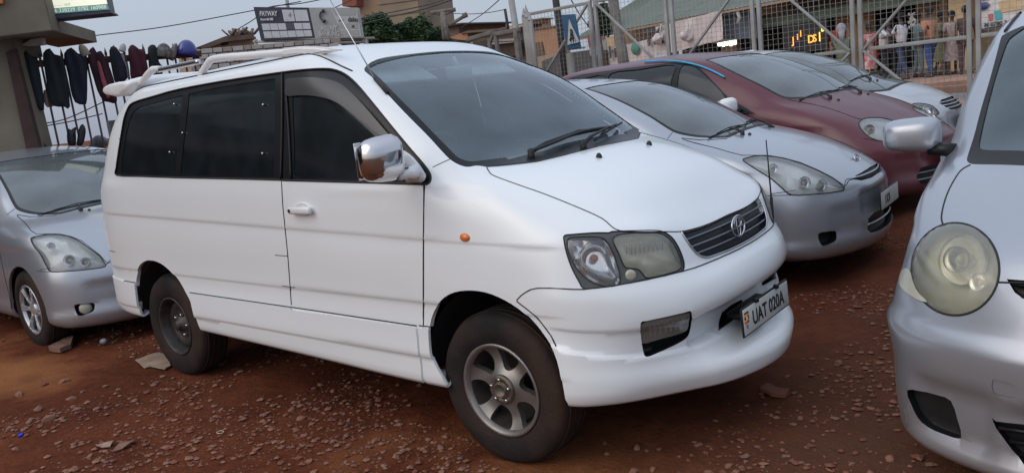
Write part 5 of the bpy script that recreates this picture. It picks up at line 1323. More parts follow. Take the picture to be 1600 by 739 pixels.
def stone_label(u, v, s):
    z = 'in the left foreground' if u < 200 else 'in front of the van side skirt' if u < 480 else 'in the rubble between the wheels of the van' if u < 720 else 'ahead of the front wheel' if u < 1060 else 'below the front lip of the van' if u < 1190 else 'on the open ground between the van and the round lamp car'
    return ('larger ' if s > 16 else 'mid sized ' if s > 12 else 'small ')+'reddish stone '+z
def stones():
    rnd = random.Random(4); protos = []
    for k in range(8):
        bm = NB(); bmesh.ops.create_icosphere(bm, subdivisions=2, radius=1)
        s = Vector((rnd.uniform(.8, 1.4), rnd.uniform(.7, 1.1), rnd.uniform(.35, .6))); off = Vector((k*7, 3, 1))
        for v in bm.verts:
            f = 1+.5*noise.noise(v.co*1.1+off); v.co = Vector((v.co.x*s.x, v.co.y*s.y, v.co.z*s.z))*f
        # facets
        for q in range(5):
            n = Vector((rnd.uniform(-1, 1), rnd.uniform(-1, 1), rnd.uniform(-.3, 1))).normalized(); d = rnd.uniform(.55, .8)
            for v in bm.verts:
                t = v.co.dot(n)-d
                if t > 0: v.co -= n*t*.9
        me = bpy.data.meshes.new('stone'); bm.to_mesh(me); bm.free(); protos.append(me)
    SM = [mat('stone_red', (.21, .075, .042), .9, var=.35, vscale=3, bump=.4, bscale=8, col2=(.15, .055, .035)), mat('stone_tan', (.27, .125, .078), .9, vscale=3, bump=.4, bscale=8, col2=(.22, .10, .07)), mat('stone_grey', (.24, .135, .09), .9, vscale=3, bump=.4, bscale=8, col2=(.16, .09, .062))]
    for p in protos:
        p.materials.append(SM[1])
    def excluded(x, y):
        for cx in (0, -2.715):
            if abs(x-cx) < .2 and (abs(y+.735) < .13 or abs(y-.73) < .13): return True
        return False
    # counted larger stones, placed where the photograph shows them
    big = [(345, 640, 20), (380, 655, 16), (300, 630, 15), (410, 648, 18), (455, 640, 15), (470, 655, 17), (500, 600, 13), (520, 612, 12), (548, 605, 13), (590, 622, 14), (610, 615, 12), (640, 632, 15), (655, 600, 13), (560, 640, 12),
           (60, 640, 28), (75, 655, 34), (30, 615, 26), (110, 622, 24), (45, 660, 20), (120, 640, 18), (150, 640, 16), (165, 603, 14), (100, 595, 18), (15, 670, 18), (250, 705, 20), (400, 700, 16), (345, 712, 18), (295, 712, 18), (230, 708, 14), (440, 700, 14), (330, 695, 10),
           (585, 690, 16), (600, 705, 15), (620, 662, 12), (545, 655, 13), (665, 705, 14), (700, 715, 12), (680, 690, 10), (520, 690, 13), (575, 628, 12), (607, 690, 11), (480, 720, 16), (540, 722, 13),
           (995, 698, 22), (1010, 702, 10), (1030, 700, 13), (990, 735, 18), (1020, 733, 16), (948, 706, 14), (945, 690, 9), (1090, 696, 18), (1102, 706, 14), (1080, 710, 10), (1125, 676, 12), (1138, 726, 16), (1160, 728, 14), (1150, 735, 20), (1180, 722, 10),
           (1275, 642, 16), (1230, 588, 12), (1250, 652, 13), (1240, 662, 14), (1215, 642, 9), (1205, 648, 12), (1285, 577, 10), (1310, 584, 10), (1381, 573, 9), (1270, 686, 12), (1260, 696, 14), (1205, 695, 8), (1222, 690, 8), (1330, 720, 14), (1390, 712, 30), (1340, 645, 12), (1300, 650, 10), (1360, 700, 12),
           (200, 690, 13), (185, 670, 12), (160, 690, 14), (25, 700, 15), (140, 712, 18), (90, 690, 14), (385, 632, 10), (215, 640, 10), (130, 610, 12), (70, 600, 14), (360, 600, 9)]
    for i, (u, v, s) in enumerate(big):
        p = onplane(u, v, (0, 0, .005), (0, 0, 1))
        if excluded(p.x, p.y): continue
        d = (p-CAM).dot(Fd); r = s/2*d/FPX*(.75 if s < 20 else .62)
        o = bpy.data.objects.new('stone', protos[i % 8].copy() if i < 0 else protos[i % 8]); COL.objects.link(o)
        o.location = (p.x, p.y, hgt(p.x, p.y)+r*.2); o.scale = (r, r, r); o.rotation_euler = (rnd.uniform(-.3, .3), rnd.uniform(-.3, .3), rnd.uniform(0, 6.28))
        lab = {14: 'broken reddish stone beside the blue bottle cap', 15: 'flat reddish rock chunk next to the bottle cap, largest in the left foreground', 57: 'pale tan angular stone alone on the bare earth ahead of the van', 70: 'flat brown rock beneath the bumper of the round lamp car', 43: 'rounded orange stone just ahead of the front wheel of the van'}.get(i) or stone_label(u, v, s)
        tag(o, lab, 'stone', 'loose stones on the murram')
    # gravel nobody could count
    bm = NB(); n = 0; ico = [Vector(v) for v in ((.15, .1, .7), (.9, 0, .2), (.3, .85, -.1), (-.75, .5, .1), (-.7, -.55, 0), (.3, -.9, .1), (0, 0, -.7))]
    fc = [(0, 1, 2), (0, 2, 3), (0, 3, 4), (0, 4, 5), (0, 5, 1), (6, 2, 1), (6, 3, 2), (6, 4, 3), (6, 5, 4), (6, 1, 5)]
    V = []; F = []; MI = []
    while n < 24000:
        if n < 21000: x, y = rnd.uniform(-6.5, 3.2), rnd.uniform(-2.7, 3.4)
        else: x, y = rnd.uniform(-7, 4), rnd.uniform(-3, 9)
        dens_ = noise.noise(Vector((x*1.3, y*1.3, 7)))*1.7+.34
        if -1.9 < x < .1 and -2.3 < y < -.7: dens_ += .45
        if x < -2.2 and y < -1.6: dens_ += .1
        if x < -2.9 and y > -1.7: dens_ -= .45
        if y > .8: dens_ -= .1
        if rnd.random() > dens_ or excluded(x, y): continue
        s = .0045+.019*rnd.random()**4+.002*rnd.random(); z = hgt(x, y)+s*.25; a = rnd.uniform(0, 6.28); ca, sa = math.cos(a), math.sin(a); b0 = len(V)
        for q in ico:
            q = Vector((q.x*rnd.uniform(.7, 1.3), q.y*rnd.uniform(.6, 1.1), q.z*rnd.uniform(.4, .8)))*s
            V.append((x+q.x*ca-q.y*sa, y+q.x*sa+q.y*ca, z+q.z))
        F += [tuple(b0+i for i in f) for f in fc]; mi = rnd.choice((0, 0, 0, 1, 1, 2)); MI += [mi]*len(fc); n += 1
    me = bpy.data.meshes.new('gravel'); me.from_pydata(V, [], F)
    for m in SM: me.materials.append(m)
    me.polygons.foreach_set('material_index', MI); meshobj('gravel', me, kind='stuff', label='reddish gravel and grit scattered over the murram', cat='gravel')
    bm.free()
    def flat(name, px, h, m, label, cat):
        P = [onplane(u, v, (0, 0, .0), (0, 0, 1)) for u, v in px]; P = [Vector((p.x, p.y, hgt(p.x, p.y)+.008+.012*(i % 3 == 0))) for i, p in enumerate(P)]
        b = NB(); add_prism(b, P, (0, 0, h)); bmesh.ops.triangulate(b, faces=b.faces[:]); bmesh.ops.subdivide_edges(b, edges=b.edges[:], cuts=2)
        for v in b.verts: v.co.z += .008*noise.noise(v.co*14)
        build(name, b, m, smooth=False, label=label, cat=cat)
    CB = mat('weathered_cardboard', (.34, .24, .17), .9, var=.2, vscale=12)
    flat('cardboard', [(212, 567), (228, 558), (250, 553), (263, 560), (267, 574), (258, 580), (247, 579), (236, 574), (226, 577), (219, 572)], .006, CB, 'torn pale brown cardboard piece beside the rear wheel of the van', 'cardboard')
    flat('rock_slab', [(78, 552), (95, 540), (108, 532), (117, 535), (112, 546), (95, 553)], .035, SM[2], 'flat grey rock lying by the front wheel of the rear silver car', 'rock')
    flat('rock_slab', [(1188, 615), (1200, 607), (1215, 613), (1235, 619), (1228, 624), (1205, 622)], .02, SM[0], 'long flat reddish rock in the shade ahead of the van', 'rock')
    flat('leaf', [(150, 698), (158, 692), (172, 687), (178, 690), (172, 697), (160, 699)], .004, CB, 'dry pale leaf on the ground in the left foreground', 'leaf')
    flat('leaf', [(185, 696), (200, 688), (212, 685), (205, 694), (190, 700), (175, 706)], .004, SM[2], 'dull grey brown dead leaf beside the pale leaf', 'leaf')
    p = onplane(32, 677, (0, 0, .01), (0, 0, 1)); b = NB(); add_lathe(b, [(.0, .006), (.013, .006), (.015, .004), (.015, -.006), (.012, -.006)], 20, Matrix.Translation((p.x, p.y, hgt(p.x, p.y)+.008)) @ Matrix.Rotation(.3, 4, 'X')); build('bottle_cap', b, mat('cap_blue', (.01, .04, .5), .4), label='small blue bottle cap on the soil at lower left', cat='bottle cap')
    p = onplane(344, 673, (0, 0, .01), (0, 0, 1)); b = NB(); add_tube(b, [(p.x+.021*math.cos(t), p.y+.015*math.sin(t), hgt(p.x, p.y)+.006) for t in [2*math.pi*k/20 for k in range(20)]], .0025, 5, closed=True); build('ring', b, mat('ring_pale', (.5, .4, .33), .6), label='small pale ring lying on the soil below the side skirt', cat='ring')
    p = onplane(160, 538, (0, 0, .01), (0, 0, 1)); b = NB(); add_lathe(b, [(0, .0), (.018, .0), (.024, .04), (.013, .05), (.02, .062), (.0, .066)], 9, Matrix.Translation((p.x, p.y, hgt(p.x, p.y)+.03)) @ Matrix.Rotation(1.4, 4, 'Y')); build('plastic_cup', b, mat('cup_grey', (.35, .37, .42), .35, trans=.3), label='crushed clear plastic cup on the soil behind the van', cat='cup')
    a, b_ = onplane(175, 536, (0, 0, .02), (0, 0, 1)), onplane(189, 526, (0, 0, .02), (0, 0, 1)); b = NB(); add_tube(b, [a, b_], .004, 5); build('stick', b, SM[2], label='thin pale stick by the plastic cup', cat='stick')

# ================================================================== STREET BEYOND THE FENCE
class Plane:
    """vertical plane through two points; x axis runs towards image right"""
    def __init__(s, a, b):
        s.o = Vector(a); d = Vector(b)-Vector(a); d.z = 0; s.x = d.normalized(); s.z = Vector((0, 0, 1)); s.n = s.x.cross(s.z)
        if s.n.dot(CAM-s.o) < 0: s.n = -s.n
    def p(s, u, v, off=0): return onplane(u, v, s.o+s.n*off, s.n)
    def M(s, p):
        n = s.x.cross(s.z); return Matrix(((s.x.x, s.z.x, n.x, p.x), (s.x.y, s.z.y, n.y, p.y), (s.x.z, s.z.z, n.z, p.z), (0, 0, 0, 1)))
    def poly(s, bm, px, off=0, th=.05): add_prism(bm, [s.p(u, v, off) for u, v in px], s.n*-th)
    def rect(s, bm, u0, v0, u1, v1, off=0, th=.05, z1=None, z0=None):
        """axis-aligned slab between two pixel corners (top-left, bottom-right)"""
        a, b = s.p(u0, v0, off), s.p(u1, v1, off); za = a.z if z1 is None else z1; zb = b.z if z0 is None else z0
        c = [Vector((a.x, a.y, za)), Vector((b.x, b.y, za)), Vector((b.x, b.y, zb)), Vector((a.x, a.y, zb))]; add_prism(bm, c, s.n*-th); return c
C_ = {}
def cm(name, col, r=.8, **k):
    if name not in C_: C_[name] = mat(name, col, r, **k)
    return C_[name]
GREY = lambda: cm('galvanised_steel', (.36, .36, .35), .6, metal=.15, col2=(.25, .24, .225), vscale=3)
FAR = Plane(at(978, 48, 33.6), at(1234, 0, 27))
def mesh_fence():
    R = empty('mesh_fence', (-3, 8.55, gz(-3, 8.55)), label='tall grey welded mesh fence with diagonal braces behind the parked cars', cat='fence'); y = 8.55
    def at_u(u): p = onplane(u, 100, (0, y, 0), (0, 1, 0)); return p.x
    X = [at_u(u) for u in (831, 938, 1056, 1197, 1350, 1522)]; sp_ = (X[-1]-X[0])/5
    X = [X[0]+sp_*k for k in range(-1, 8)]; zt, zm = 2.86, 1.545
    loc = Vector(R.location)
    def B(bm): bm.transform(Matrix.Translation(-loc)); return bm
    for i, x in enumerate(X):
        zb = gz(x, y)
        if i == 0: continue
        for dx in (-.05, .05):
            b = NB(); add_box(b, (x+dx, y, (zb+zt)/2), (.055, .055, zt-zb), bevel=.004); build('fence_post', B(b), GREY(), R)
        b = NB(); add_lathe(b, [(.05, 0), (.0, .16)], 4, Matrix.Translation((x, y, zt))); build('post_spike', B(b), GREY(), R)
    for i in range(1, len(X)-1):
        a, c_ = X[i], X[i+1]; zb = gz(a, y)+.05
        for z in (zt-.03, zm, zb+.05):
            if z == zm and i < 4: continue
            b = NB(); add_bar(b, (a+.08, y-.005, z), (c_-.08, y-.005, z), .04, .05, .003); build('fence_rail', B(b), GREY(), R)
        lo, hi = ((a, c_) if i % 2 == 1 else (c_, a))
        e = (-.09 if lo > hi else .09)
        # braces: from mid height at odd posts up and down to the even posts
        b = NB(); add_bar(b, (lo+e, y-.03, zm), (hi-e, y-.03, zt-.06), .03, .055, .003, up=Vector((0, 1, 0))); build('brace', B(b), GREY(), R)
        b = NB(); add_bar(b, (lo+e, y-.03, zm-.02), (hi-e, y-.03, zb+.08), .03, .055, .003, up=Vector((0, 1, 0))); build('brace', B(b), GREY(), R)
        b = NB(); q = a+.08
        while q < c_-.08: add_bar(b, (q, y+.02, zb), (q, y+.02, zt), .0042, .0042, up=Vector((0, 1, 0))); q += .075
        z = zb
        while z < zt: add_bar(b, (a+.08, y+.025, z), (c_-.08, y+.025, z), .0042, .0042); z += .075
        build('wire_mesh', B(b), GREY(), R, kind='stuff')

def pad(name, px, pl, th, m, label=None, cat=None, off=0, parent=None, bevel=0, **k):
    b = NB(); pl.poly(b, px, off, th)
    if bevel: bmesh.ops.bevel(b, geom=b.edges[:], offset=bevel, segments=2, affect='EDGES')
    return build(name, b, m, parent, smooth=False, label=label, cat=cat, **k)

def street():
    # far kerb line follows the shop fronts
    o, X, Nn = FAR.o, FAR.x, FAR.n
    def strip(name, d0, d1, z, m, th=.5, kind='structure', w0=-60, w1=60):
        b = NB(); P = [o+X*w0+Nn*d0, o+X*w1+Nn*d0, o+X*w1+Nn*d1, o+X*w0+Nn*d1]
        P = [Vector((p.x, p.y, z)) for p in P]; add_prism(b, P, (0, 0, -th)); return build(name, b, m, smooth=False, kind=kind)
    as_ = mat('worn_asphalt', (.17, .155, .155), .85, var=.25, vscale=1.5, bump=.4, bscale=60)
    earth = mat('trodden_earth', (.30, .17, .12), .9, var=.3, vscale=1.2, bump=.5, bscale=20)
    strip('pavement', -.5, 5.2, .60, earth)
    strip('road', 5.2, 14.5, .372, as_)
    b = NB(); P = [o+X*-60+Nn*5.2, o+X*60+Nn*5.2, o+X*60+Nn*5.6, o+X*-60+Nn*5.6]
    add_prism(b, [Vector((p.x, p.y, .52)) for p in P], (0, 0, -.3)); build('kerb', b, earth, smooth=False, kind='structure')
    strip('verge', 8.6, 10.6, .44, earth, .2)

def shop():
    pl = FAR; X, Nn = pl.x, pl.n; base = .6
    R = empty('shop_building', pl.p(1234, 60)*1.0, label='long ochre shop building with a green corrugated roof beyond the fence', cat='building')
    R.location.z = base; L0 = Vector(R.location)
    def put(name, b, m, parent=R, smooth=False, **k): b.transform(Matrix.Translation(-L0)); return build(name, b, m, parent, smooth=smooth, **k)
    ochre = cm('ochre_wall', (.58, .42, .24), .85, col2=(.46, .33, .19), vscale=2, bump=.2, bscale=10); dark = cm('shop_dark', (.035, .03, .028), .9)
    greenr = cm('green_roof_sheet', (.105, .135, .105), .55, col2=(.14, .16, .13), vscale=.6); tan = cm('fascia_tan', (.34, .25, .17), .8)
    # s runs along the front, metres from o
    def S(u, off=0): return (pl.p(u, 60, off)-pl.o).dot(X)
    def box(s0, s1, z0, z1, off0, off1):
        b = NB(); c = pl.o+X*((s0+s1)/2)+Nn*((off0+off1)/2); c.z = (z0+z1)/2
        add_box(b, c, (s1-s0, abs(off1-off0), z1-z0), Matrix((X, Nn, Vector((0, 0, 1)))).transposed()); return b
    s0, s1 = S(900), S(1700)
    # front wall in bays between openings
    bays = [(s0, S(930, -2.4)), (S(1128, -2.4), S(1150, -2.4)), (S(1308, -2.4), S(1362, -2.4)), (S(1434, -2.4), s1)]
    for a, c in bays: put('wall', box(a, c, base, 3.5, -2.6, -2.3), ochre)
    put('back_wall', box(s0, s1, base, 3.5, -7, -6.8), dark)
    put('lintel', box(s0, s1, 2.95, 3.6, -2.58, -2.32), ochre)
    put('floor_step', box(s0, s1, base-.1, base+.12, -7, -2.2), cm('step_concrete', (.20, .17, .15), .9))
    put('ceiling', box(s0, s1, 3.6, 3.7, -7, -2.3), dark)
    # pillars
    for u in (1476, 1503): put('pillar', box(S(u, -1)-.12, S(u, -1)+.12, base, 3.5, -1.2, -.95) if u == 1476 else box(S(u, -1)-.28, S(u, -1)+.28, base, 3.6, -1.3, -.8), ochre if u > 1480 else cm('brown_post', (.13, .08, .055), .8))
    # roof with corrugation
    b = NB(); n = 220; A = []
    sL, sR = S(905), S(1700)
    for k in range(n+1):
        s = sL+(sR-sL)*k/n; dz = .035*(k % 2)
        p = pl.o+X*s+Nn*.25; q = pl.o+X*(s if s > S(960) else S(960)+(s-S(960))*.25)-Nn*6.5
        A.append((b.verts.new((p.x, p.y, 3.50+dz)), b.verts.new((q.x, q.y, 6.6+dz))))
    for p, q in zip(A, A[1:]): b.faces.new((p[0], q[0], q[1], p[1]))
    put('roof', b, greenr)
    put('gutter_board', box(sL, sR, 3.40, 3.52, .16, .2), tan)
    put('upper_fascia', box(S(1160), sR, 2.72, 3.10, -1.3, -1.22), cm('green_fascia', (.22, .29, .23), .8, var=.2, vscale=2))
    put('lower_roof', box(S(1160), S(1345), 3.10, 3.16, -2.3, -.9), cm('canopy_brown', (.10, .075, .065), .9))
    # hanging wares, shelves and dim goods inside the bays
    rnd = random.Random(3)
    for (ua, ub) in ((940, 1126), (1152, 1306), (1364, 1430)):
        a, c = S(ua, -5.4), S(ub, -5.4)
        for zz in (1.1, 1.6, 2.1, 2.5): put('shelf', box(a, c, zz, zz+.03, -5.6, -5.2), cm('shelf_wood', (.12, .08, .05), .8))
        s = a+.2
        while s < c-.2:
            w_ = rnd.uniform(.12, .35); zz = rnd.choice((1.13, 1.63, 2.13)); h = rnd.uniform(.15, .38)
            put('shelf_goods', box(s, s+w_, zz, zz+h, -5.5, -5.25), cm('goods%d' % rnd.randint(0, 5), rnd.choice([(.25, .05, .04), (.12, .14, .2), (.3, .25, .15), (.08, .15, .08), (.35, .33, .3), (.1, .06, .05)]), .7)); s += w_+rnd.uniform(.02, .3)
    # window bars in the left bay
    b = NB()
    for k in range(26):
        s = S(942, -2.2)+k*.24
        if s < S(1022, -2.2): b2 = box(s, s+.03, 2.3, 3.0, -2.28, -2.25); me = bpy.data.meshes.new('x'); b2.to_mesh(me); b2.free(); b.from_mesh(me); bpy.data.meshes.remove(me)
    for z in (2.45, 2.7, 2.95): b2 = box(S(942, -2.2), S(1022, -2.2), z, z+.03, -2.27, -2.24); me = bpy.data.meshes.new('x'); b2.to_mesh(me); b2.free(); b.from_mesh(me); bpy.data.meshes.remove(me)
    put('window_grille', b, GREY(), kind='stuff')
    # --- banners
    wb = cm('banner_white', (.62, .56, .54), .8, col2=(.5, .43, .41), vscale=1.2)
    def banner(px, label, off):
        b = NB(); P = [pl.p(u, v, off) for u, v in px]; e = P[1]-P[0]; f = P[3]-P[0]; nx, ny = 28, 10; V = {}
        for i in range(nx+1):
            for j in range(ny+1):
                a_, c_ = i/nx, j/ny; q = P[0].lerp(P[1], a_).lerp(P[3].lerp(P[2], a_), c_); V[i, j] = b.verts.new(q+Nn*(.05*math.sin(a_*23+c_*3)+.04*noise.noise(q*2)))
        for i in range(nx):
            for j in range(ny): b.faces.new((V[i, j], V[i+1, j], V[i+1, j+1], V[i, j+1]))
        return build('banner', b, wb, label=label, cat='banner')
    b1 = banner([(919, 84), (1022, 60), (1028, 92), (926, 112)], 'white shop banner with dark italic lettering and a green round emblem', .35)
    banner([(1024, 43), (1126, 17), (1130, 62), (1030, 88)], 'blank pinkish white banner sheet hanging beside the lettered banner', .42)
    ink = cm('banner_ink', (.05, .05, .055), .7)
    for s_, u, v, sz in (('I', 925, 97, .6), ('P·i·rl', 939, 93, .70), ('TK', 1007, 72, .85)):
        text('banner_lettering', s_, sz, ink, pl.M(pl.p(u, v, .5)) @ Matrix.Rotation(.02, 4, 'Z'), b1, bold=.035)
    b = NB(); add_lathe(b, [(0, 0), (.24, 0), (.24, .02), (0, .02)], 20, pl.M(pl.p(993, 77, .45))); build('banner_emblem', b, cm('emblem_green', (.06, .22, .17), .7), b1)
    # crumpled cloth knots on the banners
    for i, (u, v, lab) in enumerate(((1030, 60, 'crumpled white plastic bundle tied in front of the lettered banner'), (1073, 58, 'crumpled white plastic bundle tied in front of the blank banner'))):
        b = NB(); bmesh.ops.create_icosphere(b, subdivisions=3, radius=.2, matrix=Matrix.Translation(pl.p(u, v, .6)))
        for w_ in b.verts: w_.co += (w_.co-pl.p(u, v, .6))*1.1*noise.noise(w_.co*4)+Vector((0, 0, .1*noise.noise(w_.co*3)))
        add_tube(b, [pl.p(u, v, .6), pl.p(u+3, v-22, .6)], .03, 5); build('plastic_bundle', b, wb, label=lab, cat='bundle')
    # blue sheet door and pipe
    pad('blue_sheet', [(1128, 22), (1180, 10), (1183, 60), (1131, 62)], pl, .05, cm('sheet_blue', (.09, .11, .14), .7), 'dark blue sheet hanging in the shop front beside the banner', 'sheet', off=-.2)
    b = NB(); add_tube(b, [pl.p(1152, 17, .1), pl.p(1156, 28, .1), pl.p(1153, 37, .1)], .07, 6); build('downpipe', b, cm('pipe_grey', (.4, .4, .38), .6), label='short bent grey downpipe under the shop gutter', cat='pipe')
    # lit lamp
    lit = mat('tube_light', (.8, .85, .8), .4, emis=(.85, 1, .9), es=3.0)
    T = empty('shop_lamp', pl.p(1135, 66, -.4), label='bright white lit lamp cluster in the shop opening', cat='lamp')
    b = NB()
    for k in range(5): p = pl.p(1124+6*k, 68-.5*k, -.4)-T.location; add_box(b, p+Vector((0, 0, .0)), (.12, .12, .22+.06*(k % 2)), bevel=.03)
    build('bulb', b, lit, T)
    b = NB(); add_bar(b, pl.p(1118, 64, -.4)-T.location, pl.p(1156, 57, -.4)-T.location, .4, .22, .05); build('lamp_shade', b, cm('shade_olive', (.45, .48, .25), .6), T)
    # lit lettering sign
    S1 = empty('lit_shop_sign', pl.p(1238, 72, -.3), label='dark signboard with glowing orange and yellow letters', cat='sign')
    b = NB(); pl.poly(b, [(1222, 40), (1292, 30), (1294, 78), (1224, 80)], -.45, .1); b.transform(Matrix.Translation(-S1.location)); build('sign_board', b, cm('sign_black', (.015, .014, .016), .6), S1, smooth=False)
    om = mat('letters_orange', (.9, .35, .05), .5, emis=(1, .42, .05), es=1.3); ym = mat('letters_yellow', (.9, .7, .1), .5, emis=(1, .75, .08), es=1.4)
    def tx(s_, u, v, sz, m_): mm = pl.M(pl.p(u, v, -.3)); mm.translation -= S1.location; text('lit_lettering', s_, sz, m_, mm, S1, bold=.006)
    tx('J', 1238, 69, .34, om); tx('i', 1245, 63, .30, om); tx('l', 1250, 58, .30, om); tx('D', 1262, 68, .36, om); tx('S', 1270, 66, .34, om); tx('I', 1279, 65, .42, ym); tx('8', 1283, 50, .22, ym)
    # red kiosk front, orange crate
    pad('red_cabinet', [(1293, 50), (1308, 47), (1309, 84), (1295, 86)], pl, .5, cm('cabinet_red', (.30, .05, .04), .6), 'red cabinet standing between the glowing sign and the ochre wall', 'cabinet', off=-.6)
    pad('orange_crate', [(1296, 66), (1309, 64), (1309, 84), (1297, 86)], pl, .3, cm('crate_orange', (.40, .12, .05), .6), 'orange crate in front of the red cabinet', 'crate', off=.1)
    pad('red_curtain', [(1354, 52), (1366, 51), (1369, 94), (1356, 96)], pl, .15, cm('curtain_red', (.42, .04, .035), .7), 'red cloth hanging at the left side of the doorway', 'cloth', off=-.6)
    # spotted cloth
    K = empty('spotted_cloth', pl.p(1426, 48, -1.2), label='black cloth with white spots hanging in the doorway', cat='cloth')
    b = NB(); pl.poly(b, [(1418, 22), (1436, 18), (1438, 46), (1421, 48)], -1.2, .03); b.transform(Matrix.Translation(-K.location)); build('cloth_sheet', b, cm('cloth_black', (.02, .02, .022), .8), K, smooth=False)
    b = NB()
    for k in range(46):
        p = pl.p(1420+rnd.uniform(0, 15), 21+rnd.uniform(0, 24), -1.19)-K.location; add_box(b, p, (.05, .02, .07))
    build('white_spots', b, cm('spot_white', (.6, .6, .58), .8), K, kind='stuff')
    # notice board sign at right
    G = empty('notice_sign', pl.p(1560, 48, 1.5), label='white poster board with orange header and coloured squares at far right', cat='sign')
    def q(px, off, th, m_, nm): b = NB(); pl.poly(b, px, off, th); b.transform(Matrix.Translation(-G.location)); build(nm, b, m_, G, smooth=False)
    q([(1524, -6), (1640, -24), (1642, 28), (1527, 48)], 1.5, .1, cm('board_white', (.62, .60, .60), .6), 'sign_board'); q([(1524, -3), (1640, -21), (1640, -15), (1524, 3)], 1.53, .02, cm('board_orange', (.65, .17, .06), .6), 'header_stripe')
    q([(1526, 47), (1642, 27), (1642, 31), (1526, 53)], 1.53, .05, cm('board_edge', (.06, .055, .07), .7), 'sign_edge')
    q([(1544, 23), (1551, 22), (1551, 32), (1545, 33)], 1.53, .02, cm('sq_red', (.55, .12, .16), .6), 'coloured_square'); q([(1553, 18), (1564, 16), (1566, 30), (1554, 31)], 1.53, .02, cm('sq_teal', (.06, .38, .42), .6), 'coloured_square')
    q([(1560, 3), (1596, -3), (1597, 15), (1562, 21)], 1.53, .02, cm('sq_cream', (.55, .40, .22), .6), 'coloured_square')
    b = NB(); add_lathe(b, [(0, 0), (.16, 0), (.16, .02), (0, .02)], 20, Matrix.Translation(-G.location) @ pl.M(pl.p(1536, 10, 1.53)) @ Matrix.Diagonal((1, .6, 1, 1))); build('round_logo', b, cm('logo_navy', (.05, .07, .2), .6), G)
    mm = pl.M(pl.p(1538, 43, 1.56)); mm.translation -= G.location; text('sign_lettering', 'M 0780 3', .09*1.6, cm('board_ink', (.05, .05, .06), .7), mm, G, bold=.008)
    for sx in (-.9, .9):
        b = NB(); add_box(b, X*sx+Vector((0, 0, (base-G.location.z)/2-.1)), (.08, .08, G.location.z-base+.2)); build('sign_post', b, GREY(), G)

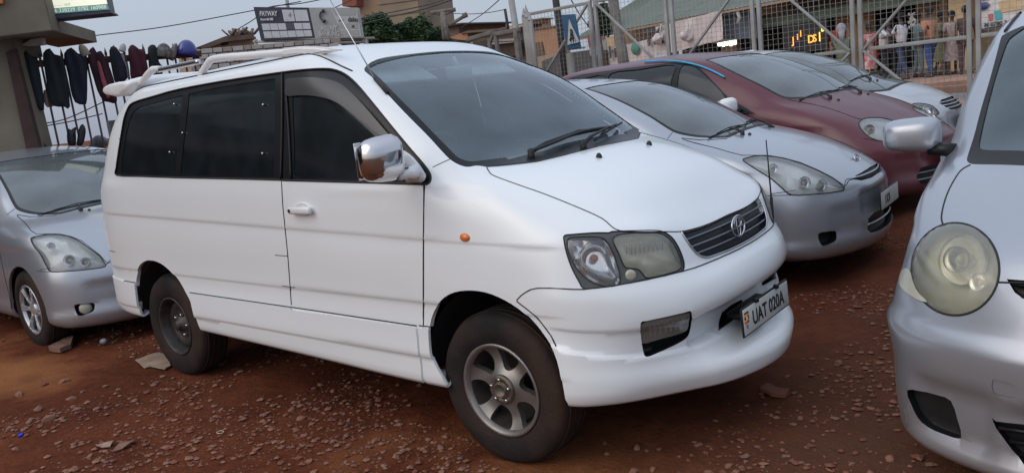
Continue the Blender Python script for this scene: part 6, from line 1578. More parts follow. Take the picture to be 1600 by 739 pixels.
# ================================================================== PEOPLE
def skinmesh(nodes, edges, name, m, parent, sub=1):
    me = bpy.data.meshes.new(name); me.from_pydata([Vector(p) for p, r in nodes], edges, [])
    o = bpy.data.objects.new(name, me); COL.objects.link(o)
    md = o.modifiers.new('s', 'SKIN'); md.use_smooth_shade = True
    o.modifiers.new('u', 'SUBSURF').levels = sub; o.modifiers['u'].render_levels = sub
    for i, (p, r) in enumerate(nodes):
        sv = me.skin_vertices[0].data[i]; sv.radius = r if isinstance(r, tuple) else (r, r); sv.use_root = (i == 0)
    dg = bpy.context.evaluated_depsgraph_get(); dg.update(); me2 = bpy.data.meshes.new_from_object(o.evaluated_get(dg)); bpy.data.objects.remove(o)
    me2.name = name; me2.materials.clear(); me2.materials.append(m); me2.polygons.foreach_set('use_smooth', [True]*len(me2.polygons))
    return meshobj(name, me2, parent)
SKIN = None
def person(loc, rz, h, label, top, bottom, pose=0, kind='trousers', hair=(.01, .009, .008), headcov=None, arms=((.25, .1), (.15, .3)), stride=.12):
    """standing figure; arms: (forward swing of upper arm, elbow bend) for right and left"""
    global SKIN
    SKIN = SKIN or mat('dark_brown_skin', (.075, .04, .027), .55, var=.12)
    R = empty('person', loc, rz, label=label, cat='person'); R.scale = (h/1.72,)*3
    hip = .90; sh = 1.42
    N_ = [((0, 0, hip), (.125, .10)), ((0, 0, 1.12), (.115, .09)), ((0, 0, 1.33), (.145, .095)), ((0, 0, 1.47), (.05, .05)), ((.01, 0, 1.54), (.048, .048)), ((.02, 0, 1.62), (.078, .090)), ((.015, 0, 1.70), (.055, .065))]
    E = [(0, 1), (1, 2), (2, 3), (3, 4), (4, 5), (5, 6)]
    J = {}
    for s, (sw, eb), st in ((-1, arms[0], stride), (1, arms[1], -stride)):
        k = len(N_); S_ = Vector((0, s*.165, sh-.03)); El = S_+Vector((math.sin(sw)*.27, s*.05, -math.cos(sw)*.27)); fa = sw+eb
        Wr = El+Vector((math.sin(fa)*.24, -s*.01, -math.cos(fa)*.24)); Hd = Wr+Vector((math.sin(fa+.1)*.07, -s*.005, -math.cos(fa+.1)*.07)); d2 = (Hd-Wr).normalized()
        N_ += [(S_, .052), (El, .038), (Wr, .026), (Hd, (.030, .018))]; E += [(2, k), (k, k+1), (k+1, k+2), (k+2, k+3)]
        for q in range(4):
            f0 = Hd+d2*(.065-.008*abs(q-1.5))+Vector((.018*(q-1.5), 0, 0)); N_.append((f0, .009)); E.append((k+3, len(N_)-1))
        N_.append((Wr+d2*.06+Vector((.03, 0, 0)), .010)); E.append((k+2, len(N_)-1))
        J[s] = [S_, El, Wr]
        k = len(N_); Hp = Vector((0, s*.085, hip-.06)); Kn = Vector((st*.5+.02, s*.095, .49)); An = Vector((st-.02, s*.10, .085)); To = An+Vector((.15, s*.02, -.05))
        N_ += [(Hp, .088), (Kn, .056), (An, .038), (To, (.042, .028))]; E += [(0, k), (k, k+1), (k+1, k+2), (k+2, k+3)]
        J[(s, 'l')] = [Hp, Kn, An, To]
    skinmesh(N_, E, 'body', SKIN, R)
    # face: nose, eyes, ears, mouth
    b = NB(); add_lathe(b, [(.014, 0), (.0, .022)], 8, Matrix.Translation((.098, 0, 1.605)) @ Matrix.Rotation(math.pi/2, 4, 'Y'))
    for s in (-1, 1):
        bmesh.ops.create_uvsphere(b, u_segments=8, v_segments=6, radius=.022, matrix=Matrix.Translation((.01, s*.082, 1.61)) @ Matrix.Diagonal((.6, .5, 1.1, 1)))
    add_bar(b, (.098, -.022, 1.572), (.098, .022, 1.572), .012, .010, .003); build('face', b, SKIN, R)
    b = NB()
    for s in (-1, 1): bmesh.ops.create_uvsphere(b, u_segments=8, v_segments=6, radius=.009, matrix=Matrix.Translation((.093, s*.03, 1.63)))
    build('eyes', b, cm('eye', (.3, .3, .28), .3), R)
    if headcov: b = NB(); bmesh.ops.create_uvsphere(b, u_segments=18, v_segments=12, radius=.118, matrix=Matrix.Translation((0, 0, 1.66)) @ Matrix.Diagonal((1, .92, 1.05, 1))); add_tube(b, [(-.05, 0, 1.62), (-.11, 0, 1.48), (-.10, 0, 1.36)], [.08, .06, .03], 8); build('head_wrap', b, headcov, R)
    else: b = NB(); bmesh.ops.create_uvsphere(b, u_segments=16, v_segments=10, radius=.102, matrix=Matrix.Translation((-.008, 0, 1.675)) @ Matrix.Diagonal((1, .90, .92, 1))); build('hair', b, cm('hair_black', hair, .9), R)
    # garments
    hem = .86 if kind != 'dress' else .55
    T = [((0, 0, .90), (.155, .125)), ((0, 0, 1.12), (.14, .115)), ((0, 0, 1.34), (.165, .115)), ((0, 0, 1.44), (.075, .07))]; E2 = [(0, 1), (1, 2), (2, 3)]
    for s in (-1, 1): S_, El, Wr = J[s]; k = len(T); T += [(S_, .072), (S_.lerp(El, .8), .058)]; E2 += [(2, k), (k, k+1)]
    skinmesh(T, E2, 'shirt' if kind != 'dress' else 'dress_top', top, R)
    if kind == 'trousers':
        T = [((0, 0, .93), (.145, .12))]; E2 = []
        for s in (-1, 1):
            Hp, Kn, An, To = J[(s, 'l')]; k = len(T); T += [(Hp, .105), (Kn, .075), (An+Vector((0, 0, .03)), .062)]; E2 += [(0, k), (k, k+1), (k+1, k+2)]
        skinmesh(T, E2, 'trousers', bottom, R)
    else:
        b = NB(); prof = [(.15, 1.0), (.19, .85), (.22, .6), (.25, .38 if kind == 'dress' else .12)]
        add_lathe(b, prof, 20, Matrix.Diagonal((1, .85, 1, 1)))
        for v in b.verts: v.co += Vector((v.co.x, v.co.y, 0))*.08*math.sin(7*math.atan2(v.co.y, v.co.x))*(1.05-v.co.z)
        build('skirt', b, bottom, R)
    for s in (-1, 1):
        An, To = J[(s, 'l')][2:]; b = NB(); add_tube(b, [An+Vector((-.05, 0, -.045)), An+Vector((.03, 0, -.04)), To+Vector((.01, 0, 0)), To+Vector((.05, 0, -.005))], [.035, .045, .043, .025], 8); build('shoe', b, cm('shoe_dark', (.05, .045, .045), .6), R)
    return R
def people():
    pl = FAR
    W = lambda n, c, **k: cm('cloth_'+n, c, .85, **k)
    base = .6
    def spot(u, d):
        p = onplane(u, 80, pl.o+pl.n*d, pl.n); return Vector((p.x, p.y, base))
    yaw = math.atan2(pl.x.y, pl.x.x)
    L = [(1358, 1.6, yaw+2.6, 1.62, 'woman figure in a red and white dress by the doorway', W('redwhite', (.45, .06, .06), col2=(.6, .5, .5), vscale=9), W('redwhite', (0, 0, 0)), 'dress'),
         (1381, 1.7, yaw+.3, 1.70, 'person in a white shirt and dark trousers, left of the doorway, arm reaching out', W('white', (.55, .55, .56)), W('black', (.03, .03, .035)), 'trousers'),
         (1390, .4, yaw-1.2, 1.72, 'person in dark clothes standing inside the doorway', W('char', (.05, .05, .055)), W('black', (.03, .03, .035)), 'trousers'),
         (1409, 2.0, yaw+3.0, 1.78, 'person in a pale shirt and blue jeans with a white scarf raised', W('pale', (.58, .59, .62)), W('jeans', (.04, .055, .11)), 'trousers'),
         (1435, 1.4, yaw+.8, 1.74, 'person in a grey teal outfit behind the person in orange', W('teal', (.14, .19, .20)), W('teal2', (.16, .21, .22)), 'trousers'),
         (1453, 2.0, yaw+2.9, 1.80, 'person in an orange t-shirt and bright blue trousers', W('orange', (.42, .20, .12)), W('blue', (.035, .07, .20)), 'trousers'),
         (1470, 1.2, yaw+.3, 1.68, 'person in a long olive top beside the brown post', W('olive', (.17, .17, .09)), W('olive', (0, 0, 0)), 'dress'),
         (1488, 1.3, yaw-1.0, 1.66, 'person in a pale floral dress right of the brown post', W('floral', (.42, .36, .34), col2=(.25, .15, .15), vscale=14), W('floral', (0, 0, 0)), 'dress'),
         (1509, 1.9, yaw+1.9, 1.72, 'person in dark brown clothes in front of the ochre pillar', W('brown', (.07, .04, .04)), W('brown', (0, 0, 0)), 'trousers')]
    for i, (u, d, rz, h, lab, a, b_, k) in enumerate(L):
        person(spot(u, d), rz, h, lab, a, b_, kind=k, arms=(((.9, .5), (.6, .9)) if i in (1, 3) else ((.15, .2+.2*(i % 3)), (-.1, .3))), stride=.06+.05*(i % 4))
    # person in green cloak closer to the fence
    p = at(1315, 68, 17.5); z = .44
    person(Vector((p.x, p.y, z)), yaw+2.2, 1.66, 'person in a loose green gown with a grey head wrap behind the fence', W('green', (.15, .18, .12)), W('green', (0, 0, 0)), kind='gown', headcov=W('wrap', (.30, .29, .31)))

# ================================================================== LEFT SIDE: pillar, lit sign, clothes railing
LF = Plane(at(28, 102, 9), at(309, 86, 10.2))
CONC = lambda: cm('stained_concrete', (.13, .115, .085), .9, col2=(.21, .185, .14), vscale=1.6, bump=.5, bscale=12, detail=9)
def left_wall():
    pl = Plane(at(-20, 120, 8.7), at(60, 120, 8.8))
    R = empty('concrete_gateway', pl.p(0, 230)*1.0, label='stained concrete pillar and overhanging beam at the left edge', cat='building'); R.location.z = -.4; L0 = Vector(R.location)
    def put(n, px, off, th, m, bv=0):
        b = NB(); pl.poly(b, px, off, th)
        if bv: bmesh.ops.bevel(b, geom=b.edges[:], offset=bv, segments=2, affect='EDGES')
        b.transform(Matrix.Translation(-L0)); return build(n, b, m, R, smooth=False)
    put('pillar', [(-220, 20), (13, 40), (22, 80), (62, 238), (120, 560), (-220, 560)], 0, .45, CONC(), .01)
    put('beam', [(-220, -60), (60, -40), (70, 0), (82, 48), (8, 57), (-220, 80)], .35, .25, CONC(), .008)
    # soffit running back from the beam, seen from below
    b = NB(); a, c = pl.p(10, 57, .12), pl.p(82, 48, .12); add_prism(b, [a, c, c-pl.n*1.6, a-pl.n*1.6], (0, 0, .14)); b.transform(Matrix.Translation(-L0)); build('soffit', b, CONC(), R, smooth=False)
    b = NB(); a, c = pl.p(-20, 72, -.5), pl.p(30, 76, -.5); add_box(b, (a+c)/2, (.5, .6, .3)); b.transform(Matrix.Translation(-L0)); build('corbel', b, CONC(), R, smooth=False)
    # orange sliver sign at the very corner
    put('orange_panel', [(-40, -10), (4, -10), (4, 6), (-40, 8)], .40, .03, cm('panel_orange', (.5, .18, .04), .6))
    # rusty gate post
    b = NB(); add_prism(b, [pl.p(u, v, .05) for u, v in ((9, 82), (22, 76), (63, 238), (63, 420), (42, 420), (42, 238))], pl.n*-.10)
    build('gate_post', b, cm('rusty_brown_paint', (.07, .03, .025), .8, col2=(.035, .02, .018), vscale=6), smooth=False, label='dark rusty steel post against the concrete pillar', cat='post')
    # lit sign box
    S_ = empty('light_box_sign', pl.p(120, 15, .1), label='lit green and cream shop light box with phone numbers above the railing', cat='sign'); q = lambda P, off, th, m, nm: (lambda b: (pl.poly(b, P, off, th), b.transform(Matrix.Translation(-S_.location)), build(nm, b, m, S_, smooth=False)))(NB())
    q([(60, -30), (160, -36), (171, 16.5), (76, 23.5)], .1, .22, cm('box_grey', (.10, .13, .14), .5), 'box'); q([(76, 24), (171, 17), (174, 20.5), (76, 30.5)], .14, .30, cm('box_under', (.05, .06, .09), .6), 'bottom_rail')
    q([(60, -30), (156, -36), (167.5, 6.5), (70, 14.5)], .115, .01, mat('lit_panel', (.8, .8, .65), .5, emis=(1.0, 1.0, .78), es=.62), 'lit_panel')
    q([(71, 14.5), (167.5, 7), (170.5, 15.5), (75, 22.5)], .116, .01, mat('green_strip', (.12, .24, .2), .5, emis=(.25, .42, .38), es=.35), 'number_strip')
    d = pl.p(166, 10, .12)-pl.p(75, 17, .12); ang = math.atan2(d.z, (d.x**2+d.y**2)**.5); ink = mat('lit_digits', (.6, .7, .65), .5, emis=(.6, .75, .7), es=.5)
    for s_, u, v, sz in (('706 338229', 77, 21, .055), ('0782 160988', 122, 17.3, .055)):
        mm = pl.M(pl.p(u, v, .13)) @ Matrix.Rotation(ang, 4, 'Z'); mm.translation -= S_.location; text('number_lettering', s_, sz, ink, mm, S_, bold=.0003)
    mm = pl.M(pl.p(77, 11.5, .13)) @ Matrix.Rotation(ang, 4, 'Z'); mm.translation -= S_.location; text('small_lettering', '------- ------  OUT', .03, cm('ink_olive', (.2, .2, .12), .6), mm, S_)
    # white bracket under beam
    pad('white_bracket', [(30, 72), (48, 62), (66, 59), (67, 70), (50, 72)], pl, .1, cm('bracket_white', (.45, .44, .40), .7), 'small dirty white bracket below the concrete beam', 'bracket', off=-.3)

def cloth(name, px, m, label, cat, off=.05, th=.06, fold=9, seed=0, stripe=None, group=None, pl=None):
    pl = pl or LF; P = [pl.p(u, v, off) for u, v in px]; o = sum(P, Vector())/len(P)
    Q = [((p-o).dot(pl.x), (p-o).z) for p in P]; Q3 = [Vector((a, b, 0)) for a, b in Q]; S3 = crspline(Q3, 2)
    x0, x1, y0, y1 = min(q.x for q in S3), max(q.x for q in S3), min(q.y for q in S3), max(q.y for q in S3)
    st = max(.018, (x1-x0)/16); nx, ny = int((x1-x0)/st)+2, int((y1-y0)/st)+2
    b = NB(); V = [[b.verts.new((x0-st*.5+i*st, y0-st*.5+j*st, 0)) for i in range(nx+1)] for j in range(ny+1)]
    for j in range(ny):
        for i in range(nx): b.faces.new((V[j][i], V[j][i+1], V[j+1][i+1], V[j+1][i]))
    b.normal_update(); fs = set(cut(b, S3, (0, 0, -1), face=2)); bmesh.ops.delete(b, geom=[f for f in b.faces if f not in fs], context='FACES')
    bd = [v.co.copy() for v in b.verts if v.is_boundary]
    edge = {v: min((v.co-q).length for q in bd) for v in b.verts}
    c2 = b.copy()
    def shape(bb, sg):
        bb.verts.ensure_lookup_table()
        for v in bb.verts:
            e = min((v.co-q).length for q in bd); w_ = min(1, e/.06)**.5
            f = math.sin(v.co.x*fold*6+seed+v.co.y*2.2)*.5+noise.noise(Vector((v.co.x*6, v.co.y*3, seed)))
            v.co.z = sg*w_*th*(.6+.6*f if sg > 0 else .5)
    shape(b, 1); shape(c2, -1); bmesh.ops.reverse_faces(c2, faces=c2.faces[:])
    me = bpy.data.meshes.new('x'); c2.to_mesh(me); c2.free(); b.from_mesh(me); bpy.data.meshes.remove(me); bmesh.ops.remove_doubles(b, verts=b.verts[:], dist=.0005)
    mm = pl.M(o)
    if (mm.to_3x3() @ Vector((0, 0, 1))).dot(pl.n) < 0: b.transform(Matrix.Diagonal((1, 1, -1, 1))); bmesh.ops.reverse_faces(b, faces=b.faces[:])
    b.transform(mm); b.transform(Matrix.Translation(-o)); 
    ob = build(name, b, m, label=label, cat=cat, group=group); ob.location = o
    return ob
def railing():
    pl = LF; R = empty('clothes_railing', pl.p(150, 100), label='dark red spiked steel railing with clothes hung along it', cat='railing'); L0 = Vector(R.location)
    rm = cm('railing_red', (.10, .035, .032), .7, col2=(.05, .022, .02), vscale=8); bmz = cm('railing_bar', (.12, .085, .07), .75, col2=(.06, .045, .05), vscale=9)
    b = NB(); add_bar(b, pl.p(20, 102.5), pl.p(314, 84.5), .045, .075, .004); b.transform(Matrix.Translation(-L0)); build('top_rail', b, rm, R)
    b = NB(); a = pl.p(20, 102.5); c = pl.p(314, 84.5); a.z = c.z = .35; add_bar(b, a, c, .04, .05, .004); b.transform(Matrix.Translation(-L0)); build('bottom_rail', b, rm, R)
    z = pl.p(150, 95).z
    for k, u in enumerate((28, 45, 64, 83, 99, 118, 136, 149, 168, 183, 197, 212, 228, 245, 262, 275, 290, 304)):
        p = pl.p(u, 98); b = NB(); zt = z+.155+.02*math.sin(k*2.3); add_tube(b, [Vector((p.x, p.y, .1)), Vector((p.x, p.y, zt-.09))], .0125, 8); add_tube(b, [Vector((p.x, p.y, zt-.09)), Vector((p.x, p.y, zt-.07)), Vector((p.x, p.y, zt))], [.015, .017, .001], 8)
        b.transform(Matrix.Translation(-L0)); build('bar', b, bmz, R)
    def f(n, c, **k): return cm('cloth_'+n, c, .92, bump=.4, bscale=50, **k)
    dg = f('darkgreen', (.022, .03, .03), col2=(.012, .016, .022), vscale=4); nv = f('navy', (.018, .022, .04), col2=(.01, .012, .02), vscale=4); mr = f('maroonc', (.085, .018, .03), col2=(.05, .01, .018), vscale=4); pk = f('pink', (.35, .08, .11)); tn = f('tan', (.30, .22, .18)); ltc = f('light', (.42, .43, .44))
    J = 'jacket'
    cloth('jacket', [(36, 86), (41.4, 80.7), (50, 88), (58, 90), (60, 100), (67, 140), (69, 172.5), (57, 168), (44, 158.6), (40, 140), (36.5, 120)], dg, 'dark green jacket hung first from the pillar on the railing', J, seed=1)
    cloth('jacket', [(67, 84), (77, 76), (85, 85), (97, 90), (103, 109), (109.6, 167), (100, 167), (84, 166), (76, 150), (73, 131), (69, 105)], dg, 'dark green jacket hung second from the pillar, with a pale lining', J, off=.06, seed=2)
    cloth('shirt', [(84, 87), (96, 88), (99, 96), (104, 140), (108, 162), (104, 165), (98, 130), (90, 100)], ltc, 'pale grey shirt showing beside the second jacket from the pillar', 'shirt', off=.0, seed=3)
    cloth('trousers', [(68, 142), (76, 142), (81, 155), (84, 166), (74, 168), (69, 160)], tn, 'tan trouser leg hanging between the two jackets nearest the pillar', 'trousers', off=-.02, seed=4)
    cloth('jacket', [(100, 84), (111, 74.6), (122, 84), (135, 88), (136.5, 120), (136, 157), (131.5, 164), (117, 160), (110, 140), (107, 121), (102, 100)], nv, 'black navy jacket hung below the beige cap', J, off=.06, seed=5)
    cloth('jacket', [(137, 84), (145.6, 73.4), (151, 82), (158, 80), (168, 97), (178, 125), (182.6, 150), (181.4, 161.8), (170, 160), (160.7, 157), (152, 142), (146, 122), (140, 103)], f('wine', (.05, .014, .022), col2=(.02, .01, .016), vscale=5), 'dark wine jacket with a bright pink stripe', J, off=.06, seed=6)
    cloth('scarf', [(152, 97), (157, 99), (162, 116), (170, 140), (172, 152), (167, 153), (161, 136), (156, 118)], pk, 'bright pink scarf strip hanging over the dark wine jacket', 'scarf', off=.13, th=.03, seed=7)
    cloth('jacket', [(170.5, 80), (177, 72), (186, 79.5), (191, 92), (197, 104), (199, 123), (190, 129), (181, 130.6), (177, 120), (174, 105)], nv, 'navy jacket hung between the pink striped one and the maroon one', J, off=.06, seed=8)
    cloth('shirt', [(185, 84), (194, 84), (199, 95), (203, 120), (199, 122), (194, 104), (188, 92)], ltc, 'white shirt edge showing beside the navy jacket', 'shirt', off=.0, seed=9)
    cloth('jacket', [(200, 78), (207.5, 70), (217, 77), (226.5, 79), (229, 95), (230, 110), (226.5, 123), (216, 124), (204.6, 123), (203, 105)], mr, 'maroon jacket hung in the middle of the railing', J, off=.06, seed=10)
    cloth('jacket', [(231, 75), (239, 70), (245, 75), (247, 90), (249, 98), (254.5, 106), (253, 118), (243, 118), (234, 114), (232, 95)], dg, 'dark green jacket hung last, next to the camouflage cap', J, off=.06, seed=11)
    # caps and helmet
    def cap(u, v, w_, h_, m, label, cat, brim=None, bm_=None, name='cap', tilt=0):
        p = pl.p(u, v, .05); d = (p-CAM).dot(Fd); rx, rz = w_/2*d/FPX, h_/2*d/FPX
        E_ = empty(name, p, label=label, cat=cat); b = NB(); bmesh.ops.create_uvsphere(b, u_segments=20, v_segments=14, radius=1)
        for q in b.verts:
            if q.co.z < -.35: q.co.z = -.35-(q.co.z+.35)*.1
        R3 = Matrix((pl.x, pl.n, pl.z)).transposed().to_4x4()
        b.transform(R3 @ Matrix.Rotation(tilt, 4, 'Y') @ Matrix.Diagonal((rx, rx*.95, rz*1.4, 1)) @ Matrix.Translation((0, 0, -.3))); build('crown', b, m, E_)
        b = NB(); s = brim or 1
        P = [Vector((s*(rx*.55+rx*.75*math.sin(t)), rx*.8*math.cos(t), -rz*.75-.03*abs(math.sin(t)))) for t in np.linspace(0, math.pi, 12)]
        add_prism(b, [R3 @ Matrix.Rotation(tilt, 4, 'Y') @ p_ for p_ in P], (0, 0, .012)); build('brim', b, bm_ or m, E_, smooth=False)
    cap(130.5, 79, 14, 20, f('beige', (.36, .31, .25)), 'beige cap hung over a railing spike', 'cap', tilt=-.3)
    cap(192, 75, 10, 14, f('whitec', (.5, .5, .52)), 'white cap hung left of the maroon jacket', 'cap', brim=-1, tilt=.4)
    cap(256, 80, 24, 24, f('camo', (.06, .065, .06), col2=(.22, .2, .18), vscale=22), 'mottled camouflage cap, larger of the two patterned caps', 'cap', brim=1, tilt=.25)
    cap(271.5, 80, 11, 26, f('camo2', (.12, .07, .07), col2=(.28, .23, .22), vscale=22), 'narrow mottled pinkish cap left of the blue helmet', 'cap', brim=1, tilt=.5)
    cap(292, 76, 30, 27, mat('helmet_blue', (.015, .03, .22), .35, coat=.6), 'round blue helmet with dark visor at the end of the railing', 'helmet', brim=1, bm_=f('visor_dark', (.03, .03, .05)), name='helmet', tilt=.2)
    # shoes and things low on the railing
    sh = cm('shoe_black', (.02, .02, .025), .6)
    for px, lab in (([(105, 205), (107, 201), (111, 203), (115, 200), (119.5, 199), (118.5, 206), (118.5, 227), (107, 227), (104.5, 215)], 'dark boot pair piece standing upright behind the rear silver car, left one'), ([(122, 205), (126, 196), (130, 194.5), (134, 202), (133, 214), (129, 227), (120, 227), (121, 215)], 'dark boot standing upright behind the rear silver car, right one')):
        cloth('boot', px, sh, lab, 'boot', off=.12, th=.09, seed=3)
    cloth('cap', [(57, 222), (61, 217), (67, 217), (69, 224), (74, 229), (66, 231), (58, 231)], sh, 'small black cap low at the foot of the railing by the pillar', 'cap', off=.12, th=.09)
    cloth('bundle', [(140, 224), (148, 213), (158, 212), (168, 218), (168, 228), (154, 234), (141, 234)], f('grey', (.16, .17, .18)), 'grey cloth bundle beyond the railing, right of the boots', 'bundle', off=-.6, th=.2)

# ================================================================== BACKGROUND LEFT AND MIDDLE
def boards():
    pl = Plane(at(400, 40, 19.5), at(570, 40, 19.0))
    R = empty('payway_board', pl.p(440, 40), label='dark blue framed payment board with white logo squares and the word PAYWAY', cat='sign')
    def q(P, off, th, m, nm, r=None, root=R): b = NB(); pl.poly(b, P, off, th); b.transform(Matrix.Translation(-root.location)); return build(nm, b, m, root, smooth=False)
    A, B, Cc, D = (396, 11.5), (482.5, 12.5), (492.5, 60), (408, 64)
    def bi(s, t): x = [A[i]+(B[i]-A[i])*s for i in (0, 1)]; y = [D[i]+(Cc[i]-D[i])*s for i in (0, 1)]; return (x[0]+(y[0]-x[0])*t, x[1]+(y[1]-x[1])*t)
    nvy = cm('board_navy', (.018, .024, .05), .5); wh = cm('board_pale', (.50, .53, .56), .5, var=.05)
    q([A, B, Cc, D], 0, .08, nvy, 'board')
    def cell(s0, s1, t0, t1, m=wh): return q([bi(s0, t0), bi(s1, t0), bi(s1, t1), bi(s0, t1)], .012, .01, m, 'logo_square')
    cell(.50, .70, .075, .44); cell(.715, .955, .075, .44)
    for r_ in range(2):
        for k in range(6):
            s = .075+k*.148
            if r_ == 0 and k == 3: cell(s, s+.14, .50, .70, cm('cell_dark', (.05, .06, .09), .5)); continue
            cell(s, s+.14, .50+.235*r_, .70+.235*r_)
    def tx(s_, s, t, size, m, root, x=1.0, bold=.006, f=bi, off=.03, nm='lettering'):
        a, c = pl.p(*f(s, t), off), pl.p(*f(s+.1, t), off); d = c-a; an = math.atan2(d.z, (d.x**2+d.y**2)**.5)
        mm = pl.M(a) @ Matrix.Rotation(an, 4, 'Z'); mm.translation -= root.location; return text(nm, s_, size, m, mm, root, bold=bold, xs=x)
    iw = cm('ink_pale', (.62, .64, .68), .5); ik = cm('ink_grey', (.12, .13, .15), .5)
    tx('PAYWAY', .075, .27, .17, iw, R, .66, .003); tx('Pay your bills HERE', .075, .40, .075, iw, R, .55, .003)
    for s, t, s_ in ((.60, .29, 'd'), (.55, .41, '---'), (.62, .66, '---'), (.24, .92, '---'), (.66, .905, '---'), (.09, .90, '---'), (.40, .90, '---'), (.83, .9, '---')):
        tx(s_, s, t, .05 if s_ != 'd' else .14, ik, R, .8, .001)
    R2 = empty('agent_board', pl.p(525, 40), label='grey agent banking board with a black telephone handset', cat='sign')
    a2, b2, c2, d2 = (482.5, 12.5), (559.5, 12.5), (567.5, 59.5), (492.5, 60)
    def bj(s, t): x = [a2[i]+(b2[i]-a2[i])*s for i in (0, 1)]; y = [d2[i]+(c2[i]-d2[i])*s for i in (0, 1)]; return (x[0]+(y[0]-x[0])*t, x[1]+(y[1]-x[1])*t)
    gr = cm('board_grey', (.33, .34, .34), .5, var=.05); q([a2, b2, c2, d2], 0, .08, gr, 'board', root=R2)
    q([bj(.44, .08), bj(.97, .10), bj(.97, .96), bj(.60, .96)], .012, .01, cm('panel_lightgrey', (.44, .45, .45), .5, var=.04), 'pale_panel', root=R2)
    for t in (.08, .52, .74): q([bj(.46+.09*t, t), bj(.93, t), bj(.93, t+.17), bj(.48+.09*t+.03, t+.17)], .02, .01, gr, 'bank_strip', root=R2)
    tx('AGENT', .14, .76, .16, cm('ink_light', (.48, .49, .50), .5), R2, .8, .003, bj, nm='lettering'); tx('BANKING', .08, .93, .16, cm('ink_light', (.48, .49, .50), .5), R2, .75, .003, bj)
    tx('dsku', .74, .46, .15, cm('ink_dark', (.05, .05, .05), .5), R2, .9, .005, bj); tx('BAVT', .55, .455, .06, cm('ink_dark', (.05, .05, .05), .5), R2, .9, .001, bj); tx('M', .80, .66, .08, cm('ink_dark', (.05, .05, .05), .5), R2, 1, .004, bj)
    b = NB(); P = [pl.p(*bj(s, t), .04)-R2.location for s, t in ((.29, .10), (.22, .16), (.19, .28), (.20, .38), (.26, .46))]; add_tube(b, crspline(P, 4, False), [.05]*2+[.022]*13+[.05]*2, 8); build('handset', b, cm('ink_dark', (.05, .05, .05), .5), R2)
    F = empty('board_stand', pl.p(480, 75), label='grey steel frame that carries the two roadside boards', cat='frame'); L0 = Vector(F.location)
    for P in (((396, 66), (585, 60)), ((500, 68.5), (572, 66)), ((400, 62), (402, 130)), ((572, 60), (582, 120)), ((430, 85), (470, 110)), ((417, 85), (418, 130)), ((393, 95), (380, 125))):
        b = NB(); add_bar(b, pl.p(*P[0], -.1)-L0, pl.p(*P[1], -.1)-L0, .06, .06); build('frame_bar', b, GREY(), F)

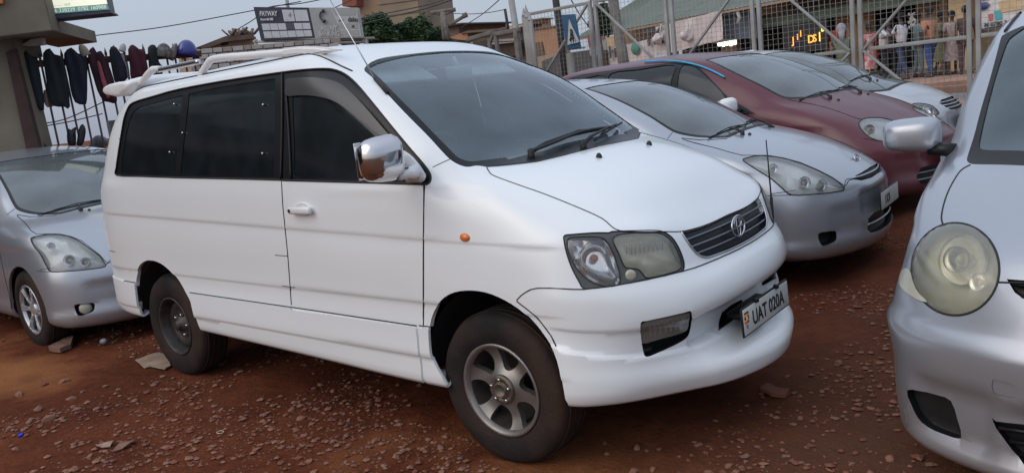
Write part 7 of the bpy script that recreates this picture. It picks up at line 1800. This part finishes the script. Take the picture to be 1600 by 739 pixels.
def houses():
    def bld(name, label, loc):
        R = empty(name, loc, label=label, cat='building'); L0 = Vector(loc)
        def q(nm, px, pl, m, off=0, th=.3, parent=R): b = NB(); pl.poly(b, px, off, th); b.transform(Matrix.Translation(-L0)); return build(nm, b, m, parent, smooth=False)
        return R, q
    # tall unfinished block
    pl = Plane(at(560, 30, 46), at(660, 30, 45))
    R, q = bld('tall_block', 'tall bare tan rendered block rising behind the trees', pl.p(610, 60))
    tanr = cm('render_tan', (.30, .24, .17), .9, col2=(.21, .16, .115), vscale=.5, detail=9)
    q('wall', [(590, -60), (646, -60), (662, 90), (598, 90)], pl, tanr, 0, 6); q('side_wall', [(552, -60), (590, -60), (598, 90), (572, 90)], pl, cm('render_peach', (.44, .31, .20), .9, col2=(.36, .25, .17), vscale=.6), -.4, 5)
    for k, v in enumerate((8, 27, 46)): q('floor_band', [(589, v), (655+k*2, v-9), (655+k*2, v-8), (589, v+1)], pl, cm('band_brown', (.16, .12, .09), .9), .04, .1)
    R, q = bld('red_block', 'small terracotta roof block left of the tall tan block', pl.p(543, 8)); q('wall', [(532, -40), (555, -40), (557, 9.5), (535, 10.5)], pl, cm('terracotta', (.24, .085, .06), .9), .5, 3)
    # low white stone walled house with brown roof at left
    pl = Plane(at(310, 90, 17), at(500, 90, 18))
    R, q = bld('stone_wall', 'low pale stone block wall beyond the roof rails of the van', pl.p(400, 100))
    q('core', [(306, 78), (520, 62), (524, 140), (310, 150)], pl, cm('mortar', (.20, .17, .14), .95), -.03, .2)
    sm = [cm('block_a', (.42, .38, .34), .9, bump=.4, bscale=20), cm('block_b', (.34, .30, .26), .9, bump=.4, bscale=20), cm('block_c', (.48, .44, .41), .9, bump=.4, bscale=20)]
    rnd = random.Random(5); o = pl.p(308, 118); L0 = Vector(R.location); cache = {}
    for r_ in range(9):
        s = -.1*(r_ % 2)
        while s < 2.95:
            w_ = rnd.choice((.16, .2, .24)); key = (w_, rnd.randint(0, 2))
            if key not in cache: b = NB(); add_box(b, (0, 0, 0), (w_-.018, .05, .095), bevel=.008); me = bpy.data.meshes.new('block'); b.to_mesh(me); b.free(); me.materials.append(sm[key[1]]); cache[key] = me
            ob = bpy.data.objects.new('block', cache[key]); COL.objects.link(ob); ob.parent = R
            ob.location = o+pl.x*(s+w_/2)+Vector((0, 0, -.42+r_*.113))+pl.n*rnd.uniform(-.012, .012)-L0; ob.rotation_euler = (0, 0, math.atan2(pl.x.y, pl.x.x)); s += w_
    pl2 = Plane(at(310, 60, 24), at(400, 60, 25))
    R, q = bld('brown_roof_house', 'low house with weathered brown roof left of the boards', pl2.p(350, 70))
    q('wall', [(318, 72), (400, 58), (402, 110), (320, 110)], pl2, cm('wall_peach', (.36, .26, .19), .9, col2=(.28, .2, .15), vscale=1), 0, 3); q('roof', [(311, 73), (352, 57), (396, 54), (399, 60), (350, 66), (318, 77)], pl2, cm('roof_brown', (.12, .085, .065), .9, col2=(.2, .15, .12), vscale=2), .3, 3); q('window', [(346, 64), (356, 62), (357, 70), (347, 72)], pl2, cm('shop_dark', (.035, .03, .028), .9), .05, .1)
    b = NB()
    for k in range(16):
        p = pl2.p(358+k*2.6+rnd.uniform(-1, 1), 57-.2*k, .2); add_bar(b, p, p+Vector((rnd.uniform(-.3, .3), rnd.uniform(-.2, .2), rnd.uniform(.1, .25))), .08, .05)
    for v in b.verts: v.co -= R.location
    build('roof_rubble', b, cm('roof_brown', (0, 0, 0)), R, kind='stuff')
    # orange and grey buildings between the pole and the mesh fence
    pl = Plane(at(700, 60, 30), at(910, 60, 26))
    R, q = bld('orange_house', 'orange plastered house with a brown window beyond the fence', pl.p(870, 90))
    orr = cm('plaster_orange', (.42, .23, .12), .9, col2=(.32, .17, .10), vscale=1, detail=8)
    q('wall', [(826, 48), (873, 41), (882, 128), (832, 132)], pl, orr, 0, .5); q('window_frame', [(832, 67.5), (846, 66), (851, 88), (836, 90)], pl, cm('wood_brown', (.14, .085, .05), .8), .06, .1); q('upper_wall', [(829, 32), (846, 30), (848, 46), (830, 48)], pl, orr, -.5, .5); q('parapet', [(824, 46), (875, 39), (875.5, 41.5), (825, 48.5)], pl, cm('band_brown', (0, 0, 0)), .06, .2)
    q('roof_edge', [(826, 32), (848, 28.5), (848, 30.5), (826, 34)], pl, cm('band_brown', (0, 0, 0)), -.4, .6); q('lower_wall', [(826, 92), (872, 83), (876, 105), (830, 112)], pl, cm('plaster_tan', (.34, .24, .17), .9), .8, .3)
    R, q = bld('grey_terrace', 'long stained terrace with tin roof between the van roof and the fence', pl.p(770, 90))
    gw = cm('stained_grey_wall', (.24, .20, .17), .9, col2=(.14, .115, .10), vscale=1.3, detail=9)
    q('wall', [(700, 58), (731, 50), (780, 46), (826, 38), (836, 125), (700, 130)], pl, gw, -.2, .5); q('roof', [(718, 53), (730, 48.5), (778, 45), (826, 35), (827, 38), (780, 48.5), (731, 52)], pl, cm('roof_rust', (.13, .09, .075), .8), .2, 1); q('gable', [(702, 59), (730, 50.5), (732, 64), (712, 62)], pl, orr, .1, .5)
    q('yellow_wall', [(793, 43), (815, 39), (816, 42), (794, 46)], pl, cm('ochre_wall', (0, 0, 0)), .3, .3); q('ledge', [(735, 66), (806, 60), (807, 66), (737, 74)], pl, cm('ledge_grey', (.33, .29, .25), .9), .3, .3); q('dark_opening', [(780, 70), (812, 67), (815, 85), (784, 92)], pl, cm('opening_brown', (.07, .05, .04), .9), .12, .1); q('dark_band', [(738, 66), (765, 63), (768, 72), (742, 74)], pl, cm('opening_brown', (0, 0, 0)), .31, .1)
    R, q = bld('brick_shed', 'small brown brick shed with flat roof right of the trees', pl.p(705, 45)); q('wall', [(681, 43), (716, 39), (719, 62), (684, 62)], pl, cm('shed_brown', (.17, .12, .09), .9, col2=(.12, .085, .065), vscale=3), -3, 3); q('roof', [(678, 42), (721, 36), (722, 38), (679, 44.5)], pl, cm('roof_dark', (.05, .045, .045), .8), -2.7, 3.4)
    # old grey timber posts and rail left of the mesh fence
    W_ = cm('grey_timber', (.22, .20, .18), .85, col2=(.13, .115, .10), vscale=6); p2 = Plane(at(730, 70, 13.9), at(840, 70, 13.0))
    F = empty('timber_fence', p2.p(780, 110), label='weathered grey timber fence rails and posts left of the mesh fence', cat='fence'); L0 = Vector(F.location)
    for P, w_ in ((((730, 62.5), (770, 51)), .07), (((774, 54), (812, 46.5)), .07), (((764, 72), (771, 52)), .05), (((774, 50), (784, 130)), .06), (((806, 45), (816, 130)), .08), (((765, 60), (767, 130)), .06)):
        b = NB(); add_bar(b, p2.p(*P[0])-L0, p2.p(*P[1])-L0, w_, w_, .006); build('timber', b, W_, F)
    for u in (819, 823.5, 828):
        b = NB(); a, c = p2.p(u, 24+abs(u-820), .15)-L0, p2.p(u+12, 130, .15)-L0; add_bar(b, a, c, .05, .08, .005); add_lathe(b, [(.055, 0), (0, .13)], 4, Matrix.Translation(a)); build('gate_bar', b, GREY(), F)

def poles():
    def pole(name, label, P, r, m, d, extra=None):
        b = NB(); L = [at(u, v, d) for u, v in P]; add_tube(b, L, r, 10); R = build(name, b, m, label=label, cat='pole'); return R
    pole('utility_pole', 'dark leaning timber utility pole beside the crossing sign', [(864, -30), (871, 20), (886, 130)], [.07, .075, .08], cm('pole_dark', (.045, .04, .04), .85), 16)
    pole('concrete_pole', 'thick peeling concrete pole in front of the green roof', [(955, -30), (962, 30), (972, 80), (978, 125)], [.10, .105, .11, .115], cm('pole_peeling', (.22, .20, .18), .9, col2=(.12, .11, .10), vscale=5, detail=9), 16)
    pole('lamp_post', 'slim grey steel post leaning in front of the grey terrace', [(797, -12), (806, 45), (815, 120)], [.06, .065, .07], cm('galvanised_steel', (0, 0, 0)), 15)
    pole('thin_post', 'thin dark post with a coil of wire above the terrace roof', [(789, 15), (792, 33), (794, 46)], .045, cm('pole_dark', (0, 0, 0)), 24)
    pole('thin_post', 'thin grey mast rising behind the payment board', [(447, -8), (452, 30)], .05, cm('galvanised_steel', (0, 0, 0)), 22)
    # H frame
    d = 27; R = empty('wooden_platform', at(700, 62, d), label='wooden T-shaped pole platform standing above the brick shed', cat='pole'); L0 = Vector(R.location)
    for P, r in ((((690, 18), (694, 62)), .07), (((692, 20), (700, 62)), .09), (((673, 21), (712, 15.5)), .07), (((678, 20), (690, 24)), .045), (((695, 23), (706, 18)), .045), (((702, 40), (730, 23)), .06), (((723, 26), (730, 23)), .09)):
        b = NB(); add_tube(b, [at(*P[0], d)-L0, at(*P[1], d)-L0], r, 7); build('timber', b, cm('grey_timber', (0, 0, 0)), R)
    # wires
    def wire(pts, d0, d1, label, r=.012):
        L = [at(u, v, d0+(d1-d0)*k/(len(pts)-1)) for k, (u, v) in enumerate(pts)]; b = NB(); add_tube(b, crspline(L, 5, False), r, 5); build('overhead_wire', b, cm('wire_black', (.04, .04, .045), .7), label=label, cat='wire')
    wire([(60, 68), (150, 56), (260, 42), (396, 17), (470, 3)], 18, 20, 'single overhead wire crossing the sky above the clothes railing')
    wire([(372, 46), (398, 30), (420, 12), (470, 6), (520, -4)], 20, 20, 'overhead wire passing just above the payment board')
    wire([(560, 30), (600, 22), (660, 10), (700, -2)], 30, 24, 'upper wire crossing the tall tan block', .02)
    wire([(560, 40), (610, 27), (665, 14), (712, -2)], 30, 24, 'lower wire crossing the tall tan block', .02)
    wire([(520, 14), (555, -2)], 22, 22, 'short wire between the boards and the terracotta block')
    wire([(720, 44), (752, 24), (785, -4)], 26, 18, 'slanting wire rising right above the brick shed')
    wire([(702, 21), (735, 22.5), (765, 20), (789, 15.5)], 27, 24, 'slack wire between the platform and the thin post')
    wire([(890, -4), (905, 22), (920, 42)], 16, 18, 'wire running down to the left of the green roof')
    wire([(760, 66), (800, 65), (830, 63.5)], 13.6, 13.2, 'wire tied between the timber posts', .008)
    wire([(54, 195), (100, 187), (150, 165), (175, 152)], 16, 18, 'low wire seen through the bars of the railing'); wire([(54, 200), (110, 190), (160, 178)], 16, 18, 'second low wire seen through the railing, below the first')
    # zebra crossing sign
    pl = Plane(at(875, 60, 13.4), at(902, 60, 13.1)); R = empty('crossing_sign', pl.p(893, 110), label='blue pedestrian crossing sign with a white triangle on a grey post', cat='sign'); L0 = Vector(R.location)
    def q(nm, px, off, th, m): b = NB(); pl.poly(b, px, off, th); b.transform(Matrix.Translation(-L0)); return build(nm, b, m, R, smooth=False)
    q('sign_plate', [(876.5, 24), (898, 22.5), (907, 74), (886, 78)], 0, .02, cm('sign_blue', (.025, .10, .19), .5)); q('triangle', [(889, 31), (905, 66), (886.5, 71)], .015, .01, cm('sign_white', (.50, .52, .52), .5)); q('triangle_inner', [(890.5, 45), (899, 64), (891, 66)], .03, .008, cm('sign_blue', (0, 0, 0)))
    for k in range(4): q('crossing_bar', [(889.5+3.4*k, 63-.6*k), (891+3.4*k, 62.7-.6*k), (892.5+3.4*k, 69.3-.7*k), (890.5+3.4*k, 69.8-.7*k)], .04, .006, cm('sign_white', (0, 0, 0)))
    b = NB(); mm = [pl.p(u, v, .045)-L0 for u, v in ((892, 48), (893.5, 56), (896, 64))]; bmesh.ops.create_icosphere(b, subdivisions=1, radius=.025, matrix=Matrix.Translation(mm[0])); add_tube(b, mm[0:2], .02, 5); add_tube(b, [mm[1], mm[2]], .014, 5); add_tube(b, [mm[1], pl.p(890.5, 64, .045)-L0], .014, 5); build('walking_figure', b, cm('ink_dark', (.05, .05, .05), .5), R)
    b = NB(); add_box(b, Vector((0, 0, -.35)), (.10, .10, 1.25)); build('post', b, cm('post_concrete', (.25, .24, .22), .9), R)
    q('crossbar', [(888, 76), (911, 74), (911, 76.5), (888, 79)], -.03, .06, cm('galvanised_steel', (0, 0, 0)))
    # red and white small signs near the fence
    pl = Plane(at(918, 70, 15), at(945, 70, 14.8)); R = empty('red_notice', pl.p(925, 70), label='faded red and white notice boards behind the fence post', cat='sign'); L0 = Vector(R.location)
    q('red_panel', [(917, 55), (929, 52), (932, 72), (920, 75)], 0, .04, cm('notice_red', (.30, .12, .11), .7)); q('white_panel', [(920, 75), (932, 73), (935, 86), (922, 88)], 0, .04, cm('notice_white', (.36, .35, .34), .7)); q('red_spot', [(939, 57), (943, 56), (944, 61), (940, 62)], .02, .03, cm('notice_red', (0, 0, 0))); q('side_panel', [(940, 62), (946, 61), (948, 78), (943, 79)], 0, .04, cm('notice_white', (0, 0, 0)))
    b = NB(); add_box(b, pl.p(928, 95)-L0, (.05, .05, 1.4)); build('post', b, GREY(), R)
    # dark hedge wall behind the fence foot
    pl = Plane(at(840, 100, 18), at(925, 100, 17)); pad('dark_wall', [(846, 96), (880, 84), (924, 78), (930, 130), (850, 135)], pl, .3, cm('dark_wall_grey', (.07, .07, .07), .95, col2=(.11, .105, .10), vscale=3, bump=.5, bscale=15), 'rough dark grey wall behind the crossing sign', 'wall')

def trees():
    rnd = random.Random(11)
    lm = mat('foliage', (.028, .062, .022), .6, col2=(.075, .135, .045), vscale=2.2, var=.3); lm2 = mat('foliage_dark', (.018, .040, .018), .65, col2=(.045, .085, .032), vscale=2.2)
    bark = cm('bark', (.07, .05, .035), .95)
    def tree(u, v, w_, h_, d, label, m):
        p = at(u, v, d); rx, rz = w_/2*d/FPX, h_/2*d/FPX; base = Vector((p.x, p.y, .2)); R = empty('broadleaf_tree', base, label=label, cat='tree', group='trees behind the boards')
        b = NB(); top = p-base; add_tube(b, [(0, 0, 0), (0, 0, top.z*.5), (top.x, top.y, top.z-rz*.3)], [.18, .14, .07], 8)
        for k in range(6): a = rnd.uniform(0, 6.28); add_tube(b, [(0, 0, top.z*.55), Vector((rx*.6*math.cos(a), rx*.5*math.sin(a), top.z+rnd.uniform(-.2, .5)*rz))], [.07, .025], 6)
        build('trunk', b, bark, R)
        V = []; F = []; cl = []
        for k in range(26):
            a, z = rnd.uniform(0, 6.28), rnd.uniform(-.9, .85); r = math.sqrt(1-z*z)*rnd.uniform(.45, 1); cl.append((Vector((rx*r*math.cos(a), rx*.8*r*math.sin(a), rz*z)), rnd.uniform(.28, .5)*min(rx, rz)))
        for c, cr in cl:
            for k in range(330):
                q = Vector((rnd.gauss(0, 1), rnd.gauss(0, 1), rnd.gauss(0, 1))).normalized()*cr*rnd.choice((.6, .9, 1.05, 1.2, 1.5))*rnd.uniform(.85, 1.1); q = top+c+q; s = rnd.uniform(.05, .10)
                n = Vector((rnd.gauss(0, 1), rnd.gauss(0, 1), rnd.gauss(.5, 1))).normalized(); x, y = frame(n); i = len(V)
                V += [q-x*s, q+y*s*.45, q+x*s, q-y*s*.45]; F.append((i, i+1, i+2, i+3))
        me = bpy.data.meshes.new('crown'); me.from_pydata(V, [], F); me.materials.append(m); meshobj('crown', me, R, kind='stuff')
    tree(588, 52, 52, 42, 30, 'bright green bushy tree below the peach wall of the tall block', lm)
    tree(625, 62, 50, 36, 31, 'dark bushy tree in front of the tall tan block', lm2)
    tree(655, 52, 40, 40, 31, 'broad leaved tree at the right foot of the tall block', lm)
    tree(682, 62, 34, 26, 30, 'small dark tree left of the brick shed', lm2)
    tree(545, 62, 36, 16, 32, 'low dark bush behind the agent board', lm2)
    tree(940, 30, 30, 40, 34, 'dark tree behind the concrete pole and left end of the green roof', lm2)

def behind():
    """the building along the left side of the yard, outside the frame: it is what the van's side windows reflect"""
    R = empty('unseen_building', (-14, -9, -.1), label='unseen tall dark building added outside the frame at left for the van window reflections', cat='building')
    wl = cm('yard_wall', (.20, .18, .16), .9, col2=(.12, .11, .10), vscale=.8); rf = cm('yard_roof', (.11, .07, .06), .7); dk = cm('shop_dark', (0, 0, 0)); bd = cm('yard_board', (.75, .8, .78), .6, col2=(.2, .25, .24), vscale=1.5)
    b = NB(); add_box(b, (0, 0, 5.2), (.4, 17, 10.4)); build('wall', b, wl, R)
    b = NB(); add_prism(b, [Vector((.2, -9, 4.4)), Vector((2.6, -9, 3.4)), Vector((2.6, -9, 3.3)), Vector((.2, -9, 4.3))], (0, 17, 0)); build('roof', b, rf, R, smooth=False)
    b = NB(); add_box(b, (.28, 2.5, 5.9), (.12, 6.0, 2.0), bevel=.02); build('sign_board', b, bd, R)
    for k in range(5):
        y = -7+3.6*k; b = NB(); add_box(b, (.2, y, 1.4), (.1, 2.4, 2.5)); build('shop_opening', b, dk, R)
        b = NB(); add_box(b, (.2, y, 9.0), (.12, 1.2, 1.1)); build('window', b, dk, R)
        b = NB(); add_box(b, (2.4, y+1.8, 1.7), (.14, .14, 3.4)); build('post', b, rf, R)

# ================================================================== BUILD
van()
wish()
maroon()
saloon()
sienta()
ground()
stones()
mesh_fence()
street()
shop()
people()
left_wall()
railing()
boards()
houses()
poles()
trees()
behind()
